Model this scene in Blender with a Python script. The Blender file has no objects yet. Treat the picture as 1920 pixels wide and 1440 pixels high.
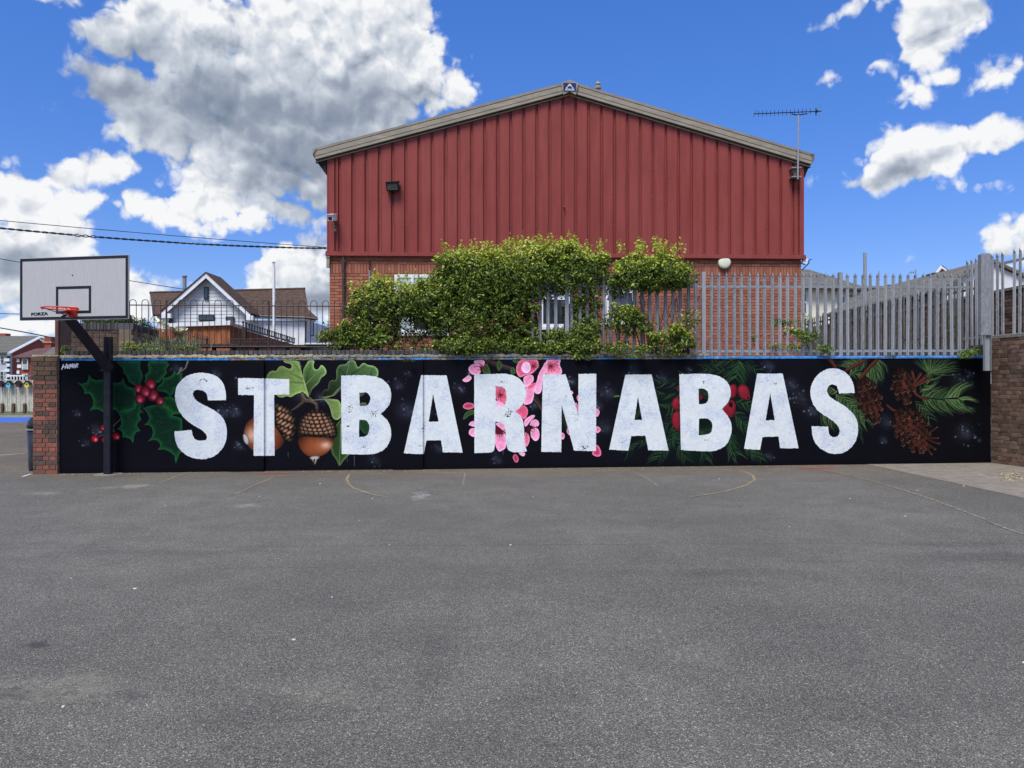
import bpy, math, random
import numpy as np
from mathutils import Vector, Matrix
from mathutils.geometry import tessellate_polygon

random.seed(7)
rng = np.random.default_rng(7)
R = math.radians
sc = bpy.context.scene
col = sc.collection
F = 1420.0          # focal length in photo pixels (photo 1920 wide)
EYE = 1.6

# ------------------------------------------------------------------ camera
cam = bpy.data.cameras.new("camera")
cam.lens = F / 1920 * 36
cam.sensor_width = 36
cam.clip_end = 2000
camo = bpy.data.objects.new("camera", cam)
camo.location = (0, 0, EYE)
camo.rotation_euler = (R(90), 0, 0)
col.objects.link(camo)
sc.camera = camo

# ------------------------------------------------------------------ exposure
sc.view_settings.view_transform = 'Standard'
sc.view_settings.look = 'None'
EXPO = 1.5
sc.view_settings.exposure = EXPO
sc.view_settings.gamma = 1
sc.view_settings.use_curve_mapping = False
SKY_STRENGTH = 0.05
SUN_EL, SUN_AZ = 58.0, 200.0      # degrees; azimuth clockwise from +Y (behind the camera, a little left)

# ------------------------------------------------------------------ sun (veiled by cloud: very soft)
sun = bpy.data.lights.new("sun", 'SUN')
sun.energy = 1.5
sun.angle = R(24)
sun.color = (1.0, 0.965, 0.91)
suno = bpy.data.objects.new("sun", sun)
sd = Vector((math.sin(R(SUN_AZ)) * math.cos(R(SUN_EL)), math.cos(R(SUN_AZ)) * math.cos(R(SUN_EL)), math.sin(R(SUN_EL))))
suno.rotation_euler = sd.to_track_quat('Z', 'Y').to_euler()
suno.location = (0, 0, 30)
col.objects.link(suno)


# ------------------------------------------------------------------ node helpers
class NT:
    def __init__(s, tree):
        s.t = tree
        s.t.nodes.clear()

    def n(s, typ, **kw):
        nd = s.t.nodes.new(typ)
        for k, v in kw.items():
            setattr(nd, k, v)
        return nd

    def l(s, a, b):
        s.t.links.new(a, b)

    def put(s, sock, val):
        if hasattr(val, 'is_output'):
            s.l(val, sock)
        elif val is not None:
            if isinstance(val, (tuple, list)) and len(val) == 3 and sock.type == 'RGBA':
                val = (*val, 1)
            sock.default_value = val

    def math(s, op, a, b=None, c=None, clamp=False):
        nd = s.n('ShaderNodeMath', operation=op, use_clamp=clamp)
        s.put(nd.inputs[0], a)
        if b is not None: s.put(nd.inputs[1], b)
        if c is not None: s.put(nd.inputs[2], c)
        return nd.outputs[0]

    def vm(s, op, a, b=None, c=None):
        nd = s.n('ShaderNodeVectorMath', operation=op)
        s.put(nd.inputs[0], a)
        if b is not None: s.put(nd.inputs[1], b)
        if c is not None: s.put(nd.inputs[2], c)
        return nd.outputs['Value'] if op in ('LENGTH', 'DOT_PRODUCT') else nd.outputs[0]

    def mix(s, f, a, b, mode='MIX'):
        nd = s.n('ShaderNodeMix', data_type='RGBA', blend_type=mode)
        s.put(nd.inputs[0], f); s.put(nd.inputs[6], a); s.put(nd.inputs[7], b)
        return nd.outputs[2]

    def noise(s, vec, scale, detail=4, rough=0.55, dist=0.0):
        nd = s.n('ShaderNodeTexNoise')
        if vec is not None: s.l(vec, nd.inputs['Vector'])
        nd.inputs['Scale'].default_value = scale
        nd.inputs['Detail'].default_value = detail
        nd.inputs['Roughness'].default_value = rough
        nd.inputs['Distortion'].default_value = dist
        return nd.outputs['Fac']

    def smooth(s, v, lo, hi, a=0.0, b=1.0, typ='SMOOTHSTEP'):
        nd = s.n('ShaderNodeMapRange', interpolation_type=typ)
        s.put(nd.inputs[0], v)
        for i, x in enumerate((lo, hi, a, b)):
            s.put(nd.inputs[i + 1], x)
        return nd.outputs[0]

    def ramp(s, v, stops, interp='LINEAR'):
        nd = s.n('ShaderNodeValToRGB')
        nd.color_ramp.interpolation = interp
        el = nd.color_ramp.elements
        while len(el) < len(stops): el.new(0.5)
        for e, (p, c) in zip(el, stops):
            e.position = p
            e.color = (*c, 1)
        s.put(nd.inputs[0], v)
        return nd.outputs[0]

    def pos(s):
        return s.n('ShaderNodeNewGeometry').outputs['Position']

    def mapping(s, vec, loc=(0, 0, 0), rot=(0, 0, 0), scale=(1, 1, 1), typ='POINT'):
        nd = s.n('ShaderNodeMapping', vector_type=typ)
        s.l(vec, nd.inputs[0])
        nd.inputs[1].default_value = loc
        nd.inputs[2].default_value = rot
        nd.inputs[3].default_value = scale
        return nd.outputs[0]

    def bsdf(s, color, rough=0.7, metal=0.0, bump=None, bstr=0.3, bdist=0.01, spec=0.22, normal=None):
        b = s.n('ShaderNodeBsdfPrincipled')
        s.put(b.inputs['Base Color'], color)
        s.put(b.inputs['Roughness'], rough)
        s.put(b.inputs['Metallic'], metal)
        if spec is not None: s.put(b.inputs['Specular IOR Level'], spec)
        if bump is not None:
            bn = s.n('ShaderNodeBump')
            bn.inputs['Strength'].default_value = bstr
            bn.inputs['Distance'].default_value = bdist
            s.l(bump, bn.inputs['Height'])
            s.l(bn.outputs[0], b.inputs['Normal'])
        o = s.n('ShaderNodeOutputMaterial')
        s.l(b.outputs[0], o.inputs[0])
        return b


def mat(name):
    m = bpy.data.materials.new(name)
    m.use_nodes = True
    return m, NT(m.node_tree)


# ------------------------------------------------------------------ world: sky with broken cumulus
world = bpy.data.worlds.new("World")
sc.world = world
world.use_nodes = True
w = NT(world.node_tree)
sky = w.n('ShaderNodeTexSky', sky_type='NISHITA')
sky.sun_disc = False
sky.sun_elevation = R(SUN_EL)
sky.sun_rotation = R(SUN_AZ)
sky.air_density = 1.0
sky.dust_density = 0.4
sky.ozone_density = 2.2
gen = w.n('ShaderNodeTexCoord').outputs['Generated']
dirn = w.vm('NORMALIZE', gen)
sep = w.n('ShaderNodeSeparateXYZ'); w.l(dirn, sep.inputs[0])
dx, dy, dz = sep.outputs
hs = w.n('ShaderNodeHueSaturation')
hs.inputs['Saturation'].default_value = 1.25
hs.inputs['Value'].default_value = 1.0
w.l(sky.outputs[0], hs.inputs['Color'])
base_sky = w.mix(w.smooth(dz, 0.0, 0.55), w.mix(1.0, hs.outputs[0], (0.62, 0.66, 0.98), 'MULTIPLY'),
                 w.mix(1.0, hs.outputs[0], (0.813, 0.955, 1.37), 'MULTIPLY'))
ysafe = w.math('MAXIMUM', dy, 0.15)
q = w.n('ShaderNodeCombineXYZ')
w.l(w.math('DIVIDE', dx, ysafe), q.inputs[0])
w.l(w.math('DIVIDE', dz, ysafe), q.inputs[1])
q = q.outputs[0]
warp = w.n('ShaderNodeTexNoise')
w.l(dirn, warp.inputs['Vector']); warp.inputs['Scale'].default_value = 7; warp.inputs['Detail'].default_value = 3
wv = w.vm('MULTIPLY', w.vm('SUBTRACT', warp.outputs['Color'], (0.5, 0.5, 0.5)), (0.11, 0.09, 0.0))
warp2 = w.n('ShaderNodeTexNoise')
w.l(dirn, warp2.inputs['Vector']); warp2.inputs['Scale'].default_value = 26; warp2.inputs['Detail'].default_value = 4
wv2 = w.vm('MULTIPLY', w.vm('SUBTRACT', warp2.outputs['Color'], (0.5, 0.5, 0.5)), (0.05, 0.04, 0.0))
qw = w.vm('ADD', w.vm('ADD', q, wv), wv2)
CL = [  # photo px: u, v, ru, rv, rotation (deg, counter-clockwise on the photo), thinness
    (330, 70, 190, 80, 0), (560, 80, 220, 130, 0), (700, 100, 130, 130, 0), (470, 200, 260, 110, 0),
    (230, 165, 120, 70, -20), (560, 290, 170, 100, -10), (650, 240, 150, 95, 10), (855, 160, 58, 52, 0), (790, 190, 70, 55, 0),
    (210, 60, 110, 42, 10), (300, 215, 150, 60, -25), (440, 300, 150, 70, -20),
    (200, 310, 66, 30, 28), (135, 335, 40, 18, 20), (280, 372, 70, 26, -10), (395, 385, 110, 34, -8), (535, 405, 66, 28, -10), (430, 345, 120, 40, -12),
    (40, 395, 115, 60, -25), (20, 470, 100, 60, 0), (105, 440, 70, 40, -10), (10, 540, 50, 50, 0), (160, 380, 26, 16, 0),
    (565, 490, 90, 46, 20), (490, 520, 70, 40, 10), (600, 545, 90, 66, 0), (370, 530, 50, 26, 20), (265, 560, 60, 42, -10),
    (20, 610, 60, 26, 0), (80, 5, 52, 22, -15),
    (1755, 45, 88, 60, 35), (1730, 95, 60, 30, 30), (1810, 25, 48, 34, 0), (1640, 145, 66, 12, 12), (1690, 165, 46, 20, -35),
    (1698, 200, 22, 8, 15), (1660, 120, 18, 14, -30), (1865, 138, 30, 15, 20), (1775, 152, 18, 11, 0), (1620, 10, 50, 12, 15),
    (1690, 300, 110, 38, 22), (1600, 335, 46, 14, 5), (1850, 262, 100, 32, 8), (1760, 290, 70, 30, 10),
    (1765, 478, 52, 13, 12), (1860, 480, 60, 22, 15), (1915, 470, 60, 30, 10), (1838, 350, 11, 4, 0), (1855, 505, 90, 16, 5),
]
fmin = None
for (u, v, ru, rv, ang) in CL:
    mp = w.mapping(qw, ((u - 960) / F, (720 - v) / F, 0), (0, 0, R(ang)), (ru / F, rv / F, 1), 'TEXTURE')
    kk = math.sqrt(ru * rv) / 85
    ln = w.math('MULTIPLY_ADD', w.vm('LENGTH', mp), kk, -kk)
    fmin = ln if fmin is None else w.math('SMOOTH_MIN', fmin, ln, 0.16)
field = w.math('MULTIPLY', fmin, -1.0)
# outside the photographed part of the sky the same broken cloud goes on, from noise alone
dome = w.mapping(dirn, scale=(1, 1, 2.0))
far_cloud = w.math('MULTIPLY', w.math('SUBTRACT', w.noise(dome, 2.3, 2, 0.5), 0.54), 3.2)
inview = w.math('MULTIPLY', w.smooth(dy, 0.55, 0.72), w.smooth(w.math('DIVIDE', dz, ysafe), 0.60, 0.72, 1.0, 0.0))
fieldc = w.math('MAXIMUM', field, -1.0)
mixf = w.n('ShaderNodeMix', data_type='FLOAT')
w.l(inview, mixf.inputs[0]); w.l(far_cloud, mixf.inputs[2]); w.l(fieldc, mixf.inputs[3])
fld = mixf.outputs[0]


def puff(vec, full=True):
    """billowing detail: inverted smooth cells at three sizes, broken up by fractal noise"""
    wp_ = w.n('ShaderNodeTexNoise'); w.l(vec, wp_.inputs['Vector']); wp_.inputs['Scale'].default_value = 30; wp_.inputs['Detail'].default_value = 3
    vv_ = w.vm('ADD', vec, w.vm('MULTIPLY', w.vm('SUBTRACT', wp_.outputs['Color'], (0.5, 0.5, 0.5)), (0.045, 0.045, 0.045)))
    tot = w.noise(vv_, 9.0, 10 if full else 4, 0.6)
    for sc_, am in ((13, 0.28), (31, 0.18)) + (((70, 0.12),) if full else ()):
        vo = w.n('ShaderNodeTexVoronoi', feature='F1'); w.l(vv_, vo.inputs['Vector']); vo.inputs['Scale'].default_value = sc_
        d2_ = vo.outputs['Distance']
        tot = w.math('MULTIPLY_ADD', w.math('SUBTRACT', 0.40, w.math('MULTIPLY', w.math('MULTIPLY', d2_, d2_), 1.7)), am, tot)
    return tot


cn = puff(dirn)
dens = w.math('ADD', w.math('MULTIPLY_ADD', fld, 1.05, 0.23), w.math('MULTIPLY', w.math('SUBTRACT', cn, 0.5), 1.75))
alpha = w.smooth(dens, -0.06, 0.36)
# relief: the same noise a little higher up tells lit crests from shaded bases
up = w.vm('ADD', dirn, (-0.005, -0.004, 0.011))
cn2 = puff(up, False)
relief0 = w.math('SUBTRACT', puff(dirn, False), cn2)
BL = [(450, 205, 330, 120, -8), (560, 310, 190, 120, -8), (300, 200, 170, 70, -15), (640, 220, 130, 80, 0), (20, 480, 90, 36, 0),
      (620, 560, 90, 30, 0), (1690, 316, 120, 24, 14)]
bmin = None
for (u, v, ru, rv, ang) in BL:
    mp = w.mapping(qw, ((u - 960) / F, (720 - v) / F, 0), (0, 0, R(ang)), (ru / F, rv / F, 1), 'TEXTURE')
    ln = w.vm('LENGTH', mp)
    bmin = ln if bmin is None else w.math('SMOOTH_MIN', bmin, ln, 0.3)
bn_ = w.noise(dirn, 4.5, 5, 0.5)
belly = w.math('MULTIPLY', w.smooth(w.math('ADD', bmin, w.math('ADD', w.math('MULTIPLY', w.math('SUBTRACT', cn, 0.5), 0.75), w.math('MULTIPLY', w.math('SUBTRACT', bn_, 0.5), 0.9))), 0.15, 1.45, 1.0, 0.0), inview)
thick = w.smooth(dens, 0.5, 1.5)
relief = w.math('MULTIPLY', relief0, w.smooth(belly, 0.1, 0.9, 2.0, 1.0))
soft = w.math('MULTIPLY', w.math('SUBTRACT', w.noise(dirn, 6.5, 5, 0.55), 0.47), 0.8)
shade = w.math('SUBTRACT', w.math('ADD', w.math('ADD', w.math('MULTIPLY', belly, 0.61), w.math('MULTIPLY', thick, 0.16)), soft), relief, clamp=True)
K = 1.0 / (SKY_STRENGTH * 2 ** EXPO)
ccol = w.ramp(shade, [(0.0, tuple(x * 0.135 for x in (0.93, 0.94, 0.955))), (0.35, tuple(x * 0.135 for x in (0.60, 0.65, 0.73))),
                      (0.7, tuple(x * 0.135 for x in (0.31, 0.36, 0.45))), (1.0, tuple(x * 0.135 for x in (0.185, 0.24, 0.335)))])
ccol = w.vm('SCALE', ccol); w.t.nodes[-1].inputs['Scale'].default_value = K / 0.135
skymix = w.mix(alpha, base_sky, ccol)
bg = w.n('ShaderNodeBackground')
bg.inputs[1].default_value = SKY_STRENGTH
w.l(skymix, bg.inputs[0])
wo = w.n('ShaderNodeOutputWorld')
w.l(bg.outputs[0], wo.inputs[0])
world.cycles.sampling_method = 'MANUAL'
world.cycles.sample_map_resolution = 512

# ------------------------------------------------------------------ scene helpers
WL = {}


def meta(o, label=None, cat=None, group=None, kind=None):
    if label: o['label'] = label
    if cat: o['category'] = cat
    if group: o['group'] = group
    if kind: o['kind'] = kind
    return o


def thing(name, loc, label, cat, group=None):
    o = bpy.data.objects.new(name, None)
    o.empty_display_size = 0.2
    col.objects.link(o)
    o.location = loc
    WL[o] = Vector(loc)
    return meta(o, label, cat, group)


def P(u, v, Y):
    return Vector(((u - 960) / F * Y, Y, EYE + (720 - v) / F * Y))


class MB:
    def __init__(s):
        s.v = []; s.f = []; s.m = []

    def add(s, vs, fs, mi=0):
        b = len(s.v)
        s.v += [tuple(x) for x in vs]
        s.f += [[b + i for i in f] for f in fs]
        s.m += [mi] * len(fs)
        return s

    def box(s, c, d, ang=0.0, mi=0, tilt=None):
        hx, hy, hz = d[0] / 2, d[1] / 2, d[2] / 2
        ca, sa = math.cos(ang), math.sin(ang)
        vs = []
        for z in (-hz, hz):
            for (x, y) in ((-hx, -hy), (hx, -hy), (hx, hy), (-hx, hy)):
                p = Vector((x, y, z))
                if tilt is not None: p = tilt @ p
                vs.append((c[0] + ca * p.x - sa * p.y, c[1] + sa * p.x + ca * p.y, c[2] + p.z))
        return s.add(vs, [(3, 2, 1, 0), (4, 5, 6, 7), (0, 1, 5, 4), (1, 2, 6, 5), (2, 3, 7, 6), (3, 0, 4, 7)], mi)

    def prism(s, pts, off, mi=0):
        """closed 3D polygon extruded by vector off"""
        n = len(pts); off = Vector(off)
        vs = [Vector(p) for p in pts] + [Vector(p) + off for p in pts]
        fs = [tuple(range(n))[::-1], tuple(range(n, 2 * n))]
        for i in range(n):
            j = (i + 1) % n
            fs.append((i, j, n + j, n + i))
        return s.add(vs, fs, mi)

    def tube(s, pts, r, n=8, mi=0, caps=True, r2=None):
        pts = [Vector(p) for p in pts]
        k = len(pts)
        up0 = None; rings = []
        for i, p in enumerate(pts):
            a = pts[max(i - 1, 0)]; b = pts[min(i + 1, k - 1)]
            d = (b - a).normalized()
            if up0 is None:
                up0 = Vector((0, 0, 1)) if abs(d.z) < 0.9 else Vector((1, 0, 0))
            x = up0.cross(d)
            if x.length < 1e-5: x = Vector((0, 1, 0)).cross(d)
            x.normalize(); y = d.cross(x); up0 = y
            rr = r if r2 is None else r + (r2 - r) * i / (k - 1)
            rings.append([p + x * rr * math.cos(2 * math.pi * j / n) + y * rr * math.sin(2 * math.pi * j / n) for j in range(n)])
        vs = [q for rg in rings for q in rg]
        fs = []
        for i in range(k - 1):
            for j in range(n):
                jj = (j + 1) % n
                fs.append((i * n + j, i * n + jj, (i + 1) * n + jj, (i + 1) * n + j))
        if caps:
            fs.append(tuple(range(n))[::-1]); fs.append(tuple((k - 1) * n + j for j in range(n)))
        return s.add(vs, fs, mi)

    def lathe(s, c, prof, n=20, mi=0, axis='z'):
        vs = []; k = len(prof)
        for (r, h) in prof:
            for j in range(n):
                a = 2 * math.pi * j / n
                if axis == 'z': vs.append((c[0] + r * math.cos(a), c[1] + r * math.sin(a), c[2] + h))
                else: vs.append((c[0] + r * math.cos(a), c[1] - h, c[2] + r * math.sin(a)))
        fs = []
        for i in range(k - 1):
            for j in range(n):
                jj = (j + 1) % n
                fs.append((i * n + j, i * n + jj, (i + 1) * n + jj, (i + 1) * n + j))
        fs.append(tuple(range(n))[::-1]); fs.append(tuple((k - 1) * n + j for j in range(n)))
        return s.add(vs, fs, mi)

    def mesh(s, name, mats, smooth=False):
        me = bpy.data.meshes.new(name)
        me.from_pydata(s.v, [], s.f)
        for m in (mats if isinstance(mats, (list, tuple)) else [mats]):
            me.materials.append(m)
        if any(s.m): me.polygons.foreach_set('material_index', s.m)
        if smooth: me.polygons.foreach_set('use_smooth', [True] * len(me.polygons))
        me.validate()
        me.update()
        return me

    def build(s, name, mats, parent=None, smooth=False, recenter=True):
        a = np.array(s.v)
        c = Vector(((a[:, 0].min() + a[:, 0].max()) / 2, (a[:, 1].min() + a[:, 1].max()) / 2, a[:, 2].min())) if recenter else Vector((0, 0, 0))
        s.v = [(x - c.x, y - c.y, z - c.z) for x, y, z in s.v]
        return place(name, s.mesh(name, mats, smooth), c, parent)


def place(name, me, loc, parent=None, rot=None, scale=None):
    o = bpy.data.objects.new(name, me)
    col.objects.link(o)
    loc = Vector(loc)
    WL[o] = loc.copy()
    if parent is not None:
        o.parent = parent
        o.location = loc - WL[parent]
    else:
        o.location = loc
    if rot: o.rotation_euler = rot
    if scale: o.scale = scale
    return o


def struct(name, mb, mats, **kw):
    return meta(mb.build(name, mats, None, recenter=False, **kw), kind='structure')


# ------------------------------------------------------------------ the mural wall frame
W0 = Vector((-8.074, 13.52)); W1 = Vector((9.2, 14.55))
WLEN = (W1 - W0).length
WD = (W1 - W0).normalized()
WANG = math.atan2(WD.y, WD.x)
WN = Vector((WD.y, -WD.x))     # towards the camera


def gz(x, y=0):
    return 0.0048 * (x + 8.07)


def WP(t, h, n=0.0):
    p = W0 + WD * t + WN * n
    return Vector((p.x, p.y, gz(p.x) + h))


def w_of(u, v):
    k = (u - 960) / F
    t = (k * W0.y - W0.x) / (WD.x - k * WD.y)
    p = W0 + WD * t
    return t, EYE + (720 - v) / F * p.y - gz(p.x)


def gp(u, v, lift=0.0):
    """photo pixel -> point on the playground"""
    k = (u - 960) / F; m = (v - 720) / F
    # z = EYE - m*Y = 0.0048*(kY+8.07)+lift
    Y = (EYE - 0.0048 * 8.07 - lift) / (m + 0.0048 * k)
    return Vector((k * Y, Y, gz(k * Y) + lift))


# ------------------------------------------------------------------ materials
def rand_tint(n):
    oi = n.n('ShaderNodeObjectInfo').outputs['Random']
    isl = n.n('ShaderNodeNewGeometry').outputs['Random Per Island']
    return n.math('FRACT', n.math('ADD', n.math('MULTIPLY', oi, 7.31), isl))


def brick_mat(name, stops, grime=0.35, gcol=(0.05, 0.045, 0.04), efflo=0.0):
    m, n = mat(name)
    r = rand_tint(n)
    c = n.ramp(r, stops)
    p = n.pos()
    fine = n.noise(p, 60, 5, 0.7)
    c = n.mix(n.smooth(fine, 0.35, 0.75, 0.0, 0.35), c, n.mix(0.5, c, (0.5, 0.35, 0.27)))
    c = n.mix(n.smooth(n.noise(p, 1.7, 5, 0.6), 0.45, 0.75, 0, grime), c, gcol)
    if efflo:
        c = n.mix(n.smooth(n.noise(p, 9, 6, 0.7), 0.62, 0.74, 0, efflo), c, (0.5, 0.47, 0.42))
    n.bsdf(c, 0.88, bump=n.noise(p, 150, 4, 0.7), bstr=0.5, bdist=0.003)
    return m


def noisy(name, c1, c2, scale=8, rough=0.7, metal=0.0, bs=80, bstr=0.15, detail=6, spec=0.3, lo=0.35, hi=0.7, stretch=(1, 1, 1)):
    m, n = mat(name)
    p = n.mapping(n.pos(), scale=stretch)
    c = n.mix(n.smooth(n.noise(p, scale, detail, 0.65), lo, hi), c1, c2)
    n.bsdf(c, rough, metal, bump=n.noise(p, bs, 4), bstr=bstr, bdist=0.004, spec=spec)
    return m


def asphalt_nodes(n, base=(0.160, 0.151, 0.131)):
    p = n.pos()
    big = n.noise(p, 0.35, 4, 0.5)
    mid = n.noise(p, 2.1, 6, 0.62, 0.3)
    c = n.mix(n.smooth(big, 0.3, 0.7), tuple(x * 0.86 for x in base), tuple(x * 1.14 for x in base))
    c = n.mix(n.smooth(mid, 0.35, 0.7, 0.0, 0.62), c, tuple(x * 0.74 for x in base))
    # aggregate: stones of different tone in dark binder
    v = n.n('ShaderNodeTexVoronoi', feature='F1')
    n.l(p, v.inputs['Vector']); v.inputs['Scale'].default_value = 150
    cs = n.n('ShaderNodeSeparateColor'); n.l(v.outputs['Color'], cs.inputs[0])
    stone = n.ramp(cs.outputs[0], [(0.0, (0.5, 0.5, 0.51)), (0.35, (0.82, 0.82, 0.82)), (0.75, (1.05, 1.05, 1.04)), (0.94, (1.4, 1.39, 1.35)), (1.0, (2.6, 2.5, 2.4))])
    binder = n.smooth(v.outputs['Distance'], 0.25, 0.62, 1.0, 0.42)
    c = n.mix(1.0, c, stone, 'MULTIPLY')
    c = n.mix(1.0, c, binder, 'MULTIPLY')
    c = n.mix(1.0, c, (1.38, 1.38, 1.38), 'MULTIPLY')
    c = n.mix(n.smooth(n.noise(p, 38, 3, 0.6), 0.3, 0.7, 0, 0.3), c, n.mix(1.0, c, (0.6, 0.6, 0.6), 'MULTIPLY'))
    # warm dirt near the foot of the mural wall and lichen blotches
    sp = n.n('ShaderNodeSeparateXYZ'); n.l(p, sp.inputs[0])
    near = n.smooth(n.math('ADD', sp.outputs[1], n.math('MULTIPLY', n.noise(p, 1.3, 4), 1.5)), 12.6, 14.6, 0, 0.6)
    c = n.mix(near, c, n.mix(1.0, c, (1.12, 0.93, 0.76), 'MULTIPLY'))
    return p, c, v.outputs['Distance'], sp


def m_asphalt():
    m, n = mat('asphalt')
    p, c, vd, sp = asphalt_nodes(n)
    # damp dents, filled cracks (shapes of their own on the surface)
    q2 = n.vm('MULTIPLY', p, (1, 1, 0))
    wq = n.vm('ADD', q2, n.vm('MULTIPLY', n.vm('SUBTRACT', colnoise(n, p, 5), (0.5, 0.5, 0.5)), (0.35, 0.35, 0)))
    for (u, v_, ru, rv, dark) in [(78, 1207, .10, .07, .62), (35, 1298, .16, .09, .55), (245, 1304, .12, .06, .3), (500, 1305, .16, .07, .3), (1875, 1045, 1.1, .28, .35), (820, 1190, .3, .4, .16), (1500, 1200, .5, .7, .12), (640, 1120, .6, .4, .1), (868, 1110, .12, .8, .14), (815, 1260, .14, .5, .16), (1330, 1075, 1.2, .16, .2), (1760, 1020, .9, .12, .22), (300, 1035, 1.2, .14, .22), (480, 1340, .35, .2, .18), (1150, 980, 1.6, .25, .14), (930, 1385, .3, .2, .15), (1560, 1330, .6, .25, .12)]:
        g = gp(u, v_)
        mp = n.mapping(wq, (g.x, g.y, 0), (0, 0, 0), (ru, rv, 1), 'TEXTURE')
        f = n.smooth(n.vm('LENGTH', mp), 0.3, 1.25, dark, 0.0)
        c = n.mix(f, c, (0.022, 0.022, 0.024))
    for (u, v_, ru, rv, a) in [(463, 948, .25, .22, .5), (255, 911, .28, .25, .55), (85, 925, .28, .2, .4), (205, 914, .2, .14, .35), (790, 930, .12, .45, .36), (610, 1300, .5, .22, .12), (1320, 1230, .3, .2, .12), (100, 1290, .55, .25, .2)]:
        g = gp(u, v_)
        mp = n.mapping(wq, (g.x, g.y, 0), (0, 0, 0), (ru, rv, 1), 'TEXTURE')
        f = n.math('MULTIPLY', n.smooth(n.vm('LENGTH', mp), 0.3, 1.1, a, 0.0), n.smooth(n.noise(p, 14, 5, .7), .35, .6))
        c = n.mix(f, c, (0.36, 0.33, 0.25) if u != 790 else (0.5, 0.5, 0.5))
    # hairline joints in the surfacing
    for (ya, sl, dk) in [(gp(960, 1022).y, 0.006, .55), (gp(500, 1062).y, 0.03, .25)]:
        d = n.math('ABSOLUTE', n.math('SUBTRACT', n.math('ADD', sp.outputs[1], n.math('MULTIPLY', n.math('SUBTRACT', n.noise(p, 2.0, 5, .7), .5), .12)), n.math('ADD', ya, n.math('MULTIPLY', sp.outputs[0], sl))))
        f = n.math('MULTIPLY', n.smooth(d, 0.003, 0.016, dk, 0), n.smooth(n.noise(p, .9, 3), .38, .55))
        c = n.mix(f, c, (0.02, 0.02, 0.02))
    bump = n.math('ADD', n.math('MULTIPLY', vd, -1.0), n.math('MULTIPLY', n.noise(p, 320, 2), 0.4))
    n.bsdf(c, 0.82, bump=bump, bstr=0.55, bdist=0.004, spec=0.35)
    return m


def colnoise(n, p, s):
    nd = n.n('ShaderNodeTexNoise'); n.l(p, nd.inputs['Vector']); nd.inputs['Scale'].default_value = s; nd.inputs['Detail'].default_value = 5
    return nd.outputs['Color']


def m_line(name, colr, worn):
    m, n = mat(name)
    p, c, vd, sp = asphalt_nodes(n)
    f = n.math('MULTIPLY', n.smooth(n.noise(p, 26, 6, 0.75), worn - 0.1, worn + 0.08), n.smooth(n.noise(p, 1.4, 3), 0.25, 0.6, 0.35, 0.9))
    c = n.mix(f, c, colr)
    n.bsdf(c, 0.8, bump=n.math('MULTIPLY', vd, -1.0), bstr=0.5, bdist=0.004, spec=0.35)
    return m


M = {}
M['asphalt'] = m_asphalt()
M['yellow_line'] = m_line('worn_yellow_paint', (0.40, 0.29, 0.13), 0.50)
M['faint_line'] = m_line('faint_yellow_paint', (0.38, 0.34, 0.24), 0.54)
M['ghost_line'] = m_line('ghost_yellow_paint', (0.33, 0.30, 0.22), 0.57)
M['red_line'] = m_line('worn_red_paint', (0.42, 0.045, 0.05), 0.42)
M['white_line'] = m_line('worn_white_paint', (0.6, 0.6, 0.62), 0.42)
M['apron'] = noisy('concrete_apron', (0.18, 0.155, 0.125), (0.25, 0.22, 0.185), 5, 0.9, bs=120, bstr=0.7)
M['blue_court'] = noisy('blue_court_paint', (0.03, 0.10, 0.42), (0.05, 0.14, 0.5), 2, 0.7)
M['soil'] = noisy('soil', (0.05, 0.04, 0.028), (0.09, 0.075, 0.05), 6, 0.95, bs=40, bstr=0.6)
M['field'] = noisy('rough_grass', (0.05, 0.085, 0.03), (0.12, 0.13, 0.06), 1.5, 0.95)
M['verge'] = noisy('verge_grass', (0.12, 0.14, 0.07), (0.3, 0.27, 0.19), 3, 0.95)
M['mortar'] = noisy('mortar', (0.17, 0.14, 0.115), (0.26, 0.22, 0.18), 20, 0.95)
M['mortar_pink'] = noisy('pink_mortar', (0.19, 0.10, 0.07), (0.26, 0.15, 0.11), 20, 0.95)
M['brick_pillar'] = brick_mat('pillar_brick', [(0.0, (0.045, 0.032, 0.028)), (0.3, (0.09, 0.052, 0.04)), (0.55, (0.16, 0.062, 0.042)), (0.8, (0.21, 0.06, 0.04)), (1, (0.28, 0.085, 0.055))], 0.5, (0.05, 0.042, 0.032), 0.4)
M['brick_old'] = brick_mat('old_brown_brick', [(0.0, (0.028, 0.019, 0.015)), (0.35, (0.055, 0.034, 0.024)), (0.7, (0.085, 0.05, 0.032)), (1, (0.12, 0.072, 0.045))], 0.45, (0.04, 0.032, 0.024), 0.3)
M['brick_side'] = brick_mat('side_wall_brick', [(0.0, (0.045, 0.027, 0.020)), (0.4, (0.095, 0.053, 0.037)), (0.75, (0.14, 0.082, 0.055)), (1, (0.20, 0.13, 0.09))], 0.4, (0.075, 0.065, 0.055), 0.3)
M['brick_hall'] = brick_mat('hall_orange_brick', [(0.0, (0.23, 0.075, 0.045)), (0.4, (0.30, 0.10, 0.06)), (0.8, (0.36, 0.13, 0.075)), (1, (0.27, 0.09, 0.055))], 0.12, (0.2, 0.09, 0.06), 0.12)
M['brick_coping'] = brick_mat('blue_engineering_brick', [(0.0, (0.025, 0.03, 0.038)), (0.5, (0.045, 0.052, 0.062)), (1, (0.075, 0.085, 0.10))], 0.3, (0.09, 0.08, 0.06), 0.2)
M['stone'] = brick_mat('rubble_stone', [(0.0, (0.15, 0.11, 0.07)), (0.5, (0.25, 0.20, 0.14)), (1, (0.34, 0.29, 0.22))], 0.3, (0.1, 0.08, 0.06), 0.3)
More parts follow.
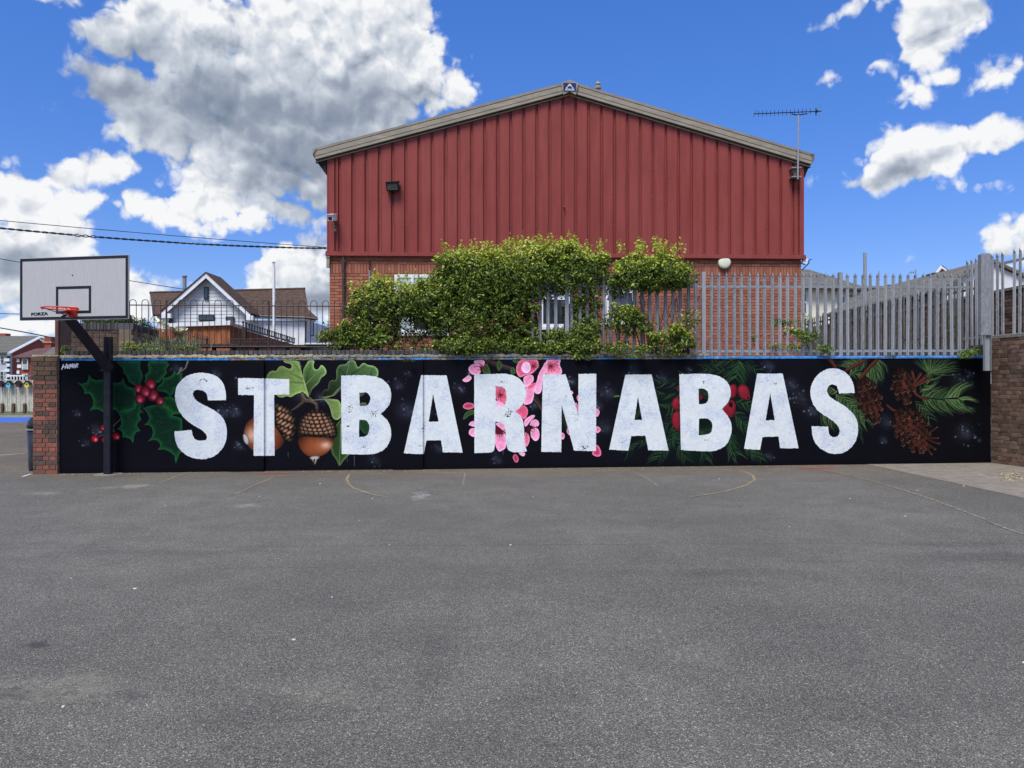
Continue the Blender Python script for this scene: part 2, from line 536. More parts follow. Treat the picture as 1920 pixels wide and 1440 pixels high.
M['brick_house'] = brick_mat('terrace_red_brick', [(0.0, (0.26, 0.045, 0.03)), (1, (0.34, 0.07, 0.045))], 0.2)
M['cladding'] = None
M['galv'] = None
M['black_metal'] = noisy('black_powder_coat', (0.008, 0.009, 0.016), (0.016, 0.017, 0.026), 6, 0.32, 0.0, 200, 0.08)
M['rail'] = noisy('railing_brown_paint', (0.045, 0.034, 0.034), (0.09, 0.062, 0.055), 9, 0.6, 0.2)
M['rail_post'] = noisy('railing_red_brown_paint', (0.10, 0.045, 0.04), (0.13, 0.06, 0.05), 9, 0.6, 0.0)
M['fascia'] = noisy('fascia_beige', (0.25, 0.215, 0.165), (0.33, 0.29, 0.225), 2.5, 0.55, stretch=(1, 1, 4))
M['fascia_lip'] = noisy('fascia_lip_grey', (0.21, 0.185, 0.15), (0.28, 0.245, 0.2), 3, 0.55)
M['dark'] = noisy('dark_gap', (0.012, 0.011, 0.011), (0.02, 0.018, 0.018), 5, 0.8)
M['slate'] = noisy('grey_slate', (0.13, 0.12, 0.105), (0.22, 0.205, 0.18), 3, 0.8, bs=9, bstr=0.5)
M['white'] = noisy('white_paint', (0.70, 0.71, 0.72), (0.8, 0.8, 0.8), 3, 0.5, bstr=0.03)
M['white_render'] = noisy('white_render', (0.62, 0.63, 0.64), (0.74, 0.745, 0.75), 2, 0.85)
M['siding'] = noisy('white_siding', (0.60, 0.63, 0.63), (0.70, 0.72, 0.72), 2, 0.6)
M['cream'] = noisy('cream_render', (0.74, 0.68, 0.52), (0.84, 0.79, 0.64), 1.5, 0.85)
M['grey_render'] = noisy('pale_grey_render', (0.42, 0.44, 0.5), (0.52, 0.54, 0.6), 1.2, 0.85)
M['glass'] = noisy('window_glass', (0.02, 0.025, 0.032), (0.05, 0.06, 0.075), 1.3, 0.06, 0.0, 5, 0.02, spec=0.8)
M['blind'] = noisy('window_blind', (0.35, 0.42, 0.43), (0.5, 0.56, 0.56), 4, 0.5)
M['frame_dark'] = noisy('dark_frame', (0.02, 0.02, 0.022), (0.035, 0.035, 0.04), 4, 0.4)
M['cedar'] = noisy('orange_wood', (0.25, 0.075, 0.028), (0.42, 0.155, 0.055), 5, 0.7, stretch=(3, 3, 0.4), bs=60, bstr=0.3)
M['grey_wood'] = noisy('weathered_wood', (0.42, 0.41, 0.33), (0.66, 0.64, 0.54), 6, 0.85, stretch=(3, 3, 0.5))
M['dark_wood'] = noisy('dark_timber', (0.035, 0.025, 0.018), (0.06, 0.045, 0.032), 5, 0.8)
M['concrete'] = None
M['blue_paint'] = None
M['lamp_cream'] = noisy('opal_plastic', (0.66, 0.66, 0.50), (0.72, 0.72, 0.58), 5, 0.4)
M['lamp_glass'] = noisy('flood_glass', (0.05, 0.055, 0.05), (0.16, 0.15, 0.13), 16, 0.15)
M['hoop_red'] = noisy('hoop_red', (0.62, 0.035, 0.02), (0.72, 0.06, 0.03), 8, 0.4)
M['board'] = None
M['bark'] = noisy('bark', (0.06, 0.042, 0.028), (0.14, 0.10, 0.07), 14, 0.9, bs=60, bstr=0.6)
M['green_box'] = noisy('grey_green_plastic', (0.14, 0.17, 0.14), (0.2, 0.23, 0.19), 4, 0.6)
M['litter'] = noisy('dry_leaf', (0.30, 0.22, 0.12), (0.55, 0.45, 0.30), 30, 0.9)
M['paper'] = noisy('white_scrap', (0.6, 0.59, 0.55), (0.7, 0.69, 0.66), 30, 0.8)
M['navy'] = noisy('navy_sign', (0.012, 0.025, 0.10), (0.02, 0.035, 0.13), 6, 0.35)
M['pot'] = noisy('chimney_pot', (0.35, 0.22, 0.13), (0.45, 0.3, 0.2), 6, 0.8)
M['bulbs'] = noisy('petal_cream', (0.72, 0.72, 0.42), (0.85, 0.84, 0.65), 30, 0.6)


def cladding_mat():
    m, n = mat('red_steel_cladding')
    p = n.pos()
    c = n.mix(n.smooth(n.noise(n.mapping(p, scale=(1, 1, .12)), 7, 5, .6), .3, .7), (0.212, 0.039, 0.032), (0.262, 0.052, 0.041))
    c = n.mix(n.smooth(n.noise(p, 0.5, 4, .6), .4, .7, 0, .35), c, (0.30, 0.068, 0.062))
    c = n.mix(n.smooth(n.noise(n.mapping(p, scale=(1, 1, .05)), 22, 4, .6), .58, .74, 0, .45), c, (0.15, 0.03, 0.03))
    n.bsdf(c, 0.5, bump=n.noise(n.mapping(p, scale=(1, 1, .2)), 6, 3), bstr=0.12, bdist=0.01)
    return m


def galv_mat():
    m, n = mat('galvanised_steel')
    p = n.pos()
    v = n.n('ShaderNodeTexVoronoi'); n.l(n.mapping(p, scale=(1, 1, .4)), v.inputs['Vector']); v.inputs['Scale'].default_value = 50
    cs = n.n('ShaderNodeSeparateColor'); n.l(v.outputs['Color'], cs.inputs[0])
    c = n.mix(cs.outputs[0], (0.19, 0.20, 0.21), (0.29, 0.305, 0.325))
    c = n.mix(n.smooth(n.noise(n.mapping(p, scale=(1, 1, .25)), 12, 5, .7), .5, .7, 0, .6), c, (0.13, 0.14, 0.15))
    c = n.mix(n.smooth(rand_tint(n), .1, 1, 0, .6), c, (0.36, 0.38, 0.40))
    n.bsdf(c, 0.62, 0.25)
    return m


def concrete_bed():
    m, n = mat('ragged_mortar_bed')
    p = n.pos()
    f = n.noise(p, 9, 7, .75)
    c = n.ramp(f, [(0.3, (0.06, 0.055, 0.04)), (0.42, (0.26, 0.22, 0.14)), (0.55, (0.48, 0.42, 0.27)), (0.7, (0.36, 0.33, 0.26))])
    sp = n.n('ShaderNodeSeparateXYZ'); n.l(p, sp.inputs[0])
    c = n.mix(n.smooth(sp.outputs[0], -5.2, -2.5, 0, 0.72), c, n.ramp(n.noise(p, 12, 6, .7), [(0.3, (0.05, 0.055, 0.05)), (0.5, (0.13, 0.14, 0.12)), (0.62, (0.15, 0.17, 0.20)), (0.75, (0.30, 0.27, 0.2))]))
    n.bsdf(c, 0.95, bump=n.noise(p, 45, 6, .7), bstr=0.9, bdist=0.02)
    return m


def blue_paint():
    m, n = mat('peeling_blue_paint')
    p = n.pos()
    sp = n.n('ShaderNodeSeparateXYZ'); n.l(p, sp.inputs[0])
    blue = n.mix(n.smooth(n.noise(p, 14, 5), .35, .65), (0.012, 0.13, 0.36), (0.035, 0.24, 0.62))
    blue = n.mix(n.smooth(n.noise(n.mapping(p, scale=(6, 6, .4)), 5, 4), .55, .7, 0, .6), blue, (0.01, 0.05, 0.12))
    bare = n.ramp(n.noise(p, 26, 5), [(0.35, (0.05, 0.04, 0.035)), (0.5, (0.16, 0.13, 0.1)), (0.65, (0.3, 0.28, 0.22)), (0.75, (0.13, 0.03, 0.03))])
    worn = n.smooth(n.noise(n.mapping(p, scale=(1, 1, 3)), 3.2, 8, .8), n.smooth(sp.outputs[0], -5.6, -4.8, .64, .44), n.smooth(sp.outputs[0], -5.6, -4.8, .70, .50))
    worn2 = n.math('MULTIPLY', worn, n.smooth(sp.outputs[0], 3.0, 4.5, 1, 0.25))
    n.bsdf(n.mix(worn2, blue, bare), 0.6, bump=n.noise(p, 40, 5), bstr=0.5, bdist=0.01)
    return m


def board_mat():
    m, n = mat('backboard_white')
    p = n.pos()
    c = n.mix(n.smooth(n.noise(n.mapping(p, scale=(6, 6, .5)), 9, 5, .65), .35, .7), (0.40, 0.40, 0.40), (0.44, 0.44, 0.44))
    n.bsdf(c, 0.5)
    return m


M['galv_shaded'] = noisy('shaded_galvanising', (0.10, 0.098, 0.098), (0.17, 0.168, 0.168), 12, 0.7, 0.1, stretch=(1, 1, .3))  # rear pales: their shaded side put into the colour as darker steel
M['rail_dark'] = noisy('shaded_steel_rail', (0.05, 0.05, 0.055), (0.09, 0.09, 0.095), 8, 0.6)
M['cladding'] = cladding_mat(); M['galv'] = galv_mat(); M['concrete'] = concrete_bed(); M['blue_paint'] = blue_paint(); M['board'] = board_mat()


def tile_mat(name, c1, c2, bx=0.3, by=0.22):
    m, n = mat(name)
    p = n.pos()
    sp = n.n('ShaderNodeSeparateXYZ'); n.l(p, sp.inputs[0])
    row = n.math('FRACT', n.math('MULTIPLY', sp.outputs[2], 1 / by))
    c = n.mix(n.smooth(n.noise(p, 5, 6, .7), .35, .65), c1, c2)
    c = n.mix(n.smooth(n.noise(n.mapping(p, scale=(1, 1, 4)), 14, 3), .45, .6, 0, .5), c, tuple(x * .6 for x in c1))
    c = n.mix(n.smooth(row, 0.0, 0.18, 0.4, 0.0), c, tuple(x * .35 for x in c1))
    n.bsdf(c, 0.85, bump=row, bstr=0.5, bdist=0.03)
    return m


M['tile_brown'] = tile_mat('brown_roof_tile', (0.055, 0.035, 0.026), (0.115, 0.072, 0.05))
M['tile_grey'] = tile_mat('grey_roof_tile', (0.12, 0.11, 0.095), (0.21, 0.195, 0.165))
M['tile_far'] = tile_mat('far_slate_tile', (0.10, 0.10, 0.078), (0.17, 0.165, 0.15), by=.4)
M['tile_maroon'] = tile_mat('maroon_roof_tile', (0.10, 0.055, 0.05), (0.15, 0.085, 0.075), by=.4)


def leaf_mat(name, stops, rough=0.45):
    m, n = mat(name)
    r = rand_tint(n)
    c = n.ramp(r, stops)
    c = n.mix(n.smooth(n.noise(n.pos(), 3.5, 3), .4, .65, 0, .45), c, n.mix(1.0, c, (0.7, 0.8, 0.7), 'MULTIPLY'))
    d = n.n('ShaderNodeBsdfPrincipled')
    n.l(c, d.inputs['Base Color']); d.inputs['Roughness'].default_value = rough; d.inputs['Specular IOR Level'].default_value = 0.25
    tr = n.n('ShaderNodeBsdfTranslucent'); n.l(c, tr.inputs[0])
    mx = n.n('ShaderNodeMixShader'); mx.inputs[0].default_value = 0.22
    n.l(d.outputs[0], mx.inputs[1]); n.l(tr.outputs[0], mx.inputs[2])
    o = n.n('ShaderNodeOutputMaterial'); n.l(mx.outputs[0], o.inputs[0])
    return m


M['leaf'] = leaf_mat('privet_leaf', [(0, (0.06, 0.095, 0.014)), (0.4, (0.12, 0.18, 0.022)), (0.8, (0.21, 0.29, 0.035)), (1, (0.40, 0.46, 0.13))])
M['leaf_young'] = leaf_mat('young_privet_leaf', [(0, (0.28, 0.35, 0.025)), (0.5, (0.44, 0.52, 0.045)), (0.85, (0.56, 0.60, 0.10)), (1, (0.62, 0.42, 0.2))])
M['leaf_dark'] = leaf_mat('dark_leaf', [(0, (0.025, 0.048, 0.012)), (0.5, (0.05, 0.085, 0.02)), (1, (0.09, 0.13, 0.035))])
M['blade'] = leaf_mat('grey_green_blade', [(0, (0.09, 0.13, 0.06)), (0.5, (0.17, 0.22, 0.12)), (1, (0.28, 0.33, 0.22))])
M['weed'] = leaf_mat('weed_leaf', [(0, (0.07, 0.12, 0.02)), (0.5, (0.14, 0.21, 0.035)), (1, (0.24, 0.30, 0.07))])

# ------------------------------------------------------------------ the painted mural (pigment only), drawn with numpy
PPM = 300
TH = 2.03
TW, THh = int(WLEN * PPM), int(TH * PPM)
tt = (np.arange(TW) + 0.5) / PPM
hh = (np.arange(THh) + 0.5) / PPM          # row 0 = bottom
Xc = W0.x + WD.x * tt; Yc = W0.y + WD.y * tt
Uc = 960 + F * Xc / Yc
Vg_all = 720 - ((0.0048 * (Xc + 8.07))[None, :] + hh[:, None] - EYE) * F / Yc[None, :]
IMG = np.zeros((THh, TW, 3), np.float32)


def vnoise(shape, cell, seed):
    r = np.random.default_rng(seed)
    gh, gw = int(shape[0] / cell[0]) + 3, int(shape[1] / cell[1]) + 3
    g = r.random((gh, gw)).astype(np.float32)
    y = np.arange(shape[0]) / cell[0]; x = np.arange(shape[1]) / cell[1]
    yi = y.astype(int); xi = x.astype(int)
    fy = y - yi; fx = x - xi
    fy = (fy * fy * (3 - 2 * fy))[:, None]; fx = (fx * fx * (3 - 2 * fx))[None, :]
    a = g[yi][:, xi]; b = g[yi][:, xi + 1]; c = g[yi + 1][:, xi]; d = g[yi + 1][:, xi + 1]
    return (a * (1 - fx) + b * fx) * (1 - fy) + (c * (1 - fx) + d * fx) * fy


def fbm(shape, cell, octv, seed):
    o = np.zeros(shape, np.float32); a = 1; tot = 0
    for i in range(octv):
        o += a * vnoise(shape, (max(cell[0] / 2 ** i, 1.01), max(cell[1] / 2 ** i, 1.01)), seed + i); tot += a; a *= .55
    return o / tot


NZ1 = fbm((THh, TW), (60, 60), 4, 11)
NZ2 = fbm((THh, TW), (10, 14), 3, 21)
NZ3 = fbm((THh, TW), (120, 200), 3, 31)
NZS = fbm((THh, TW), (4, 5), 2, 41)
base = np.array([0.030, 0.034, 0.070])
IMG[:] = base * (0.75 + 0.5 * NZ1[..., None])
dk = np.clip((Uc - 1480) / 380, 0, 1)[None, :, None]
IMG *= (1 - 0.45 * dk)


def region(u0, v0, u1, v1):
    c0 = int(np.searchsorted(Uc, u0)); c1 = int(np.searchsorted(Uc, u1))
    c0 = max(0, min(c0, TW - 1)); c1 = max(c0 + 1, min(c1 + 1, TW))
    cc = (c0 + c1) // 2
    colv = Vg_all[:, cc]                     # decreasing with row
    r0 = int(np.searchsorted(-colv, -(v1 + 3))); r1 = int(np.searchsorted(-colv, -(v0 - 3)))
    r0 = max(0, min(r0, THh - 1)); r1 = max(r0 + 1, min(r1 + 1, THh))
    return (slice(r0, r1), slice(c0, c1)), np.broadcast_to(Uc[None, c0:c1], (r1 - r0, c1 - c0)), Vg_all[r0:r1, c0:c1]


def blend(sl, c, a):
    c = np.asarray(c, np.float32)
    if c.ndim == 1: c = c[None, None, :]
    IMG[sl] = IMG[sl] * (1 - a[..., None]) + c * a[..., None]


def Z(pts, ox, oy, s):
    return [(ox + p[0] / s, oy + p[1] / s) + tuple(p[2:]) for p in pts]


def chaikin(pts, it=2):
    pts = [(p[0], p[1], p[2] if len(p) > 2 else 0) for p in pts]
    for _ in range(it):
        o = []; n = len(pts)
        for i in range(n):
            a = pts[i]; b = pts[(i + 1) % n]
            if a[2]: o.append(a)
            ta = 0.0 if a[2] else 0.25
            tb = 1.0 if b[2] else 0.75
            if not a[2]: o.append((a[0] * .75 + b[0] * .25, a[1] * .75 + b[1] * .25, 0))
            if not b[2]: o.append((a[0] * .25 + b[0] * .75, a[1] * .25 + b[1] * .75, 0))
        pts = o
    return [(p[0], p[1]) for p in pts]


def inside(poly, U, V):
    m = np.zeros(U.shape, bool)
    n = len(poly)
    for i in range(n):
        x0, y0 = poly[i]; x1, y1 = poly[(i + 1) % n]
        if y0 == y1: continue
        c = ((y0 > V) != (y1 > V)) & (U < (x1 - x0) * (V - y0) / (y1 - y0) + x0)
        m ^= c
    return m


def pdist(poly, U, V, closed=True):
    d = np.full(U.shape, 1e9, np.float32)
    n = len(poly)
    for i in range(n if closed else n - 1):
        x0, y0 = poly[i]; x1, y1 = poly[(i + 1) % n]
        ex, ey = x1 - x0, y1 - y0
        L = ex * ex + ey * ey + 1e-9
        t = np.clip(((U - x0) * ex + (V - y0) * ey) / L, 0, 1)
        d = np.minimum(d, (U - x0 - t * ex) ** 2 + (V - y0 - t * ey) ** 2)
    return np.sqrt(d)


def bb(pts, pad=2):
    xs = [p[0] for p in pts]; ys = [p[1] for p in pts]
    return min(xs) - pad, min(ys) - pad, max(xs) + pad, max(ys) + pad


def shape(pts, cin, cedge, wdt=6, rim=None, rimw=0.5, smooth=2, soft=0.0, grad=None, outline=None):
    poly = chaikin(pts, smooth) if smooth else [(p[0], p[1]) for p in pts]
    sl, U, V = region(*bb(poly))
    m = inside(poly, U, V)
    if not m.any(): return poly
    d = pdist(poly, U, V)
    t = np.clip(d / wdt, 0, 1)[..., None] ** 0.8
    c = np.array(cedge) * (1 - t) + np.array(cin) * t
    if grad is not None:   # painted light: direction (gx, gy), strength
        x0, y0, x1, y1 = bb(poly, 0)
        g = ((U - (x0 + x1) / 2) / max(x1 - x0, 1) * grad[0] + (V - (y0 + y1) / 2) / max(y1 - y0, 1) * grad[1])
        c = c * (1 + grad[2] * g[..., None])
    c = c * (0.88 + 0.24 * NZ2[sl][..., None])
    if rim is not None:
        rm = np.clip(1 - d / rimw, 0, 1)[..., None] * 0.5
        c = c * (1 - rm) + np.array(rim) * rm
    a = m.astype(np.float32)
    if soft: a = a * np.clip(d / soft, 0, 1)
    blend(sl, np.clip(c, 0, 1), a)
    if outline is not None:
        blend(sl, outline, np.clip(1 - d / 0.7, 0, 1) * 0.7)
    return poly


def stroke(pts, w0, w1, c, a=1.0, soft=0.5):
    sl, U, V = region(*bb(pts, max(w0, w1) + 1))
    if U.size == 0: return
    n = len(pts)
    best = np.full(U.shape, 1e9, np.float32); wd = np.full(U.shape, w0, np.float32)
    for i in range(n - 1):
        x0, y0 = pts[i][:2]; x1, y1 = pts[i + 1][:2]
        ex, ey = x1 - x0, y1 - y0; L = ex * ex + ey * ey + 1e-9
        t = np.clip(((U - x0) * ex + (V - y0) * ey) / L, 0, 1)
        d = np.sqrt((U - x0 - t * ex) ** 2 + (V - y0 - t * ey) ** 2)
        wl = w0 + (w1 - w0) * (i + t) / (n - 1)
        k = d - wl < best - wd
        best = np.where(k, d, best); wd = np.where(k, wl, wd)
    al = np.clip((wd - best) / soft + 0.5, 0, 1) * a
    blend(sl, c, al.astype(np.float32))


def curve(p0, p1, bow, n=6):
    dx_, dy_ = p1[0] - p0[0], p1[1] - p0[1]
    return [(p0[0] + dx_ * k / n - dy_ * bow * math.sin(math.pi * k / n), p0[1] + dy_ * k / n + dx_ * bow * math.sin(math.pi * k / n)) for k in range(n + 1)]


def glow(u, v, r, c, a):
    sl, U, V = region(u - 2.5 * r, v - 2.5 * r, u + 2.5 * r, v + 2.5 * r)
    d2 = ((U - u) ** 2 + (V - v) ** 2) / (r * r)
    blend(sl, c, (np.exp(-d2 * 1.6) * a * (0.55 + 0.9 * NZ1[sl])).clip(0, 1))


def dot(u, v, r, c, a, ring=False):
    sl, U, V = region(u - r - 1, v - r - 1, u + r + 1, v + r + 1)
    d = np.hypot(U - u, V - v)
    al = np.clip(1 - np.abs(d - r * .75) / (r * .35), 0, 1) if ring else np.clip((r - d) / (r * .6), 0, 1)
    blend(sl, c, al * a)


def berry(u, v, r, c, hi, hx=0.25, hy=0.3):
    sl, U, V = region(u - r - 1, v - r - 1, u + r + 1, v + r + 1)
    d = np.hypot(U - u, V - v) / r
    a = np.clip((1 - d) * r / 0.6, 0, 1)
    sh = np.clip(1 - d ** 2.2, 0, 1)[..., None]
    cc = np.array(c) * (0.28 + 0.75 * sh)
    h = np.exp(-(((U - u) / r - hx) ** 2 + ((V - v) / r - hy) ** 2) * 9)[..., None]
    cc = cc * (1 - h * .75) + np.array(hi) * h * .75
    blend(sl, np.clip(cc, 0, 1), a)


# smoky sparkle clusters
for (u, v, n, sp) in [(180, 805, 14, 14), (145, 775, 6, 8), (160, 830, 6, 10), (550, 700, 6, 14), (405, 700, 6, 12), (415, 770, 14, 16), (390, 800, 8, 12), (452, 720, 8, 14), (440, 770, 12, 16), (448, 835, 8, 12), (560, 740, 6, 16), (600, 745, 5, 14),
                      (745, 720, 8, 14), (760, 770, 14, 22), (800, 770, 6, 14), (820, 840, 5, 12), (860, 728, 10, 14), (700, 860, 6, 14), (765, 700, 4, 10), (880, 700, 4, 8), (930, 860, 8, 14), (1000, 760, 6, 10), (1070, 715, 9, 12), (1120, 760, 8, 14),
                      (1135, 735, 14, 20), (1185, 695, 10, 16), (1240, 710, 8, 14), (1130, 800, 6, 20), (1290, 692, 5, 8), (1440, 685, 9, 14), (1480, 720, 10, 16), (1495, 745, 14, 22), (1520, 770, 10, 16), (1440, 855, 6, 10),
                      (1800, 710, 16, 20), (1815, 700, 9, 10), (1805, 810, 20, 22), (1660, 790, 4, 16), (1655, 825, 3, 10), (1835, 825, 3, 6), (700, 720, 6, 16), (330, 690, 4, 12)]:
    glow(u, v, sp * 0.9, (0.36, 0.38, 0.44), 0.30)
    glow(u + sp * .5, v + sp * .3, sp * 0.5, (0.42, 0.44, 0.5), 0.22)
    for _ in range(n):
        a = random.random()
        dot(u + random.gauss(0, sp * .6), v + random.gauss(0, sp * .5), random.choice((0.9, 1.1, 1.4, 2.2, 2.8)), (0.62, 0.66, 0.72), 0.15 + 0.36 * a, ring=a < .3)

# --- holly
HO = (140, 670, 7.2)
G1, G2, G3 = (0.035, 0.17, 0.11), (0.10, 0.36, 0.17), (0.30, 0.52, 0.27)


def holly(pts, mid, veins=(), g1=G1, g2=G2):
    poly = shape(Z(pts, *HO), g1, g2, 8, rim=G3, rimw=.55, smooth=0)
    mz = Z(mid, *HO)
    stroke(mz, 2.6, .8, (0.02, 0.12, 0.08), .55, 1.5)
    stroke(mz, .5, .2, (0.18, 0.38, 0.23), .5)
    for vn in veins:
        stroke(Z(vn, *HO), 1.3, .3, (0.12, 0.32, 0.18), .35, 1.8)


def spiky(pts):
    """concave arcs between leaf spines: every pair (spine, spine) bows inwards"""
    return pts


holly([(560, 55), (600, 100), (650, 150), (660, 210), (700, 250), (720, 300), (730, 330), (780, 360), (830, 400), (870, 410), (890, 340), (920, 260), (905, 200), (880, 140), (890, 55)], [(870, 400), (800, 250), (740, 120), (700, 55)], [[(800, 250), (700, 200)], [(800, 260), (870, 180)]], (0.04, 0.2, 0.15), (0.08, 0.30, 0.18))
holly([(1010, 55), (985, 100), (1000, 140), (1000, 200), (950, 240), (960, 300), (940, 340), (1100, 350), (1150, 335), (1190, 275), (1245, 220), (1232, 160), (1275, 100), (1240, 55)], [(1060, 340), (1110, 200), (1140, 55)], [[(1110, 200), (1190, 150)], [(1110, 220), (1020, 130)]])
holly([(1100, 455), (1120, 400), (1180, 350), (1195, 310), (1175, 262), (1225, 282), (1290, 262), (1330, 225), (1345, 182), (1375, 215), (1450, 215), (1450, 420), (1350, 435), (1330, 490), (1285, 527), (1245, 480), (1180, 460)], [(1110, 440), (1250, 390), (1400, 260)], [[(1250, 390), (1240, 300)], [(1250, 390), (1320, 440)]])
holly([(1190, 545), (1300, 530), (1400, 600), (1450, 640), (1450, 770), (1365, 762), (1320, 780), (1300, 802), (1298, 740), (1260, 700), (1190, 660)], [(1190, 560), (1300, 640), (1400, 740)], [], (0.04, 0.22, 0.11), (0.14, 0.42, 0.14))
holly([(30, 342), (100, 360), (160, 345), (185, 300), (193, 235), (225, 290), (290, 315), (370, 305), (400, 300), (470, 318), (540, 352), (600, 345), (635, 325), (655, 283), (665, 330), (700, 390), (770, 415), (810, 420), (840, 540), (820, 640), (790, 760), (740, 720), (660, 725), (590, 752), (560, 715), (500, 690), (450, 700), (390, 745), (330, 705), (260, 700), (203, 722), (250, 650), (255, 590), (225, 520), (190, 488), (135, 495), (130, 440), (90, 385)],
      [(820, 545), (600, 560), (400, 490), (200, 420), (60, 350)], [[(600, 560), (640, 380)], [(420, 500), (330, 350)], [(600, 565), (600, 700)], [(400, 500), (260, 680)], [(250, 440), (200, 300)]])
holly([(800, 680), (830, 620), (910, 620), (880, 700), (915, 740), (868, 765), (900, 845), (850, 880), (838, 930), (888, 992), (830, 1010), (800, 1060), (790, 1155), (750, 1100), (700, 1080), (645, 1078), (650, 1020), (620, 985), (578, 970), (625, 920), (632, 860), (610, 790), (590, 745), (700, 720)],
      [(860, 660), (760, 880), (750, 1080)], [[(780, 850), (690, 780)], [(760, 930), (830, 900)], [(755, 970), (670, 1000)]], (0.035, 0.19, 0.13), (0.10, 0.36, 0.19))
holly([(930, 690), (1000, 660), (1130, 640), (1260, 690), (1300, 790), (1370, 800), (1450, 830), (1450, 1250), (1410, 1310), (1365, 1435), (1345, 1330), (1290, 1275), (1210, 1240), (1120, 1250), (1160, 1200), (1150, 1160), (1110, 1120), (1050, 1115), (985, 1138), (1040, 1080), (1060, 1010), (1040, 945), (1000, 912), (940, 912), (985, 875), (1010, 820), (980, 750)],
      [(1110, 670), (1180, 880), (1280, 1100), (1350, 1350)], [[(1130, 740), (1020, 720)], [(1180, 880), (1050, 850)], [(1230, 1000), (1080, 1060)], [(1160, 820), (1280, 800)], [(1240, 1010), (1400, 900)], [(1290, 1120), (1200, 1190)]])
glow(318, 745, 10, (0.06, 0.2, 0.12), .3)
stroke(Z([(930, 630), (915, 700), (925, 760)], *HO), .5, .4, (0.2, 0.42, 0.26), .6)
for (x, y, r) in [(1025, 368, 78), (868, 425, 66), (888, 562, 74), (1055, 515, 86), (1150, 590, 62), (955, 468, 80)]:
    dot(140 + x / 7.2, 670 + y / 7.2, (r + 14) / 7.2, (0.01, 0.06, 0.05), .55)
    berry(140 + x / 7.2, 670 + y / 7.2, r / 7.2, (0.66, 0.13, 0.20), (0.95, 0.62, 0.68), -.1 if x < 900 else .2, .3)
stroke(Z([(620, 835), (560, 890), (510, 945), (530, 1010)], *HO), .9, .6, (0.42, 0.38, 0.28), .9)
stroke(Z([(330, 1068), (400, 1040), (520, 960)], *HO), .7, .5, (0.34, 0.38, 0.3), .9)
stroke(Z([(1440, 150), (1400, 220)], *HO), 2.2, 1.2, (0.52, 0.50, 0.46), .8, 1.5)
stroke([(352, 678), (348, 690), (340, 697)], 1.6, .8, (0.55, 0.52, 0.47), .8, 1.5)
for (x, y, r) in [(380, 955, 42), (272, 1100, 56), (400, 1115, 42), (565, 1070, 55)]:
    berry(140 + x / 7.2, 670 + y / 7.2, r / 7.2, (0.68, 0.04, 0.12), (0.98, 0.75, 0.78), .25, .25)

# --- oak leaves and acorns
AO = (440, 665, 6.546)
OK1, OK2, OK3 = (0.40, 0.50, 0.26), (0.56, 0.64, 0.38), (0.78, 0.82, 0.62)


def oak(pts, mid, a=OK1, b=OK2, grad=(1, 0, .3), veins=()):
    shape(Z(pts, *AO), a, b, 5, rim=OK3, rimw=.5, smooth=2, grad=grad)
    stroke(Z(mid, *AO), 1.6, .8, tuple(x * .55 for x in a), .5, 2)
    stroke(Z(mid, *AO), .55, .3, OK3, .7)
    for vn in veins: stroke(Z(vn, *AO), 2.0, .5, tuple(x * .55 for x in a), .45, 2.5)


oak([(1190, 1000), (1260, 820), (1400, 760), (1500, 900), (1440, 1200), (1340, 1290), (1285, 1378), (1250, 1290), (1180, 1200)], [(1300, 850), (1295, 1100), (1282, 1370)], (0.16, 0.27, 0.12), (0.35, 0.45, 0.24))
oak([(1090, 545), (1200, 545), (1300, 560), (1320, 770), (1240, 812), (1190, 760), (1180, 680), (1150, 610)], [(1100, 550), (1200, 620), (1300, 680)], veins=())
shape(Z([(1530, 460), (1610, 470), (1560, 510), (1530, 520)], *AO), (0.2, 0.3, 0.18), (0.34, 0.42, 0.26), 3)
shape(Z([(1530, 600), (1580, 585), (1625, 600), (1600, 640), (1530, 640)], *AO), (0.3, 0.36, 0.22), (0.4, 0.46, 0.3), 3)
shape(Z([(1520, 800), (1600, 800), (1665, 860), (1660, 940), (1600, 990), (1530, 900)], *AO), (0.10, 0.22, 0.13), (0.16, 0.32, 0.18), 4)
oak([(1060, 520), (1085, 450), (1110, 425), (1145, 435), (1150, 350), (1190, 310), (1225, 320), (1250, 300), (1245, 200), (1265, 145), (1310, 120), (1370, 122), (1395, 70), (1480, 70), (1495, 140), (1525, 160), (1555, 115), (1590, 100), (1630, 130), (1720, 140), (1770, 200), (1750, 300), (1500, 400), (1300, 430), (1250, 490), (1150, 530)],
    [(1080, 530), (1220, 500), (1350, 330), (1415, 80)], (0.20, 0.29, 0.17), (0.40, 0.48, 0.29), (1, -.6, .9), [[(1440, 240), (1600, 130)], [(1380, 260), (1270, 180)], [(1660, 260), (1700, 170)]])
oak([(860, 500), (830, 200), (880, 120), (905, 70), (985, 70), (965, 130), (975, 175), (1010, 190), (1040, 165), (1055, 125), (1100, 145), (1135, 220), (1100, 262), (1060, 285), (1040, 340), (990, 390), (945, 430), (920, 510)], [(900, 470), (860, 380), (980, 250), (1090, 190)], (0.27, 0.38, 0.20), (0.50, 0.58, 0.36), (.5, -1, .8), [[(880, 330), (930, 130)]])
oak([(380, 290), (420, 215), (470, 195), (510, 210), (540, 150), (590, 135), (640, 170), (690, 180), (705, 140), (680, 110), (620, 105), (580, 70), (790, 70), (800, 150), (835, 260), (880, 400), (920, 540), (865, 470), (800, 468), (740, 490), (690, 528), (640, 505), (590, 528), (520, 520), (470, 400)],
    [(900, 520), (840, 330), (795, 80)], OK1, OK2, (1, .3, .5), [[(830, 300), (640, 200)], [(840, 350), (560, 330)], [(800, 200), (730, 120)]])
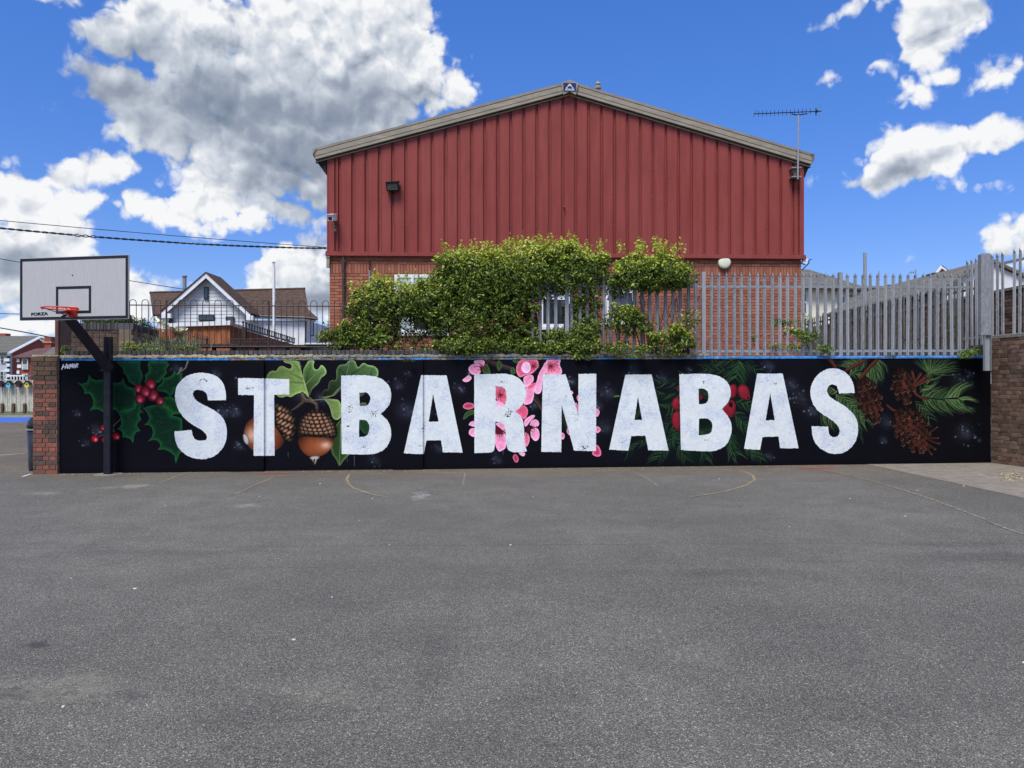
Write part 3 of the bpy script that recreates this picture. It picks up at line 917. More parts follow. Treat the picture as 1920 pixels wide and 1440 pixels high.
stroke(Z([(830, 480), (850, 560), (930, 570), (1000, 600), (1010, 660)], *AO), 3.6, 2.6, (0.30, 0.24, 0.20), 1, 1.2)
stroke(Z([(830, 480), (860, 540), (940, 560), (1000, 610)], *AO), 1.2, .8, (0.50, 0.42, 0.34), .6, 1.2)
stroke(Z([(850, 570), (790, 620), (740, 660), (700, 680)], *AO), 2.8, 1.2, (0.28, 0.22, 0.18), 1, 1.2)
stroke(Z([(880, 500), (960, 560), (1100, 548), (1200, 500), (1270, 420)], *AO), .9, .6, (0.48, 0.50, 0.34), .9)


def acorn_body(pts, hx, hy, rot=0):
    poly = chaikin(Z(pts, *AO), 3)
    sl, U, V = region(*bb(poly)); m = inside(poly, U, V)
    x0, y0, x1, y1 = bb(poly, 0)
    nx = (U - (x0 + x1) / 2) / ((x1 - x0) / 2); ny = (V - (y0 + y1) / 2) / ((y1 - y0) / 2)
    sh = np.clip(1 - (nx ** 2 * .8 + ny ** 2 * .45), 0.0, 1)[..., None]
    c = np.array((0.20, 0.07, 0.04)) * (1 - sh) + np.array((0.58, 0.31, 0.18)) * sh
    h = np.exp(-((nx - hx) ** 2 * 9 + (ny - hy) ** 2 * 6))[..., None]
    c = c * (1 - .75 * h) + np.array((0.92, 0.76, 0.66)) * .75 * h
    c *= 0.92 + 0.16 * NZ2[sl][..., None]
    blend(sl, np.clip(c, 0, 1), m.astype(np.float32))


def acorn_cap(pts, cx, cy, rot, rows, cells):
    poly = chaikin(Z(pts, *AO), 2)
    sl, U, V = region(*bb(poly)); m = inside(poly, U, V); d = pdist(poly, U, V)
    cu, cv = 440 + cx / 6.546, 665 + cy / 6.546
    x = (U - cu) * math.cos(rot) + (V - cv) * math.sin(rot); y = -(U - cu) * math.sin(rot) + (V - cv) * math.cos(rot)
    xn = x / 38; yb = y - 7 * np.cos(xn * 1.35) + 1.2 * (NZ1[sl] - .5) * 4
    ry = yb / rows
    rr = np.abs(np.sin(math.pi * ry))
    off = (np.floor(ry) * 1.7)
    lx = np.arcsin(np.clip(x / 40, -.98, .98))
    rc = np.abs(np.sin(math.pi * (lx * cells + off + (NZ2[sl] - .5) * .35)))
    cell = np.clip(rr * 1.5, 0, 1) * np.clip(rc * 1.6, 0, 1)
    hl = np.clip(rr * rc * 1.3 - .25, 0, 1)
    c = np.array((0.06, 0.045, 0.04)) * (1 - cell[..., None]) + np.array((0.44, 0.33, 0.25)) * cell[..., None]
    c = c + np.array((0.30, 0.20, 0.15)) * hl[..., None] * np.clip(1.1 - np.abs(xn) * 1.1, 0, 1)[..., None]
    edge = np.clip(d / 9, 0.3, 1)[..., None]
    blend(sl, np.clip(c * edge * (.8 + .4 * NZ1[sl][..., None]), 0, 1), m.astype(np.float32))
    blend(sl, (0.03, 0.025, 0.03), np.clip(1 - d / .9, 0, 1) * .9)


acorn_body([(240, 770), (160, 830), (120, 930), (130, 1030), (180, 1130), (240, 1180), (400, 1200), (500, 1180), (570, 1130), (612, 1070), (590, 1000), (500, 860), (350, 740)], -.6, .05)
acorn_cap([(480, 595), (560, 598), (650, 640), (720, 710), (755, 800), (750, 920), (725, 1030), (690, 1085), (640, 1090), (590, 1020), (530, 920), (480, 860)], 620, 850, -.62, 6.6, 2.6)
shape(Z([(108, 970), (150, 972), (185, 1020), (190, 1070), (178, 1108), (140, 1095), (112, 1040)], *AO), (0.70, 0.69, 0.66), (0.25, 0.24, 0.23), 2.5)
acorn_body([(772, 1000), (1220, 1010), (1222, 1060), (1190, 1150), (1110, 1225), (1000, 1262), (890, 1245), (820, 1180), (778, 1090)], .55, -.15)
acorn_cap([(768, 1000), (768, 880), (800, 780), (870, 705), (960, 668), (1080, 680), (1165, 735), (1225, 820), (1255, 900), (1262, 980), (1235, 1028), (1120, 1010), (1000, 1018), (880, 1000), (790, 1012)], 1012, 850, 0, 7.2, 4.2)
shape(Z([(905, 1268), (960, 1232), (1035, 1238), (1050, 1268), (1010, 1290), (1000, 1345), (965, 1350), (955, 1300)], *AO), (0.66, 0.65, 0.62), (0.20, 0.14, 0.13), 3)
stroke(Z([(978, 1290), (970, 1350)], *AO), 1.6, .8, (0.20, 0.10, 0.08), 1)

# --- blossom
BO = (850, 665, 6.697)
PK, PL, PD = (0.94, 0.58, 0.72), (0.97, 0.72, 0.84), (0.87, 0.33, 0.46)
DR = (0.38, 0.06, 0.12)


def petal(pts, a=PK, b=PL, rim=(1.0, 0.84, 0.92), grad=(0, 1, .15), out=(0.45, 0.08, 0.16)):
    shape(Z(pts, *BO), a, b, 5, rim=rim, rimw=.5, smooth=2, grad=grad)


def stamens(cx, cy, n, r, a0, a1, c=DR):
    cu, cv = 850 + cx / 6.697, 665 + cy / 6.697
    glow(cu, cv, r / 6.697 * .4, c, .75)
    for i in range(n):
        a = a0 + (a1 - a0) * (i + .5) / n + random.uniform(-.12, .12)
        rr = r / 6.697 * random.uniform(.6, 1.1)
        e = (cu + rr * math.cos(a), cv - rr * math.sin(a))
        stroke(curve((cu, cv), e, random.uniform(-.15, .15)), .5, .25, c, .9)
        dot(e[0], e[1], .9, (0.25, 0.03, 0.06) if random.random() < .6 else (0.85, 0.72, 0.35), .95)


stroke(Z([(400, 60), (560, 130), (760, 190)], *BO), 6, 3.5, (0.20, 0.14, 0.16), 1, 2)
stroke(Z([(400, 60), (560, 120), (760, 175)], *BO), 1.5, 1, (0.34, 0.26, 0.28), .8, 2)
stroke(Z([(1000, 520), (1060, 600), (1120, 690)], *BO), 6, 4, (0.17, 0.13, 0.12), 1, 2)
stroke(Z([(1010, 560), (1070, 620), (1120, 720)], *BO), 1, .8, (0.40, 0.30, 0.27), .8, 1)
stroke(Z([(1370, 690), (1400, 800), (1440, 920)], *BO), 8, 5, (0.10, 0.15, 0.09), 1, 2)
for pts in ([(350, 200), (400, 120), (425, 110), (460, 200), (470, 245), (400, 245)], [(560, 70), (600, 90), (612, 140), (600, 180), (570, 212), (545, 170), (550, 110)], [(715, 240), (715, 190), (745, 150), (775, 190), (785, 245)],
            [(118, 832), (130, 760), (180, 705), (260, 690), (260, 745), (190, 770)], [(730, 70), (820, 62), (815, 110), (770, 105)]):
    shape(Z(pts, *BO), (0.17, 0.28, 0.13), (0.30, 0.42, 0.22), 3, smooth=2)
petal([(255, 70), (395, 70), (392, 120), (370, 175), (310, 135), (258, 112)])
petal([(185, 175), (212, 135), (262, 112), (315, 130), (345, 190), (340, 245), (262, 265), (200, 225)])
stamens(372, 160, 7, 100, 2.2, 4.2)
petal([(103, 322), (150, 290), (192, 252), (238, 290), (205, 335), (150, 350)])
petal([(785, 180), (800, 130), (830, 68), (1000, 50), (1062, 70), (1075, 150), (1020, 215), (960, 255), (900, 258), (840, 292), (800, 250)], (0.80, 0.34, 0.44), (0.93, 0.55, 0.66))
petal([(845, 150), (895, 85), (950, 95), (978, 165), (955, 225), (900, 237), (860, 205)], (0.95, 0.74, 0.86), (0.97, 0.80, 0.90))
stamens(1000, 150, 9, 80, -1.2, 1.4)
petal([(870, 290), (920, 260), (1000, 250), (1015, 330), (960, 380), (900, 430)])
petal([(1160, 70), (1225, 55), (1355, 50), (1330, 130), (1365, 190), (1362, 260), (1150, 260), (1165, 150)], (0.92, 0.50, 0.62), PL)
petal([(1125, 150), (1150, 90), (1185, 120), (1160, 240), (1115, 330), (1110, 470), (1065, 502), (1015, 480), (1020, 400), (1050, 330), (1065, 250)], (0.95, 0.60, 0.74), PL)
petal([(905, 420), (960, 370), (1052, 345), (1020, 430), (1010, 530), (990, 605), (930, 632), (870, 625), (900, 540)], (0.93, 0.55, 0.68), PL)
shape(Z([(920, 420), (975, 365), (1055, 345), (1010, 400), (960, 440)], *BO), (0.90, 0.33, 0.42), (0.93, 0.5, 0.6), 3)
stamens(1215, 140, 10, 120, -1.9, .5)
petal([(760, 720), (870, 628), (912, 650), (942, 700), (925, 780), (880, 822), (835, 760)], (0.88, 0.34, 0.47), (0.93, 0.46, 0.58))
# inside the R
petal([(520, 390), (600, 395), (680, 400), (680, 480), (670, 640), (520, 565)], (0.85, 0.38, 0.48), (0.90, 0.52, 0.62))
petal([(515, 565), (600, 600), (670, 640), (670, 680), (515, 680)], PL, PL)
stamens(590, 510, 11, 80, 0, 6.28)
petal([(515, 870), (590, 840), (660, 850), (660, 1000), (600, 930)], PK, PL)
petal([(515, 960), (600, 960), (665, 1000), (665, 1170), (620, 1200), (570, 1225), (530, 1150), (515, 1080)], PK, PL)
shape(Z([(515, 880), (570, 920), (640, 980), (640, 1010), (560, 1010), (515, 1000)], *BO), (0.30, 0.08, 0.10), (0.55, 0.2, 0.26), 4, soft=2)
stamens(545, 950, 12, 110, -1.5, .2)
# right flower
petal([(880, 825), (960, 770), (1010, 753), (1032, 775), (970, 830), (900, 930)])
petal([(955, 870), (990, 815), (1050, 812), (1082, 860), (1060, 912), (970, 895)])
petal([(975, 920), (1060, 915), (1087, 1000), (1070, 1070), (1020, 1092), (965, 1020)])
petal([(890, 960), (950, 1000), (962, 1080), (925, 1160), (900, 1150)], (0.88, 0.36, 0.48), PK)
stamens(935, 935, 13, 110, -1.9, 1.2, (0.32, 0.08, 0.08))
petal([(187, 885), (215, 842), (270, 828), (270, 912), (220, 895)])
petal([(187, 980), (212, 928), (270, 918), (270, 1045), (210, 1015)])
petal([(112, 650), (150, 605), (200, 603), (260, 618), (260, 672), (190, 692), (140, 682)], (0.72, 0.24, 0.36), (0.88, 0.45, 0.56))
stroke(Z([(150, 650), (230, 640)], *BO), .6, .3, DR, .8)
petal([(805, 1225), (905, 1228), (897, 1272), (860, 1278)])
petal([(740, 1290), (762, 1250), (790, 1248), (822, 1300), (812, 1350), (775, 1357)], (0.62, 0.16, 0.28), (0.86, 0.42, 0.55))
petal([(1790, 660), (1843, 710), (1820, 775), (1790, 785)], (0.88, 0.36, 0.46), PL)
petal([(1790, 885), (1858, 930), (1835, 975), (1790, 992)], (0.86, 0.34, 0.45), PL)
petal([(1735, 1240), (1795, 1110), (1850, 1190), (1860, 1255), (1825, 1285), (1765, 1270)], (0.78, 0.20, 0.34), PK)
petal([(1505, 610), (1565, 600), (1565, 790), (1535, 760)], (0.78, 0.36, 0.46), PK)
petal([(1470, 445), (1508, 470), (1498, 502), (1475, 490)])
petal([(1548, 520), (1575, 500), (1575, 590), (1552, 570)], (0.8, 0.3, 0.4), PK)
petal([(1355, 965), (1402, 1005), (1392, 1060), (1355, 1072)], (0.85, 0.33, 0.45), PL)
petal([(1418, 965), (1440, 900), (1490, 1030), (1450, 1010)], (0.5, 0.12, 0.2), PL)

# --- yew with red berries
YO = (1130, 665, 6.4)


def needles(p0, p1, n, ln, spread, c1, c2, w0=0.9, alpha=.85, side=0, curveamt=.1):
    ax = math.atan2(p1[1] - p0[1], p1[0] - p0[0])
    for i in range(n):
        t = (i + random.random()) / n
        s = side or random.choice((-1, 1))
        a = ax + s * spread * random.uniform(.75, 1.25)
        L_ = ln * random.uniform(.7, 1.1)
        b = (p0[0] + (p1[0] - p0[0]) * t, p0[1] + (p1[1] - p0[1]) * t)
        k = random.random()
        c = tuple(c1[j] * (1 - k) + c2[j] * k for j in range(3))
        stroke(curve(b, (b[0] + L_ * math.cos(a), b[1] + L_ * math.sin(a)), s * curveamt * random.uniform(.2, 1.4), 4), w0, w0 * .35, c, alpha)


GA, GB = (0.02, 0.09, 0.06), (0.16, 0.30, 0.16)
for (u, v, r) in [(1335, 790, 45), (1290, 770, 35), (1370, 740, 30), (1240, 830, 26), (1300, 850, 30), (1390, 820, 25), (1250, 760, 26)]:
    glow(u, v, r, (0.02, 0.11, 0.06), .8)
D = 6.4
for (a, b, n, ln, s) in [((1640, 70), (1600, 290), 46, 34, .75), ((1700, 90), (1860, 190), 14, 18, .6), ((1640, 90), (1300, 80), 20, 24, .6), ((1560, 200), (1200, 170), 22, 22, .55),
                         ((1300, 340), (660, 350), 30, 24, .5), ((1200, 450), (650, 480), 26, 22, .5), ((900, 560), (760, 650), 16, 24, .7), ((1000, 700), (700, 900), 26, 26, .6),
                         ((1000, 800), (640, 1260), 44, 28, .5), ((560, 960), (300, 1180), 24, 20, .5), ((820, 900), (1000, 1250), 26, 26, .5), ((1200, 900), (1240, 1250), 30, 26, .5),
                         ((1450, 900), (1620, 1200), 36, 28, .5), ((1560, 700), (1780, 900), 34, 26, .6), ((1600, 560), (1800, 620), 22, 22, .6), ((1300, 520), (1160, 450), 14, 16, .6), ((1330, 860), (1160, 960), 18, 18, .6),
                         ((480, 620), (380, 740), 12, 14, .5), ((1780, 1040), (1900, 1260), 26, 20, .5), ((1700, 1080), (1820, 1220), 16, 18, .5), ((1530, 950), (1560, 1240), 18, 22, .4), ((900, 190), (960, 230), 4, 10, .3)]:
    p0 = (1130 + a[0] / D, 665 + a[1] / D); p1 = (1130 + b[0] / D, 665 + b[1] / D)
    needles(p0, p1, int(n * 1.3), ln * .85, s, GA, (0.07, 0.19, 0.11), 1.0, .7)
    needles(p0, p1, n // 2, ln, s, GB, (0.33, 0.47, 0.27), .6, .7)
stroke([(1152, 743.5), (1160, 742.5)], 1.6, 1.6, (0.26, 0.44, 0.16), 1)


def yewberry(pts, hx=.0, hole=None):
    shape(Z(pts, *YO), (0.52, 0.11, 0.17), (0.28, 0.05, 0.09), 4, smooth=2, grad=(.4, .6, -.5))
    if hole:
        dot(1130 + hole[0] / D, 665 + hole[1] / D, hole[2] / D, (0.60, 0.20, 0.26), .9)
        dot(1130 + hole[0] / D, 665 + hole[1] / D, hole[2] * .65 / D, (0.04, 0.02, 0.03), 1)


yewberry([(1540, 360), (1580, 350), (1615, 390), (1610, 480), (1570, 530), (1500, 530), (1500, 400)])
yewberry([(1618, 400), (1650, 358), (1710, 362), (1750, 400), (1772, 470), (1770, 530), (1720, 555), (1660, 530), (1620, 470)], hole=(1742, 520, 30))
yewberry([(1400, 660), (1500, 560), (1560, 540), (1600, 590), (1600, 680), (1570, 750), (1500, 765), (1440, 720)])
shape(Z([(1500, 600), (1540, 560), (1570, 600), (1545, 650)], *YO), (0.06, 0.03, 0.04), (0.2, 0.05, 0.08), 2)
yewberry([(830, 560), (860, 515), (930, 505), (930, 680), (850, 660), (825, 620)])
yewberry([(825, 760), (850, 690), (930, 660), (940, 930), (870, 905), (830, 830)])
yewberry([(890, 400), (930, 360), (930, 460), (895, 440)])
shape(Z([(1155, 450), (1190, 470), (1210, 510), (1180, 555), (1150, 540)], *YO), (0.42, 0.10, 0.15), (0.2, 0.04, 0.08), 3)

# --- pine
PO = (1540, 665, 6.4)
PG1, PG2, PG3 = (0.03, 0.09, 0.06), (0.17, 0.28, 0.15), (0.50, 0.58, 0.36)


def zp(x, y): return (1540 + x / 6.4, 665 + y / 6.4)


def fan(cx, cy, a0, a1, L0, L1, n, w=.75, bow=.12):
    for k in range(3):
        for i in range(n):
            t = (i + random.random()) / n
            a = a0 + (a1 - a0) * t
            L_ = (L0 + (L1 - L0) * math.sin(math.pi * min(max(t, 0), 1))) * random.uniform(.75, 1.05) / 6.4
            c0 = zp(cx + random.uniform(-14, 14), cy + random.uniform(-14, 14))
            c = [tuple(PG1[j] * (1 - q_) + PG2[j] * q_ for j in range(3)) for q_ in (random.random(),)][0] if k < 2 else tuple(PG2[j] * .5 + PG3[j] * .5 for j in range(3))
            stroke(curve(c0, (c0[0] + L_ * math.cos(a), c0[1] + L_ * math.sin(a)), random.uniform(-bow, bow), 4), w if k < 2 else w * .6, .2, c, .85)


fan(1290, 215, -2.55, 0.15, 220, 330, 30)
fan(1290, 215, -0.55, 0.12, 380, 420, 12)
for (a, b, n, ln, s, sd) in [((1200, 520), (1500, 560), 34, 34, 0.75, 1), ((1200, 500), (1500, 540), 30, 32, .7, -1), ((1480, 540), (1640, 540), 36, 40, .55, 1), ((1480, 520), (1640, 510), 34, 40, .6, -1), ((1640, 520), (1700, 550), 20, 30, .35, 0),
                             ((1180, 460), (1330, 280), 26, 26, .5, 0), ((560, 60), (330, 180), 34, 26, .8, 1), ((540, 50), (340, 150), 26, 22, .9, -1), ((700, 60), (560, 230), 34, 34, 1.1, -1), ((640, 100), (520, 220), 24, 30, .8, -1),
                             ((360, 220), (470, 260), 16, 14, .6, 0), ((170, 470), (420, 600), 40, 34, .75, 1), ((220, 470), (440, 700), 36, 34, .5, 0), ((200, 440), (80, 430), 16, 16, .5, 0), ((420, 640), (520, 800), 20, 26, .25, 0), ((440, 800), (470, 1000), 6, 18, .2, 0),
                             ((-10, 720), (190, 760), 20, 28, 1.15, 1), ((1120, 560), (1300, 760), 18, 22, .4, 0)]:
    for (c1, c2, ww, al, f) in ((PG1, PG2, .9, .8, 1.0), (PG2, PG3, .55, .85, .6)):
        needles(zp(*a), zp(*b), int(n * f * 1.15), ln, s, c1, c2, ww, al, sd, .14)
for (pts, w0, w1) in [([(70, 30), (130, 90), (175, 160)], 6, 2.6), ([(590, 30), (450, 110), (300, 190)], 3.8, 3.2), ([(690, 40), (590, 140), (490, 260), (480, 300)], 3.2, 3.8), ([(1090, 400), (1140, 480), (1200, 520), (1280, 540)], 3.6, 1.6), ([(790, 610), (850, 660), (915, 690)], 2.0, 2.6)]:
    stroke([zp(*p) for p in pts], w0, w1, (0.22, 0.10, 0.07), 1, 1.2)
    stroke([(zp(*p)[0] - .6, zp(*p)[1] - .8) for p in pts], w0 * .4, w1 * .4, (0.40, 0.21, 0.15), .75, 1.2)


def scale_(cx, cy, ang, L_, wd_, tone=1.0, hl=.8):
    """one cone scale: pointed fan seen from outside, tip in direction ang"""
    ca, sa = math.cos(ang), math.sin(ang)
    def T(x, y): return (cx + ca * x - sa * y, cy + sa * x + ca * y)
    pts = [T(-L_ * .5, 0), T(-L_ * .1, -wd_ * .5), T(L_ * .32, -wd_ * .42), T(L_ * .55, 0), T(L_ * .32, wd_ * .42), T(-L_ * .1, wd_ * .5)]
    shape(pts, (0.29 * tone, 0.14 * tone, 0.10 * tone), (0.05 * tone, 0.022 * tone, 0.022 * tone), wd_ * .34, smooth=2)
    stroke([T(L_ * .30, -wd_ * .36), T(L_ * .5, 0), T(L_ * .3, wd_ * .34)], .75, .4, (0.66 * hl, 0.50 * hl, 0.42 * hl), .6, .9)
    stroke([T(-L_ * .3, wd_ * .1), T(L_ * .35, wd_ * .05)], .4, .3, (0.10, 0.04, 0.03), .5, .8)


def cone(a, b, wmax, rows, seed, ls=9, splay=.55):
    r = random.Random(seed)
    ax, ay = zp(*a); bx_, by_ = zp(*b)
    L_ = math.hypot(bx_ - ax, by_ - ay); ang = math.atan2(by_ - ay, bx_ - ax)
    ca, sa = math.cos(ang), math.sin(ang)
    outl = []
    for s in (-1, 1):
        for k in range(9):
            t = k / 8 if s < 0 else 1 - k / 8
            w_ = wmax * (math.sin(math.pi * min(1, (t * .85 + .12))) ** .6)
            outl.append((ax + ca * L_ * t - sa * s * w_ * .92, ay + sa * L_ * t + ca * s * w_ * .92))
    shape(outl, (0.10, 0.045, 0.035), (0.035, 0.02, 0.025), 5, smooth=1)
    for i in range(rows):
        t = 1.0 - i / (rows - 1)           # tip rows first, base rows overlap them
        w_ = wmax * (math.sin(math.pi * min(1, (t * .85 + .12))) ** .6)
        m = max(3, int(w_ * 2 / (ls * .66)))
        for j in range(m):
            f = (j + .5 + (.5 if i % 2 else 0)) / m
            if f > 1: continue
            s = (f * 2 - 1)
            x = L_ * t + r.uniform(-1, 1); y = s * w_ * .9
            scale_(ax + ca * x - sa * y, ay + sa * x + ca * y, ang + s * splay + r.uniform(-.15, .15), ls * r.uniform(1.0, 1.35), ls * r.uniform(.75, 1.0) * (1 - .3 * abs(s)), r.uniform(.5, 1.25) * (1.05 - .4 * abs(s)), r.uniform(.5, 1.1))


cone((520, 320), (650, 780), 25, 8, 1, 14.5, .4)
cone((950, 200), (1030, 545), 23, 6, 2, 15, .4)
for (x0, y0, x1, y1) in [(1090, 370, 1190, 230), (1100, 380, 1240, 270), (1110, 390, 1285, 290), (1120, 330, 1090, 210)]:
    stroke([zp(x0, y0), zp((x0 + x1) / 2, (y0 + y1) / 2), zp(x1, y1)], 1.4, 3.2, (0.23, 0.095, 0.065), 1, .8)
    stroke([zp(x0 + 6, y0), zp((x0 + x1) / 2 + 8, (y0 + y1) / 2 + 6), zp(x1 + 4, y1 + 8)], .4, .7, (0.52, 0.33, 0.26), .7, .6)
cone((960, 680), (1230, 1110), 34, 9, 3, 15.5, .45)
for (x0, y0, x1, y1) in [(1230, 960, 1390, 870), (1240, 980, 1400, 1000), (1250, 1000, 1415, 1065), (1230, 1020, 1370, 1135), (1200, 1020, 1325, 1195), (1180, 1000, 1230, 1150), (1150, 1020, 1185, 1180), (1100, 1020, 1115, 1165)]:
    stroke([zp(x0, y0), zp((x0 + x1) / 2, (y0 + y1) / 2 + 8), zp(x1, y1)], 1.0, 2.3, (0.17, 0.07, 0.05), 1, .8)
    stroke([zp(x0, y0 + 4), zp((x0 + x1) / 2, (y0 + y1) / 2 + 16), zp(x1 - 5, y1 + 8)], .3, .5, (0.42, 0.27, 0.21), .6, .6)
    dot(*zp(x1, y1), 1.2, (0.62, 0.48, 0.40), .7)

# --- tag, top left of the mural
for pts in [[(118, 683), (115, 692)], [(124, 682), (121, 691)], [(116, 688), (123, 686)], [(127, 683), (125, 689), (128, 690), (131, 683)], [(132, 690), (134, 683), (135.5, 688), (139, 682), (138, 690)],
            [(142, 683), (140, 688), (142, 690), (145, 686), (144, 683), (142, 683)]]:
    pass
HU = [[(119, 684), (115.6, 693)], [(125, 683), (121.8, 691.5)], [(117, 689), (123.5, 687.2)],
      [(127.2, 684.5), (125.4, 689.6), (127.4, 691), (130.4, 683.6)],
      [(130.2, 691), (132.8, 683.2), (133.2, 688), (136.4, 682.4), (135.2, 690)],
      [(139.4, 683), (137, 687.4), (138.4, 689.6), (141, 686), (139.6, 683)],
      [(141.4, 690), (143.4, 682.2), (146.2, 682.8), (145.4, 685.4), (142.6, 686.4), (145.8, 689)]]
for pts in HU: stroke(pts, .95, .75, (0.93, 0.93, 0.95), 1, .4)

# --- the white capitals
L0, L2, L3, L4, L5 = (0, 620, 4), (420, 640, 4), (740, 640, 4), (1100, 640, 4), (1440, 640, 4)
LET = [
    ('S', L0, [[(1695, 523, 1), (1696, 470), (1680, 405), (1645, 355), (1590, 325), (1510, 314), (1430, 325), (1365, 362), (1322, 420), (1310, 490), (1322, 560), (1355, 625), (1405, 680), (1460, 715), (1520, 750), (1553, 785), (1550, 820), (1500, 829), (1462, 815), (1445, 785), (1438, 745, 1), (1308, 757, 1), (1312, 820), (1340, 885), (1390, 930), (1455, 960), (1530, 966), (1600, 948), (1660, 900), (1698, 830), (1704, 755), (1690, 680), (1650, 630), (1600, 592), (1530, 560), (1470, 525), (1443, 480), (1455, 452), (1490, 443), (1530, 452), (1553, 480), (1560, 524, 1)]]),
    ('T', L2, [[(112, 276, 1), (490, 284, 1), (490, 400, 1), (376, 402, 1), (380, 858, 1), (228, 856, 1), (232, 405, 1), (113, 402, 1)]]),
    ('B', L2, [[(878, 258, 1), (1060, 254), (1160, 268), (1225, 312), (1254, 370), (1254, 440), (1230, 495), (1175, 545, 1), (1228, 592), (1254, 655), (1254, 725), (1226, 790), (1175, 832), (1090, 851), (882, 845, 1)],
               [(1015, 385, 1), (1070, 382), (1096, 408), (1098, 445), (1080, 478), (1060, 486), (1018, 487, 1)], [(1014, 590, 1), (1065, 588), (1090, 625), (1092, 665), (1075, 705), (1050, 718), (1012, 718, 1)]]),
    ('A', L2, [[(1480, 255, 1), (1670, 257, 1), (1790, 835, 1), (1640, 832, 1), (1628, 742, 1), (1518, 745, 1), (1498, 845, 1), (1350, 838, 1)], [(1568, 398, 1), (1610, 604, 1), (1535, 603, 1)]]),
    ('R', L3, [[(596, 250, 1), (800, 242), (885, 250), (950, 290), (985, 350), (986, 420), (960, 480), (905, 528, 1), (950, 562), (970, 615), (975, 770), (992, 825, 1), (960, 834), (868, 832), (838, 800), (832, 680), (825, 632), (795, 605), (755, 605, 1), (752, 815), (730, 836), (598, 838, 1)],
               [(757, 338, 1), (805, 338), (832, 365), (840, 410), (834, 470), (800, 496), (757, 497, 1)]]),
    ('N', L3, [[(1110, 249, 1), (1282, 248, 1), (1362, 500, 1), (1376, 560, 1), (1378, 246, 1), (1512, 243, 1), (1510, 824, 1), (1345, 820, 1), (1252, 480, 1), (1250, 830, 1), (1099, 830, 1)]]),
    ('A', L4, [[(290, 250, 1), (487, 250, 1), (614, 820, 1), (462, 818, 1), (440, 708, 1), (335, 710, 1), (312, 820, 1), (168, 812, 1)], [(384, 418, 1), (415, 590, 1), (358, 590, 1)]]),
    ('B', L4, [[(694, 247, 1), (860, 243), (955, 250), (1030, 278), (1076, 335), (1083, 400), (1062, 460), (1014, 508, 1), (1060, 560), (1088, 620), (1086, 700), (1055, 770), (1000, 812), (920, 829), (706, 815, 1)],
               [(838, 357, 1), (888, 355), (912, 388), (915, 430), (895, 470), (842, 472, 1)], [(842, 580, 1), (912, 577), (940, 612), (943, 655), (928, 695), (840, 706, 1)]]),
    ('A', L4, [[(1278, 243, 1), (1470, 243, 1), (1589, 802, 1), (1450, 802, 1), (1438, 715, 1), (1318, 718, 1), (1300, 815, 1), (1180, 806, 1)], [(1376, 392, 1), (1410, 592, 1), (1342, 592, 1)]]),
    ('S', L5, [[(650, 388, 1), (644, 330), (618, 268), (570, 224), (510, 202), (445, 206), (388, 235), (343, 285), (318, 345), (316, 405), (332, 465), (365, 515), (410, 550), (465, 582), (515, 620), (540, 668), (533, 700), (508, 720), (478, 718), (455, 695), (451, 640, 1), (325, 637, 1), (330, 705), (352, 762), (395, 808), (450, 838), (510, 847), (575, 835), (632, 790), (668, 730), (677, 655), (670, 600), (645, 548), (600, 503), (545, 465), (485, 435), (448, 400), (440, 360), (460, 330), (490, 322), (520, 340), (532, 392, 1)]]),
]


def rough(poly, amp, step=1.3):
    out = []; n = len(poly)
    for i in range(n):
        a = poly[i]; b = poly[(i + 1) % n]
        L_ = math.hypot(b[0] - a[0], b[1] - a[1])
        k = max(1, int(L_ / step))
        nx, ny = (-(b[1] - a[1]) / (L_ + 1e-9), (b[0] - a[0]) / (L_ + 1e-9))
        for j in range(k):
            t = j / k
            j_ = random.uniform(-amp, amp) * (0.35 if abs(ny) < .3 else 1)
            if random.random() < .05: j_ *= 1.8
            out.append((a[0] + (b[0] - a[0]) * t + nx * j_, a[1] + (b[1] - a[1]) * t + ny * j_))
    return out


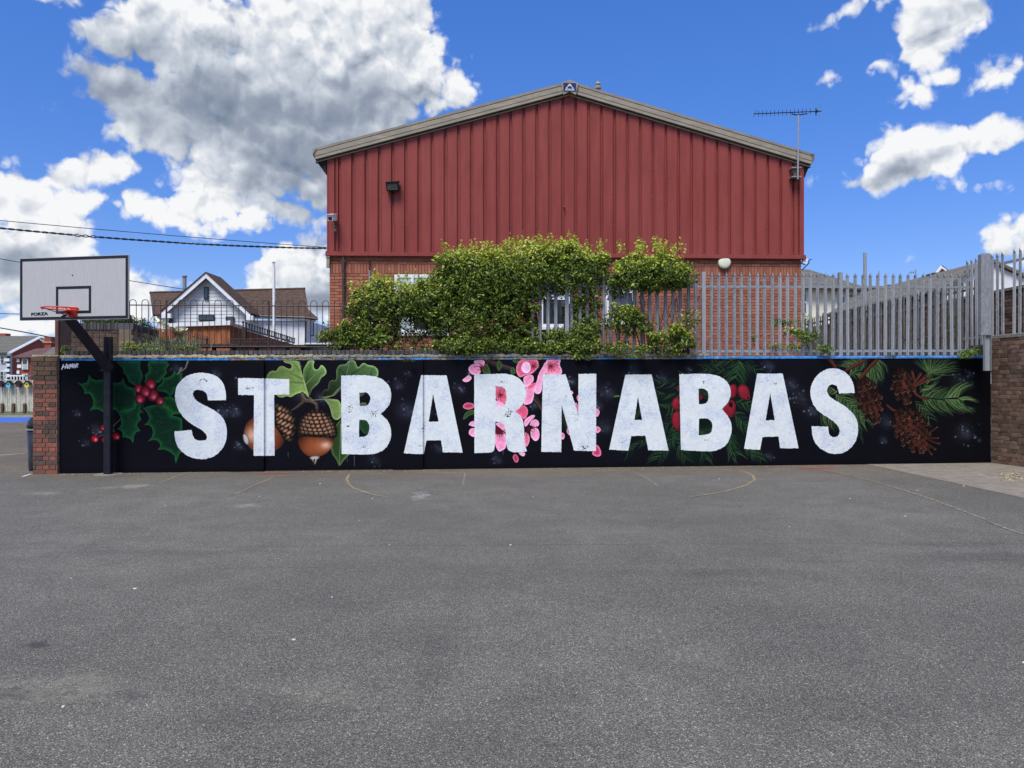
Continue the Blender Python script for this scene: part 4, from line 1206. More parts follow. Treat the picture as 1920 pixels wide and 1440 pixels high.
LETTERS = []
SPOTS = [(383, 712, 20, 5), (470, 728, 14, 6), (655, 765, 10, 14), (700, 775, 12, 10), (680, 838, 6, 4), (795, 800, 6, 18), (945, 715, 13, 6), (955, 770, 7, 9), (950, 780, 12, 8), (1035, 728, 14, 2.5), (1061, 742, 4, 5),
         (1075, 775, 6, 6), (1080, 788, 8, 5), (1320, 715, 8, 6), (1322, 825, 11, 4.5), (1540, 838, 6, 3), (790, 835, 10, 5), (1095, 840, 20, 8), (1455, 720, 5, 5), (1165, 830, 10, 5), (830, 840, 10, 4), (653, 800, 10, 8)]
for (ch, z, cons) in LET:
    pr = [rough(chaikin(Z(c, *z), 2), .55) for c in cons]
    LETTERS.append((ch, pr))
    sl, U, V = region(*bb(pr[0]))
    m = inside(pr[0], U, V)
    for hole in pr[1:]: m &= ~inside(hole, U, V)
    c = np.array((0.845, 0.865, 0.865)) * np.ones(U.shape + (3,))
    c *= (0.93 + 0.10 * NZ2[sl] + 0.04 * NZ3[sl])[..., None]
    tone = np.clip((NZ1[sl] - .5) * 4, 0, 1)[..., None]
    c = c * (1 - .22 * tone) + np.array((0.66, 0.72, 0.86)) * .22 * tone
    fine = np.clip((NZS[sl] - .56) * 6, 0, 1) * np.clip((NZ1[sl] - .42) * 5, 0, 1)
    c = c * (1 - .32 * fine[..., None]) + np.array((0.45, 0.5, 0.62)) * .32 * fine[..., None]
    sp = np.zeros(U.shape, np.float32)
    for (su, sv, ru, rv) in SPOTS:
        sp += np.exp(-(((U - su) / ru) ** 2 + ((V - sv) / rv) ** 2) * 1.2)
    hole_ = np.clip((NZS[sl] - (1.0 - .42 * np.minimum(sp, 1.1))) * 12, 0, 1)
    c = c * (1 - hole_[..., None]) + np.array((0.05, 0.055, 0.09)) * hole_[..., None]
    blend(sl, np.clip(c, 0, 1), m.astype(np.float32))
# a few drips, and the wall darkened towards its bottom edge
for (u, v0_, v1_, a) in [(664, 855, 875, .5), (651, 860, 866, .4), (943, 845, 852, .5), (540, 848, 858, .4)]:
    stroke([(u, v0_), (u + .5, v1_)], .5, .3, (0.7, 0.75, 0.85), a)
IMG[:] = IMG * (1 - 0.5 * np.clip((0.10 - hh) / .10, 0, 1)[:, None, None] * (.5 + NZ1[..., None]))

img = bpy.data.images.new("mural_paint", TW, THh, alpha=False)
buf = np.ones((THh, TW, 4), np.float32); buf[..., :3] = np.clip(IMG, 0, 1)
img.pixels.foreach_set(buf.ravel())
img.pack()
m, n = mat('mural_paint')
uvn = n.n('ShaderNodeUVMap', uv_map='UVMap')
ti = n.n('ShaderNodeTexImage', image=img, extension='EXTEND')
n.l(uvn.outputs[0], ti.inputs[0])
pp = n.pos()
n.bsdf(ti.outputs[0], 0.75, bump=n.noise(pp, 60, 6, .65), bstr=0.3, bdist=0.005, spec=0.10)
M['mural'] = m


def set_uv(me, off=Vector((0, 0, 0))):
    uv = me.uv_layers.new(name='UVMap')
    for lp in me.loops:
        co = me.vertices[lp.vertex_index].co + off
        t = (Vector((co.x, co.y)) - W0).dot(WD)
        uv.data[lp.index].uv = (t / WLEN, (co.z - gz(co.x)) / TH)

# ------------------------------------------------------------------ ground
GL, GR_, GB = -60, 40, -12
g = MB()
g.add([(-60, -12, gz(-60)), (60, -12, gz(60)), (60, 33, gz(60)), (-60, 33, gz(-60))], [(0, 1, 2, 3)])
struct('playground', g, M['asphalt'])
g = MB(); g.add([(-60, 33, gz(-60)), (-15, 33, gz(-15)), (-15, 38.4, gz(-15)), (-60, 38.4, gz(-60))], [(0, 1, 2, 3)])
struct('blue_court', g, M['blue_court'])
g = MB(); g.add([(-60, 38.4, gz(-60)), (-15, 38.4, gz(-15)), (-15, 44, gz(-15)), (-60, 44, gz(-60))], [(0, 1, 2, 3)])
struct('verge', g, M['verge'])
g = MB(); g.add([(-700, -300, -0.5), (700, -300, -0.5), (700, 900, -0.5), (-700, 900, -0.5)], [(0, 1, 2, 3)])
struct('far_ground', g, M['field'])
# raised ground behind the mural wall
g = MB()
pts = [(-8.25, 13.95), (9.35, 14.95), (12.3, 36), (60, 60), (60, 90), (-48, 90), (-36, 60), (-9.9, 17.0)]
g.prism([(x, y, -0.4) for x, y in pts], (0, 0, 2.32))
struct('upper_ground', g, M['soil'])
# concrete apron in the right corner
a0, a1, a2 = gp(1622, 870), gp(1920, 934), gp(2250, 1010)
g = MB()
g.add([(a0.x, a0.y, gz(a0.x) + .004), (a1.x, a1.y, gz(a1.x) + .004), (a2.x, a2.y, gz(a2.x) + .004), (9.6, 9.5, gz(9.6) + .004), (9.3, 14.6, gz(9.3) + .004), (WP(15.0, 0).x, WP(15.0, 0).y, gz(6.9) + .004)], [(0, 1, 2, 3, 4, 5)])
struct('concrete_apron', g, M['apron'])


# worn court markings: sheets 4 mm above the tarmac
def line_sheet(name, pix, wdt, m_, lift=0.0035, mat_=None):
    pts = [gp(u, v) for u, v in pix]
    # resample
    out = [pts[0]]
    for a, b in zip(pts, pts[1:]):
        k = max(1, int((b - a).length / .25))
        out += [a.lerp(b, (j + 1) / k) for j in range(k)]
    vs = []; fs = []
    for i, p in enumerate(out):
        a = out[max(0, i - 1)]; b = out[min(len(out) - 1, i + 1)]
        d = (b - a); d.z = 0; d.normalize()
        nn = Vector((-d.y, d.x, 0)) * wdt / 2
        for q_ in (p + nn, p - nn):
            vs.append((q_.x, q_.y, gz(q_.x) + lift))
    for i in range(len(out) - 1):
        a, b, c_ = (Vector(vs[2 * i]), Vector(vs[2 * i + 1]), Vector(vs[2 * i + 3]))
        f_ = (2 * i, 2 * i + 1, 2 * i + 3, 2 * i + 2)
        fs.append(f_ if (b - a).cross(c_ - a).z > 0 else f_[::-1])
    g = MB(); g.add(vs, fs)
    return struct(name, g, M[m_])


line_sheet('court_marking', [(515, 893.5), (660, 889.5), (1000, 884), (1300, 881), (1530, 879)], .042, 'yellow_line')
line_sheet('court_marking', [(514, 894.5), (480, 909), (440, 927)], .034, 'yellow_line', .0045)
line_sheet('court_marking', [(1531, 880), (1580, 888), (1640, 903), (1700, 921), (1760, 941)], .036, 'yellow_line', .0045)
line_sheet('court_marking', [(1760, 941), (1850, 975)], .036, 'faint_line', .004)
arc = [(655, 890), (650, 899), (654, 908), (664, 916), (690, 925), (730, 934), (800, 943), (900, 950), (1000, 953), (1100, 951), (1200, 944), (1290, 933), (1360, 922), (1400, 910), (1415, 900), (1412, 892), (1400, 886), (1387, 882)]
line_sheet('court_marking', arc[:6], .045, 'yellow_line', .0045)
line_sheet('court_marking', arc[11:], .045, 'yellow_line', .0045)
line_sheet('court_marking', [(300, 905), (330, 893), (362, 884)], .04, 'faint_line')
line_sheet('court_marking', [(1185, 884), (1205, 892), (1234, 911)], .03, 'faint_line')
line_sheet('court_marking', [(872, 888), (868, 910)], .03, 'faint_line')
line_sheet('court_marking', [(1920, 875 + 128), (1850, 978)], .04, 'faint_line', .005)
line_sheet('court_marking', [(-30, 856), (48, 850)], .07, 'white_line')
line_sheet('court_marking', [(-30, 822), (20, 820), (48, 814)], .05, 'faint_line')
line_sheet('court_marking', [(42, 894), (58, 889)], .05, 'white_line')
line_sheet('red_marking', [(476, 889), (508, 887.5), (540, 887)], .12, 'red_line', .0055)
line_sheet('red_marking', [(1500, 877), (1530, 877.5), (1565, 879)], .16, 'red_line', .0055)
line_sheet('white_marking', [(772, 925), (800, 922)], .10, 'faint_line', .004)

# ------------------------------------------------------------------ brickwork
def brick_mesh(L_, Hh, D_=0.10, seed=0):
    r = random.Random(seed)
    mb = MB(); c = 0.004
    hx = L_ / 2
    o = [(-hx, 0), (hx, 0), (hx, Hh), (-hx, Hh)]
    j = [(x + r.uniform(-.002, .002), z + r.uniform(-.0015, .0015)) for x, z in o]
    vs = [(x, D_, z) for x, z in o] + [(x, 0.004, z) for x, z in j]
    inn = [(-hx + c, c), (hx - c, c), (hx - c, Hh - c), (-hx + c, Hh - c)]
    vs += [(x, r.uniform(-.0015, .0015), z) for x, z in inn]
    fs = []
    for i in range(4):
        k = (i + 1) % 4
        fs += [(i, k, 4 + k, 4 + i), (4 + i, 4 + k, 8 + k, 8 + i)]
    fs.append((8, 9, 10, 11))
    mb.add(vs, fs)
    return mb


BM = {}


def get_brick(L_, Hh, m_, var):
    k = (round(L_, 3), round(Hh, 3), m_, var)
    if k not in BM:
        BM[k] = brick_mesh(L_, Hh, seed=hash((var, round(L_ * 1000)))).mesh('brick', M[m_])
    return BM[k]


def brickwork(parent, org, ang, L_, z0, rows, m_, ch=0.075, bl=0.225, joint=0.010, bond='stretcher', want=None, hole=None, proud=0.0, tilt=0.0, name='brick', soldier_row=None, maxparts=300, jit=0.003):
    """org: (x, y) of the face at t=0; outward normal = (sin, -cos) of ang"""
    ca, sa = math.cos(ang), math.sin(ang)
    items = []
    z = z0
    for r in range(rows):
        h = ch
        if soldier_row is not None and r == soldier_row:
            k = int(L_ / ch)
            for i in range(k):
                items.append(((i + .5) * L_ / k, z, ch - joint, bl - joint, r))
            z += bl
            continue
        unit = bl if (bond == 'stretcher' or r % 2 == 0) else bl / 2
        off = (0 if r % 2 == 0 else (bl / 2 if bond == 'stretcher' else bl / 4))
        edges = [0.0]
        if off > 0: edges.append(off)
        while edges[-1] + unit < L_ - .02: edges.append(edges[-1] + unit)
        edges.append(L_)
        for a, b in zip(edges, edges[1:]):
            if b - a > .025: items.append(((a + b) / 2, z, b - a - joint, h - joint, r))
        z += h
    parts = 0; rest = MB()
    for (t, zz, bw, bh, r) in items:
        x, y = org[0] + ca * t, org[1] + sa * t
        if hole and hole(t, zz + bh / 2): continue
        zt = zz + tilt * t
        pj = random.uniform(-jit, jit)
        ox, oy = x + sa * (proud + pj), y - ca * (proud + pj)
        if parts < maxparts and (want is None or want(t, zz)):
            bwq = round(bw * 100) / 100 if bw > .05 else round(bw, 3)
            me = get_brick(bwq, bh, m_, random.randrange(3))
            place(name, me, (ox, oy, zt), parent, rot=(0, random.uniform(-.006, .006), ang), scale=(bw / bwq, 1, 1))
            parts += 1
        else:
            b = brick_mesh(bw, bh, seed=random.randrange(50))
            rest.add([(ox + ca * vx - sa * vy, oy + sa * vx + ca * vy, zt + vz) for vx, vy, vz in b.v], b.f)
    if rest.v:
        meta(rest.build('brickwork', M[m_], parent), kind='stuff')


# ------------------------------------------------------------------ the mural wall
wall = thing('mural_wall', WP(WLEN / 2, 0), 'long low wall painted black with ST BARNABAS in white capitals over holly, acorns, blossom and pine cones', 'wall')
t1, t2 = w_of(432, 780)[0], w_of(496, 780)[0]
t3, t4 = w_of(737, 780)[0], w_of(793, 780)[0]
BH = 2.012


def wall_slab(t0_, t1_, n_, hb, ht, name, m_, thick=0.25, uv=False, seg=1):
    mb = MB()
    ts = [t0_ + (t1_ - t0_) * i / seg for i in range(seg + 1)]
    vs = []
    for t in ts:
        vs += [WP(t, hb, n_), WP(t, ht, n_), WP(t, ht, n_ - thick), WP(t, hb, n_ - thick)]
    fs = []
    for i in range(seg):
        a = 4 * i; b = 4 * (i + 1)
        fs += [(a + 0, b + 0, b + 1, a + 1), (a + 1, b + 1, b + 2, a + 2), (a + 3, a + 2, b + 2, b + 3)]
    fs += [(0, 1, 2, 3), (4 * seg + 3, 4 * seg + 2, 4 * seg + 1, 4 * seg)]
    mb.add(vs, fs)
    o = mb.build(name, M[m_], wall)
    if uv:
        off = WL[o]
        set_uv(o.data, off)
    return o


wall_slab(0, t1, 0.0, 0.0, BH, 'painted_panel', 'mural', uv=True, seg=4)
wall_slab(t1, t2, 0.055, -0.01, BH - .004, 'pilaster', 'mural', uv=True, thick=.30)
wall_slab(t2, t3, 0.0, 0.015, BH, 'painted_panel', 'mural', uv=True, seg=2)
wall_slab(t3, t4, 0.055, -0.01, BH - .006, 'pilaster', 'mural', uv=True, thick=.30)
wall_slab(t4, WLEN, 0.0, 0.0, BH, 'painted_panel', 'mural', uv=True, seg=8)
# wall foot, dark shadow gap filled with grit
wall_slab(0, WLEN, -0.02, -0.1, 0.02, 'footing', 'mortar', thick=.2)

for (ch, pr) in LETTERS:
    polys = [[Vector((w_of(u, v)[0], w_of(u, v)[1], 0)) for (u, v) in c] for c in pr]
    tris = tessellate_polygon(polys)
    flat = [p for c in polys for p in c]
    import bmesh
    bm = bmesh.new()
    vv = [bm.verts.new(p) for p in flat]
    for t_ in tris:
        try: bm.faces.new([vv[i] for i in t_])
        except ValueError: pass
    for tc in (t1, t2, t3, t4):
        bmesh.ops.bisect_plane(bm, geom=bm.verts[:] + bm.edges[:] + bm.faces[:], plane_co=(tc, 0, 0), plane_no=(1, 0, 0), dist=1e-5)
    mb = MB(); idx = {}
    for f in bm.faces:
        tcn = sum(v.co.x for v in f.verts) / len(f.verts)
        pil = (t1 < tcn < t2) or (t3 < tcn < t4)
        ids = []
        for v in f.verts:
            k = (v, pil)
            if k not in idx:
                idx[k] = len(mb.v)
                mb.v.append(tuple(WP(v.co.x, v.co.y, (0.055 if pil else 0.0) + 0.0025)))
            ids.append(idx[k])
        # face the camera
        p = [Vector(mb.v[i]) for i in ids[:3]]
        nn = (p[1] - p[0]).cross(p[2] - p[0])
        if nn.y > 0: ids.reverse()
        mb.f.append(ids); mb.m.append(0)
    bm.free()
    o = mb.build('letter', M['mural'], wall)
    set_uv(o.data, WL[o])
    o['label'] = f'white brushed capital letter {ch}'

# blue painted band, ragged mortar bed and engineering-brick coping along the top
tr = w_of(1290, 670)[0]
def ragged(name, t0_, t1_, h0, h1, n0, thick, m_, amp_h, amp_n, seg, seed):
    r = random.Random(seed)
    mb = MB(); vs = []
    for i in range(seg + 1):
        t = t0_ + (t1_ - t0_) * i / seg
        a = r.uniform(-amp_h, amp_h); b = r.uniform(-amp_n, amp_n); c = r.uniform(-amp_h, amp_h) * .5
        vs += [WP(t, h0 + c, n0 + b * .6), WP(t, (h0 + h1) / 2, n0 + b), WP(t, h1 + a, n0 - .02 + b), WP(t, h1 + a * .5, n0 - thick), WP(t, h0, n0 - thick)]
    fs = []
    for i in range(seg):
        for k in range(5):
            kk = (k + 1) % 5
            fs.append((5 * i + k, 5 * (i + 1) + k, 5 * (i + 1) + kk, 5 * i + kk))
    mb.add(vs, fs)
    return mb.build(name, M[m_], wall)


ragged('blue_band', 0.03, tr, BH + .002, BH + .045, .004, .24, 'blue_paint', .003, .004, 200, 5)
ragged('mortar_bed', 0.0, tr + .4, BH + .046, BH + .098, .004, .26, 'concrete', .016, .014, 300, 6)
ragged('blue_band', tr, WLEN - .15, BH + .002, BH + .052, .012, .27, 'blue_paint', .004, .004, 90, 7)
nb = int((w_of(1010, 665)[0] - .02) / .083)
cm = [brick_mesh(.074, .078, .2, s).mesh('coping_brick', M['brick_coping']) for s in range(3)]
for i in range(nb):
    p = WP(.05 + (i + .5) * .083, BH + .104, -.075 + random.uniform(-.004, .004))
    place('coping_brick', cm[i % 3], p, wall, rot=(0, random.uniform(-.03, .03), WANG))

# ------------------------------------------------------------------ left brick pillar
PX0, PX1 = gp(61, 889).x, -8.074
pil = thing('brick_pillar', ((PX0 + PX1) / 2, 13.45, gz(-8.3)), 'tall narrow weathered red and brown brick pillar ending the mural wall on the left', 'brick pillar')
pw = PX1 - PX0 - .006
zt_p = 2.10
mb = MB(); mb.box(((PX0 + PX1) / 2, 13.47 + .16, zt_p / 2 - .02), (pw - .016, .31, zt_p - .02))
mb.build('mortar_core', M['mortar'], pil)
yF = 13.46
rows_p = 21
brickwork(pil, (PX0, yF), WANG * 0, pw, 0.0, rows_p, 'brick_pillar', ch=.0795, bl=.236, joint=.011, bond='flem', jit=.005)
mbw = pw + .035
brickwork(pil, (PX0 - .035, yF - .006), 0, mbw, rows_p * .0795 + .0, 5, 'brick_old', ch=.083, bl=.25, joint=.011, jit=.006)
# return faces of the pillar
brickwork(pil, (PX0, yF + .33), R(-90), .32, 0.0, rows_p, 'brick_pillar', ch=.0795, bl=.236, joint=.011, bond='flem')
brickwork(pil, (PX0 - .035, yF + .33), R(-90), .32, rows_p * .0795, 5, 'brick_old', ch=.083, bl=.25, joint=.011)
mb = MB(); mb.box(((PX0 + PX1) / 2 - .01, yF + .16, zt_p + .004), (pw + .02, .30, .03)); mb.build('cap_mortar', M['concrete'], pil)

# ------------------------------------------------------------------ right side wall, running towards the camera
sw = thing('side_wall', (9.35, 13.0, gz(9.3)), 'dark brown brick wall beside the right end of the mural, under spiked steel railings', 'wall')
sang = math.atan2(-1, 0.13 * 1.0)          # direction from the corner towards the camera
so = (9.205, 14.56)
SL = 6.0
d_s = Vector((math.cos(sang), math.sin(sang)))
n_out = Vector((math.sin(sang), -math.cos(sang)))
zb = gz(9.3)
mid = Vector(so) + d_s * SL / 2 - n_out * .16
mb = MB(); mb.box((mid.x, mid.y, zb + 1.19), (SL, .30, 2.38), ang=sang)
mb.build('mortar_core', M['mortar'], sw)
brickwork(sw, so, sang, SL, zb, 31, 'brick_side', ch=.0775, bl=.225, joint=.010, bond='flem', want=lambda t, z: t < 1.35, jit=.004)
mb = MB(); mb.box((mid.x, mid.y, zb + 2.41), (SL, .33, .05), ang=sang); mb.build('coping', M['concrete'], sw)
# short buttress in the corner
# ------------------------------------------------------------------ hall building
HL = Vector((-4.47, 18.3)); HR = Vector((7.24, 18.8))
HD = (HR - HL); HW = HD.length; HD.normalize(); HA = math.atan2(HD.y, HD.x); HN = Vector((HD.y, -HD.x))


def HP(s, z, n=0.0):
    p = HL + HD * s + HN * n
    return Vector((p.x, p.y, z))


def h_of(u, v):
    k = (u - 960) / F
    s = (k * HL.y - HL.x) / (HD.x - k * HD.y)
    p = HL + HD * s
    return s, EYE + (720 - v) / F * p.y


ZB0 = 1.85
ZC = 4.72        # bottom of the steel cladding
ZE, ZR = 7.02, 8.66
hall = thing('hall_building', HP(HW / 2, ZB0), 'large gabled hall with dark red steel cladding above orange brick', 'building')
DEP = 14.0
ridge_s = h_of(1066, 180)[0]


def roof_z(s): return ZE + (ZR - ZE) * (s / ridge_s if s < ridge_s else (HW - s) / (HW - ridge_s))


def hbox(s0, s1, z0, z1, n0, n1, name, m_, parent=hall, smooth=False):
    mb = MB(); mb.prism([HP(s0, z0, n0), HP(s1, z0, n0), HP(s1, z1, n0), HP(s0, z1, n0)], (HN * (n1 - n0)).to_3d())
    return mb.build(name, M[m_] if isinstance(m_, str) else m_, parent)


back = (-HN * DEP).to_3d()
mb = MB(); mb.prism([HP(.06, ZB0, -.02), HP(HW - .06, ZB0, -.02), HP(HW - .06, ZC, -.02), HP(.06, ZC, -.02)], back)
mb.build('wall_core', M['mortar_pink'], hall)
mb = MB(); mb.prism([HP(0, ZC, 0.02), HP(HW, ZC, 0.02), HP(HW, ZE, 0.02), HP(ridge_s, ZR, 0.02), HP(0, ZE, 0.02)], back * 0.999)
mb.build('clad_backing', M['cladding'], hall)
mb = MB()
ov = .25; ovr = .13
for (sa_, sb_) in ((-ov, ridge_s), (HW + ovr, ridge_s)):
    za = roof_z(0) - (ZR - ZE) / ridge_s * (ov if sa_ < 0 else ovr) + .12; zr = ZR + .14
    mb.prism([HP(sa_, za, .1), HP(sb_, zr, .1), HP(sb_, zr + .09, .1), HP(sa_, za + .09, .1)], back)
mb.build('roof', M['slate'], hall)

# windows: (u0, u1, v0, v1)
wins = [(741, 838, 515, 624), (1013, 1069, 545, 613), (1137, 1191, 532, 603)]
wb = []
for (u0, u1, v0, v1) in wins:
    s0, zt_ = h_of(u0, v0); s1, zb_ = h_of(u1, v1); wb.append((s0, s1, zb_, zt_))
visible = lambda t, z: (t < 2.6 or t > 7.9) and z > 2.75


def hole(t, z):
    return any(a - .05 < t < b + .05 and c < z < d for a, b, c, d in wb)


# courses: bulk below, soldier band, three stretcher courses under the cladding
CH = 0.0735
nrow_low = int((ZC - .21 - .225 - ZB0) / CH)
z_start = ZC - 3 * CH - .222 - nrow_low * CH
brickwork(hall, (HL + HD * .06 + HN * 0).to_tuple(), HA, HW - .12, z_start, nrow_low + 4, 'brick_hall', ch=CH, bl=.235, joint=.009, soldier_row=nrow_low, want=lambda t, z: (t < 1.25 or t > 8.75) and z > 3.2, hole=hole, jit=.002)
for (a, b, c, d) in wb:
    wn = meta(hbox(a, b, c, d, -.017, -.010, 'window', 'glass'))
    for (x0, x1, y0, y1) in ((a - .02, a + .07, c, d), (b - .07, b + .02, c, d), (a + .07, b - .07, d - .07, d + .01), (a + .07, b - .07, c, c + .07)):
        hbox(x0, x1, y0, y1, -.012, .012, 'window_frame', 'white', wn)
    hbox(a - .06, b + .06, c - .07, c - .005, -.01, .05, 'window_sill', 'white', wn)
    if b - a > 1:
        for f in (.33, .66): hbox(a + (b - a) * f - .03, a + (b - a) * f + .03, c + .07, d - .07, -.0095, .010, 'mullion', 'white', wn)
        hbox(a + .07, a + (b - a) * .33 - .03, c + .07, c + .38, -.009, -.005, 'pane', 'blind', wn)
        hbox(a + .07, b - .07, d - .22, d - .07, -.009, -.005, 'blind', 'blind', wn)
    else:
        hbox(a + .07, b - .07, d - .22, d - .17, -.0095, .010, 'transom', 'white', wn)
        hbox(a + .07, b - .07, d - .17, d - .07, -.009, -.005, 'pane', 'blind', wn)

# cladding sheets
s_first = h_of(637.5, 400)[0]
s_last = h_of(1484.5, 400)[0]
NP_ = 35
pitch = (s_last - s_first) / NP_


def sheet(s0, s1, name='cladding_panel'):
    """steel pan: flat face, small stiffening lip either side, top cut to the gable"""
    zt0, zt1 = roof_z(s0) - .02, roof_z(s1) - .02
    mb = MB()
    prof = [(s0, .022), (s0 + .006, .078), (s0 + .020, .078), (s0 + .026, .068), (s1 - .026, .068), (s1 - .020, .078), (s1 - .006, .078), (s1, .022)]
    peak = None
    if s0 < ridge_s < s1: prof = prof[:4] + [(ridge_s, .068)] + prof[4:]
    vs = [HP(s, ZC + .035, n_) for s, n_ in prof] + [HP(s, roof_z(s) - .02, n_) for s, n_ in prof]
    k = len(prof)
    fs = [(i, i + 1, k + i + 1, k + i) for i in range(k - 1)]
    fs += [tuple(range(k))[::-1], tuple(range(k, 2 * k))]
    mb.add(vs, fs)
    return mb.build(name, M['cladding'], hall)


gap = .058
for i in range(NP_):
    a = s_first + i * pitch
    sheet(a + gap / 2, a + pitch - gap / 2)
s_a = h_of(630, 400)[0]
sheet(.02, s_a - .02); sheet(s_a + .005, s_first - gap / 2 + .0)
s_b = h_of(1495, 400)[0]
sheet(s_last + gap / 2, s_b - .01); sheet(s_b + .02, HW - .02)
hbox(-.02, HW + .02, ZC - .03, ZC + .033, -.05, .105, 'drip_flashing', 'cladding')
hbox(-.02, HW + .02, ZC + .034, ZC + .075, .0, .075, 'base_flashing', 'cladding')
# screws along the grooves
mb = MB()
for i in range(NP_ + 1):
    a = s_first + i * pitch
    z = ZC + .12
    while z < roof_z(a) - .1:
        mb.box(HP(a, z, .028), (.016, .012, .016), ang=HA); z += .62 + .11 * ((i * 37) % 5) / 5
meta(mb.build('screws', M['fascia_lip'], hall), kind='stuff')


# verge fascia: stepped profile following the gable
def fascia(layers):
    for (lo, hi, n0, n1, m_, nm) in layers:
        for sgn in (0, 1):
            e = -ov if sgn == 0 else HW + ovr
            slope = (ZR - ZE) / ridge_s if sgn == 0 else (ZR - ZE) / (HW - ridge_s)
            ze = roof_z(0) - slope * (ov if sgn == 0 else ovr)
            mb = MB()
            mb.prism([HP(e, ze + lo, n0), HP(ridge_s, ZR + lo, n0), HP(ridge_s, ZR + hi, n0), HP(e, ze + hi, n0)], (HN * (n1 - n0)).to_3d())
            mb.build(nm, M[m_], hall)


fascia([(-.035, -.008, 0.0, .115, 'fascia', 'verge_strip'), (.022, .088, 0.0, .185, 'fascia', 'lower_fascia'),
        (.100, .212, 0.0, .190, 'fascia', 'fascia_board'), (.226, .285, 0.0, .195, 'fascia_lip', 'verge_cap')])
for sgn in (0, 1):
    # boxed eaves end: bends back to the wall, seen end-on
    e = -ov if sgn == 0 else HW + ovr
    d = 1 if sgn == 0 else -1
    slope = (ZR - ZE) / ridge_s if sgn == 0 else (ZR - ZE) / (HW - ridge_s)
    ze = roof_z(0) - slope * (ov if sgn == 0 else ovr)
    mb = MB()
    mb.prism([HP(e + d * .02, ze + .0, .06), HP(e + d * (ov if sgn == 0 else ovr) * .98, ze - .27, .06), HP(e + d * (ov if sgn == 0 else ovr) * .98, ze + .12, .06), HP(e + d * .02, ze + .1, .06)][::d], back * .99)
    mb.build('eaves_box', M['dark'], hall)
    mb = MB()
    mb.prism([HP(e - d * .05, ze + .13, .215), HP(e, ze + .02, .13), HP(e + d * .04, ze + .02, .1), HP(e + d * .04, ze + .27, .215), HP(e - d * .05, ze + .265, .215)][::d], back * .99)
    mb.build('gutter', M['fascia_lip'], hall)
    for q_ in (.6,):
        pass
# ridge plate with the maker's badge
rs = ridge_s
mb = MB(); mb.prism([HP(rs - .215, ZR + .22, .235), HP(rs - .15, ZR - .06, .235), HP(rs, ZR + .02, .235), HP(rs + .15, ZR - .06, .235), HP(rs + .215, ZR + .22, .235), HP(rs, ZR + .30, .235)], (-HN * .2).to_3d())
mb.build('ridge_plate', M['fascia'], hall)
bad = hbox(rs - .155, rs + .155, ZR + .02, ZR + .215, .237, .247, 'badge', 'navy')
mb = MB()
for sg in (-1, 1):
    mb.prism([HP(rs, ZR + .205, .249), HP(rs + sg * .005, ZR + .15, .249), HP(rs + sg * .05, ZR + .12, .249), HP(rs + sg * .062, ZR + .13, .249)][::sg], (HN * .002).to_3d())
    mb.prism([HP(rs + sg * .068, ZR + .118, .249), HP(rs + sg * .052, ZR + .105, .249), HP(rs + sg * .06, ZR + .082, .249), HP(rs + sg * .10, ZR + .078, .249)][::sg], (HN * .002).to_3d())
mb.build('badge_mark', M['white'], bad)


def text(body, size, loc, rot, m_, parent, bold=.0, name='lettering', sx=1.0, ext=.001):
    cu = bpy.data.curves.new(name, 'FONT')
    cu.body = body; cu.size = size; cu.align_x = 'CENTER'; cu.align_y = 'CENTER'; cu.offset = bold; cu.extrude = ext
    cu.materials.append(M[m_])
    tmp = bpy.data.objects.new('tmp_text', cu); col.objects.link(tmp)
    dg = bpy.context.evaluated_depsgraph_get()
    me = bpy.data.meshes.new_from_object(tmp.evaluated_get(dg))
    bpy.data.objects.remove(tmp)
    o = place(name, me, loc, parent, rot=rot, scale=(sx, 1, 1))
    return o


text('ATRON', .062, HP(rs, ZR + .048, .250), (R(90), 0, HA), 'white', bad, .0016, sx=1.05)
# little finial vent behind the ridge
fv = thing('roof_vent', P(1121, 168, 22), 'tiny pale vent cowl poking above the hall roof near the ridge', 'vent')
mb = MB(); c = P(1121, 171, 22); mb.lathe((c.x, c.y, c.z - .5), [(.05, 0), (.05, .55), (.10, .57), (.10, .62), (.05, .66), (.08, .70), (.03, .78)], 12)
mb.build('cowl', M['fascia'], fv)

# wall-mounted things
def wallthing(name, u, v, label, cat, n_=0.05):
    s, z = h_of(u, v)
    return thing(name, HP(s, z, n_), label, cat), s, z


t_, s, z = wallthing('flood_light', 738, 353, 'black floodlight tilted down on the red cladding', 'floodlight')
rot = Matrix.Rotation(R(20), 3, 'X') @ Matrix.Rotation(R(-4), 3, 'Y')
mb = MB(); c = HP(s, z, .20); mb.box(c, (.30, .13, .22), ang=HA, tilt=rot); mb.box(HP(s, z + .1, .19), (.33, .17, .03), ang=HA, tilt=rot); mb.build('housing', M['black_metal'], t_)
mb = MB(); c = HP(s, z - .01, .20) + (HN * .068).to_3d(); c.z -= .03; mb.box(c, (.24, .012, .13), ang=HA, tilt=rot); mb.build('lens', M['lamp_glass'], t_)
mb = MB(); mb.box(HP(s, z, .10), (.06, .12, .05), ang=HA); mb.box(HP(s, z - .18, .055), (.03, .02, .2), ang=HA); mb.build('bracket', M['black_metal'], t_)
t_, s, z = wallthing('security_camera', 627, 413, 'white box security camera on the left edge of the red cladding', 'security camera')
rot = Matrix.Rotation(R(14), 3, 'X') @ Matrix.Rotation(R(-10), 3, 'Z')
mb = MB(); mb.box(HP(s, z, .28), (.13, .26, .14), ang=HA, tilt=rot); mb.box(HP(s, z + .078, .30), (.155, .32, .012), ang=HA, tilt=rot); mb.build('housing', M['white'], t_)
mb = MB(); mb.box(HP(s - .025, z - .045, .415), (.085, .02, .07), ang=HA, tilt=rot); mb.build('lens', M['dark'], t_)
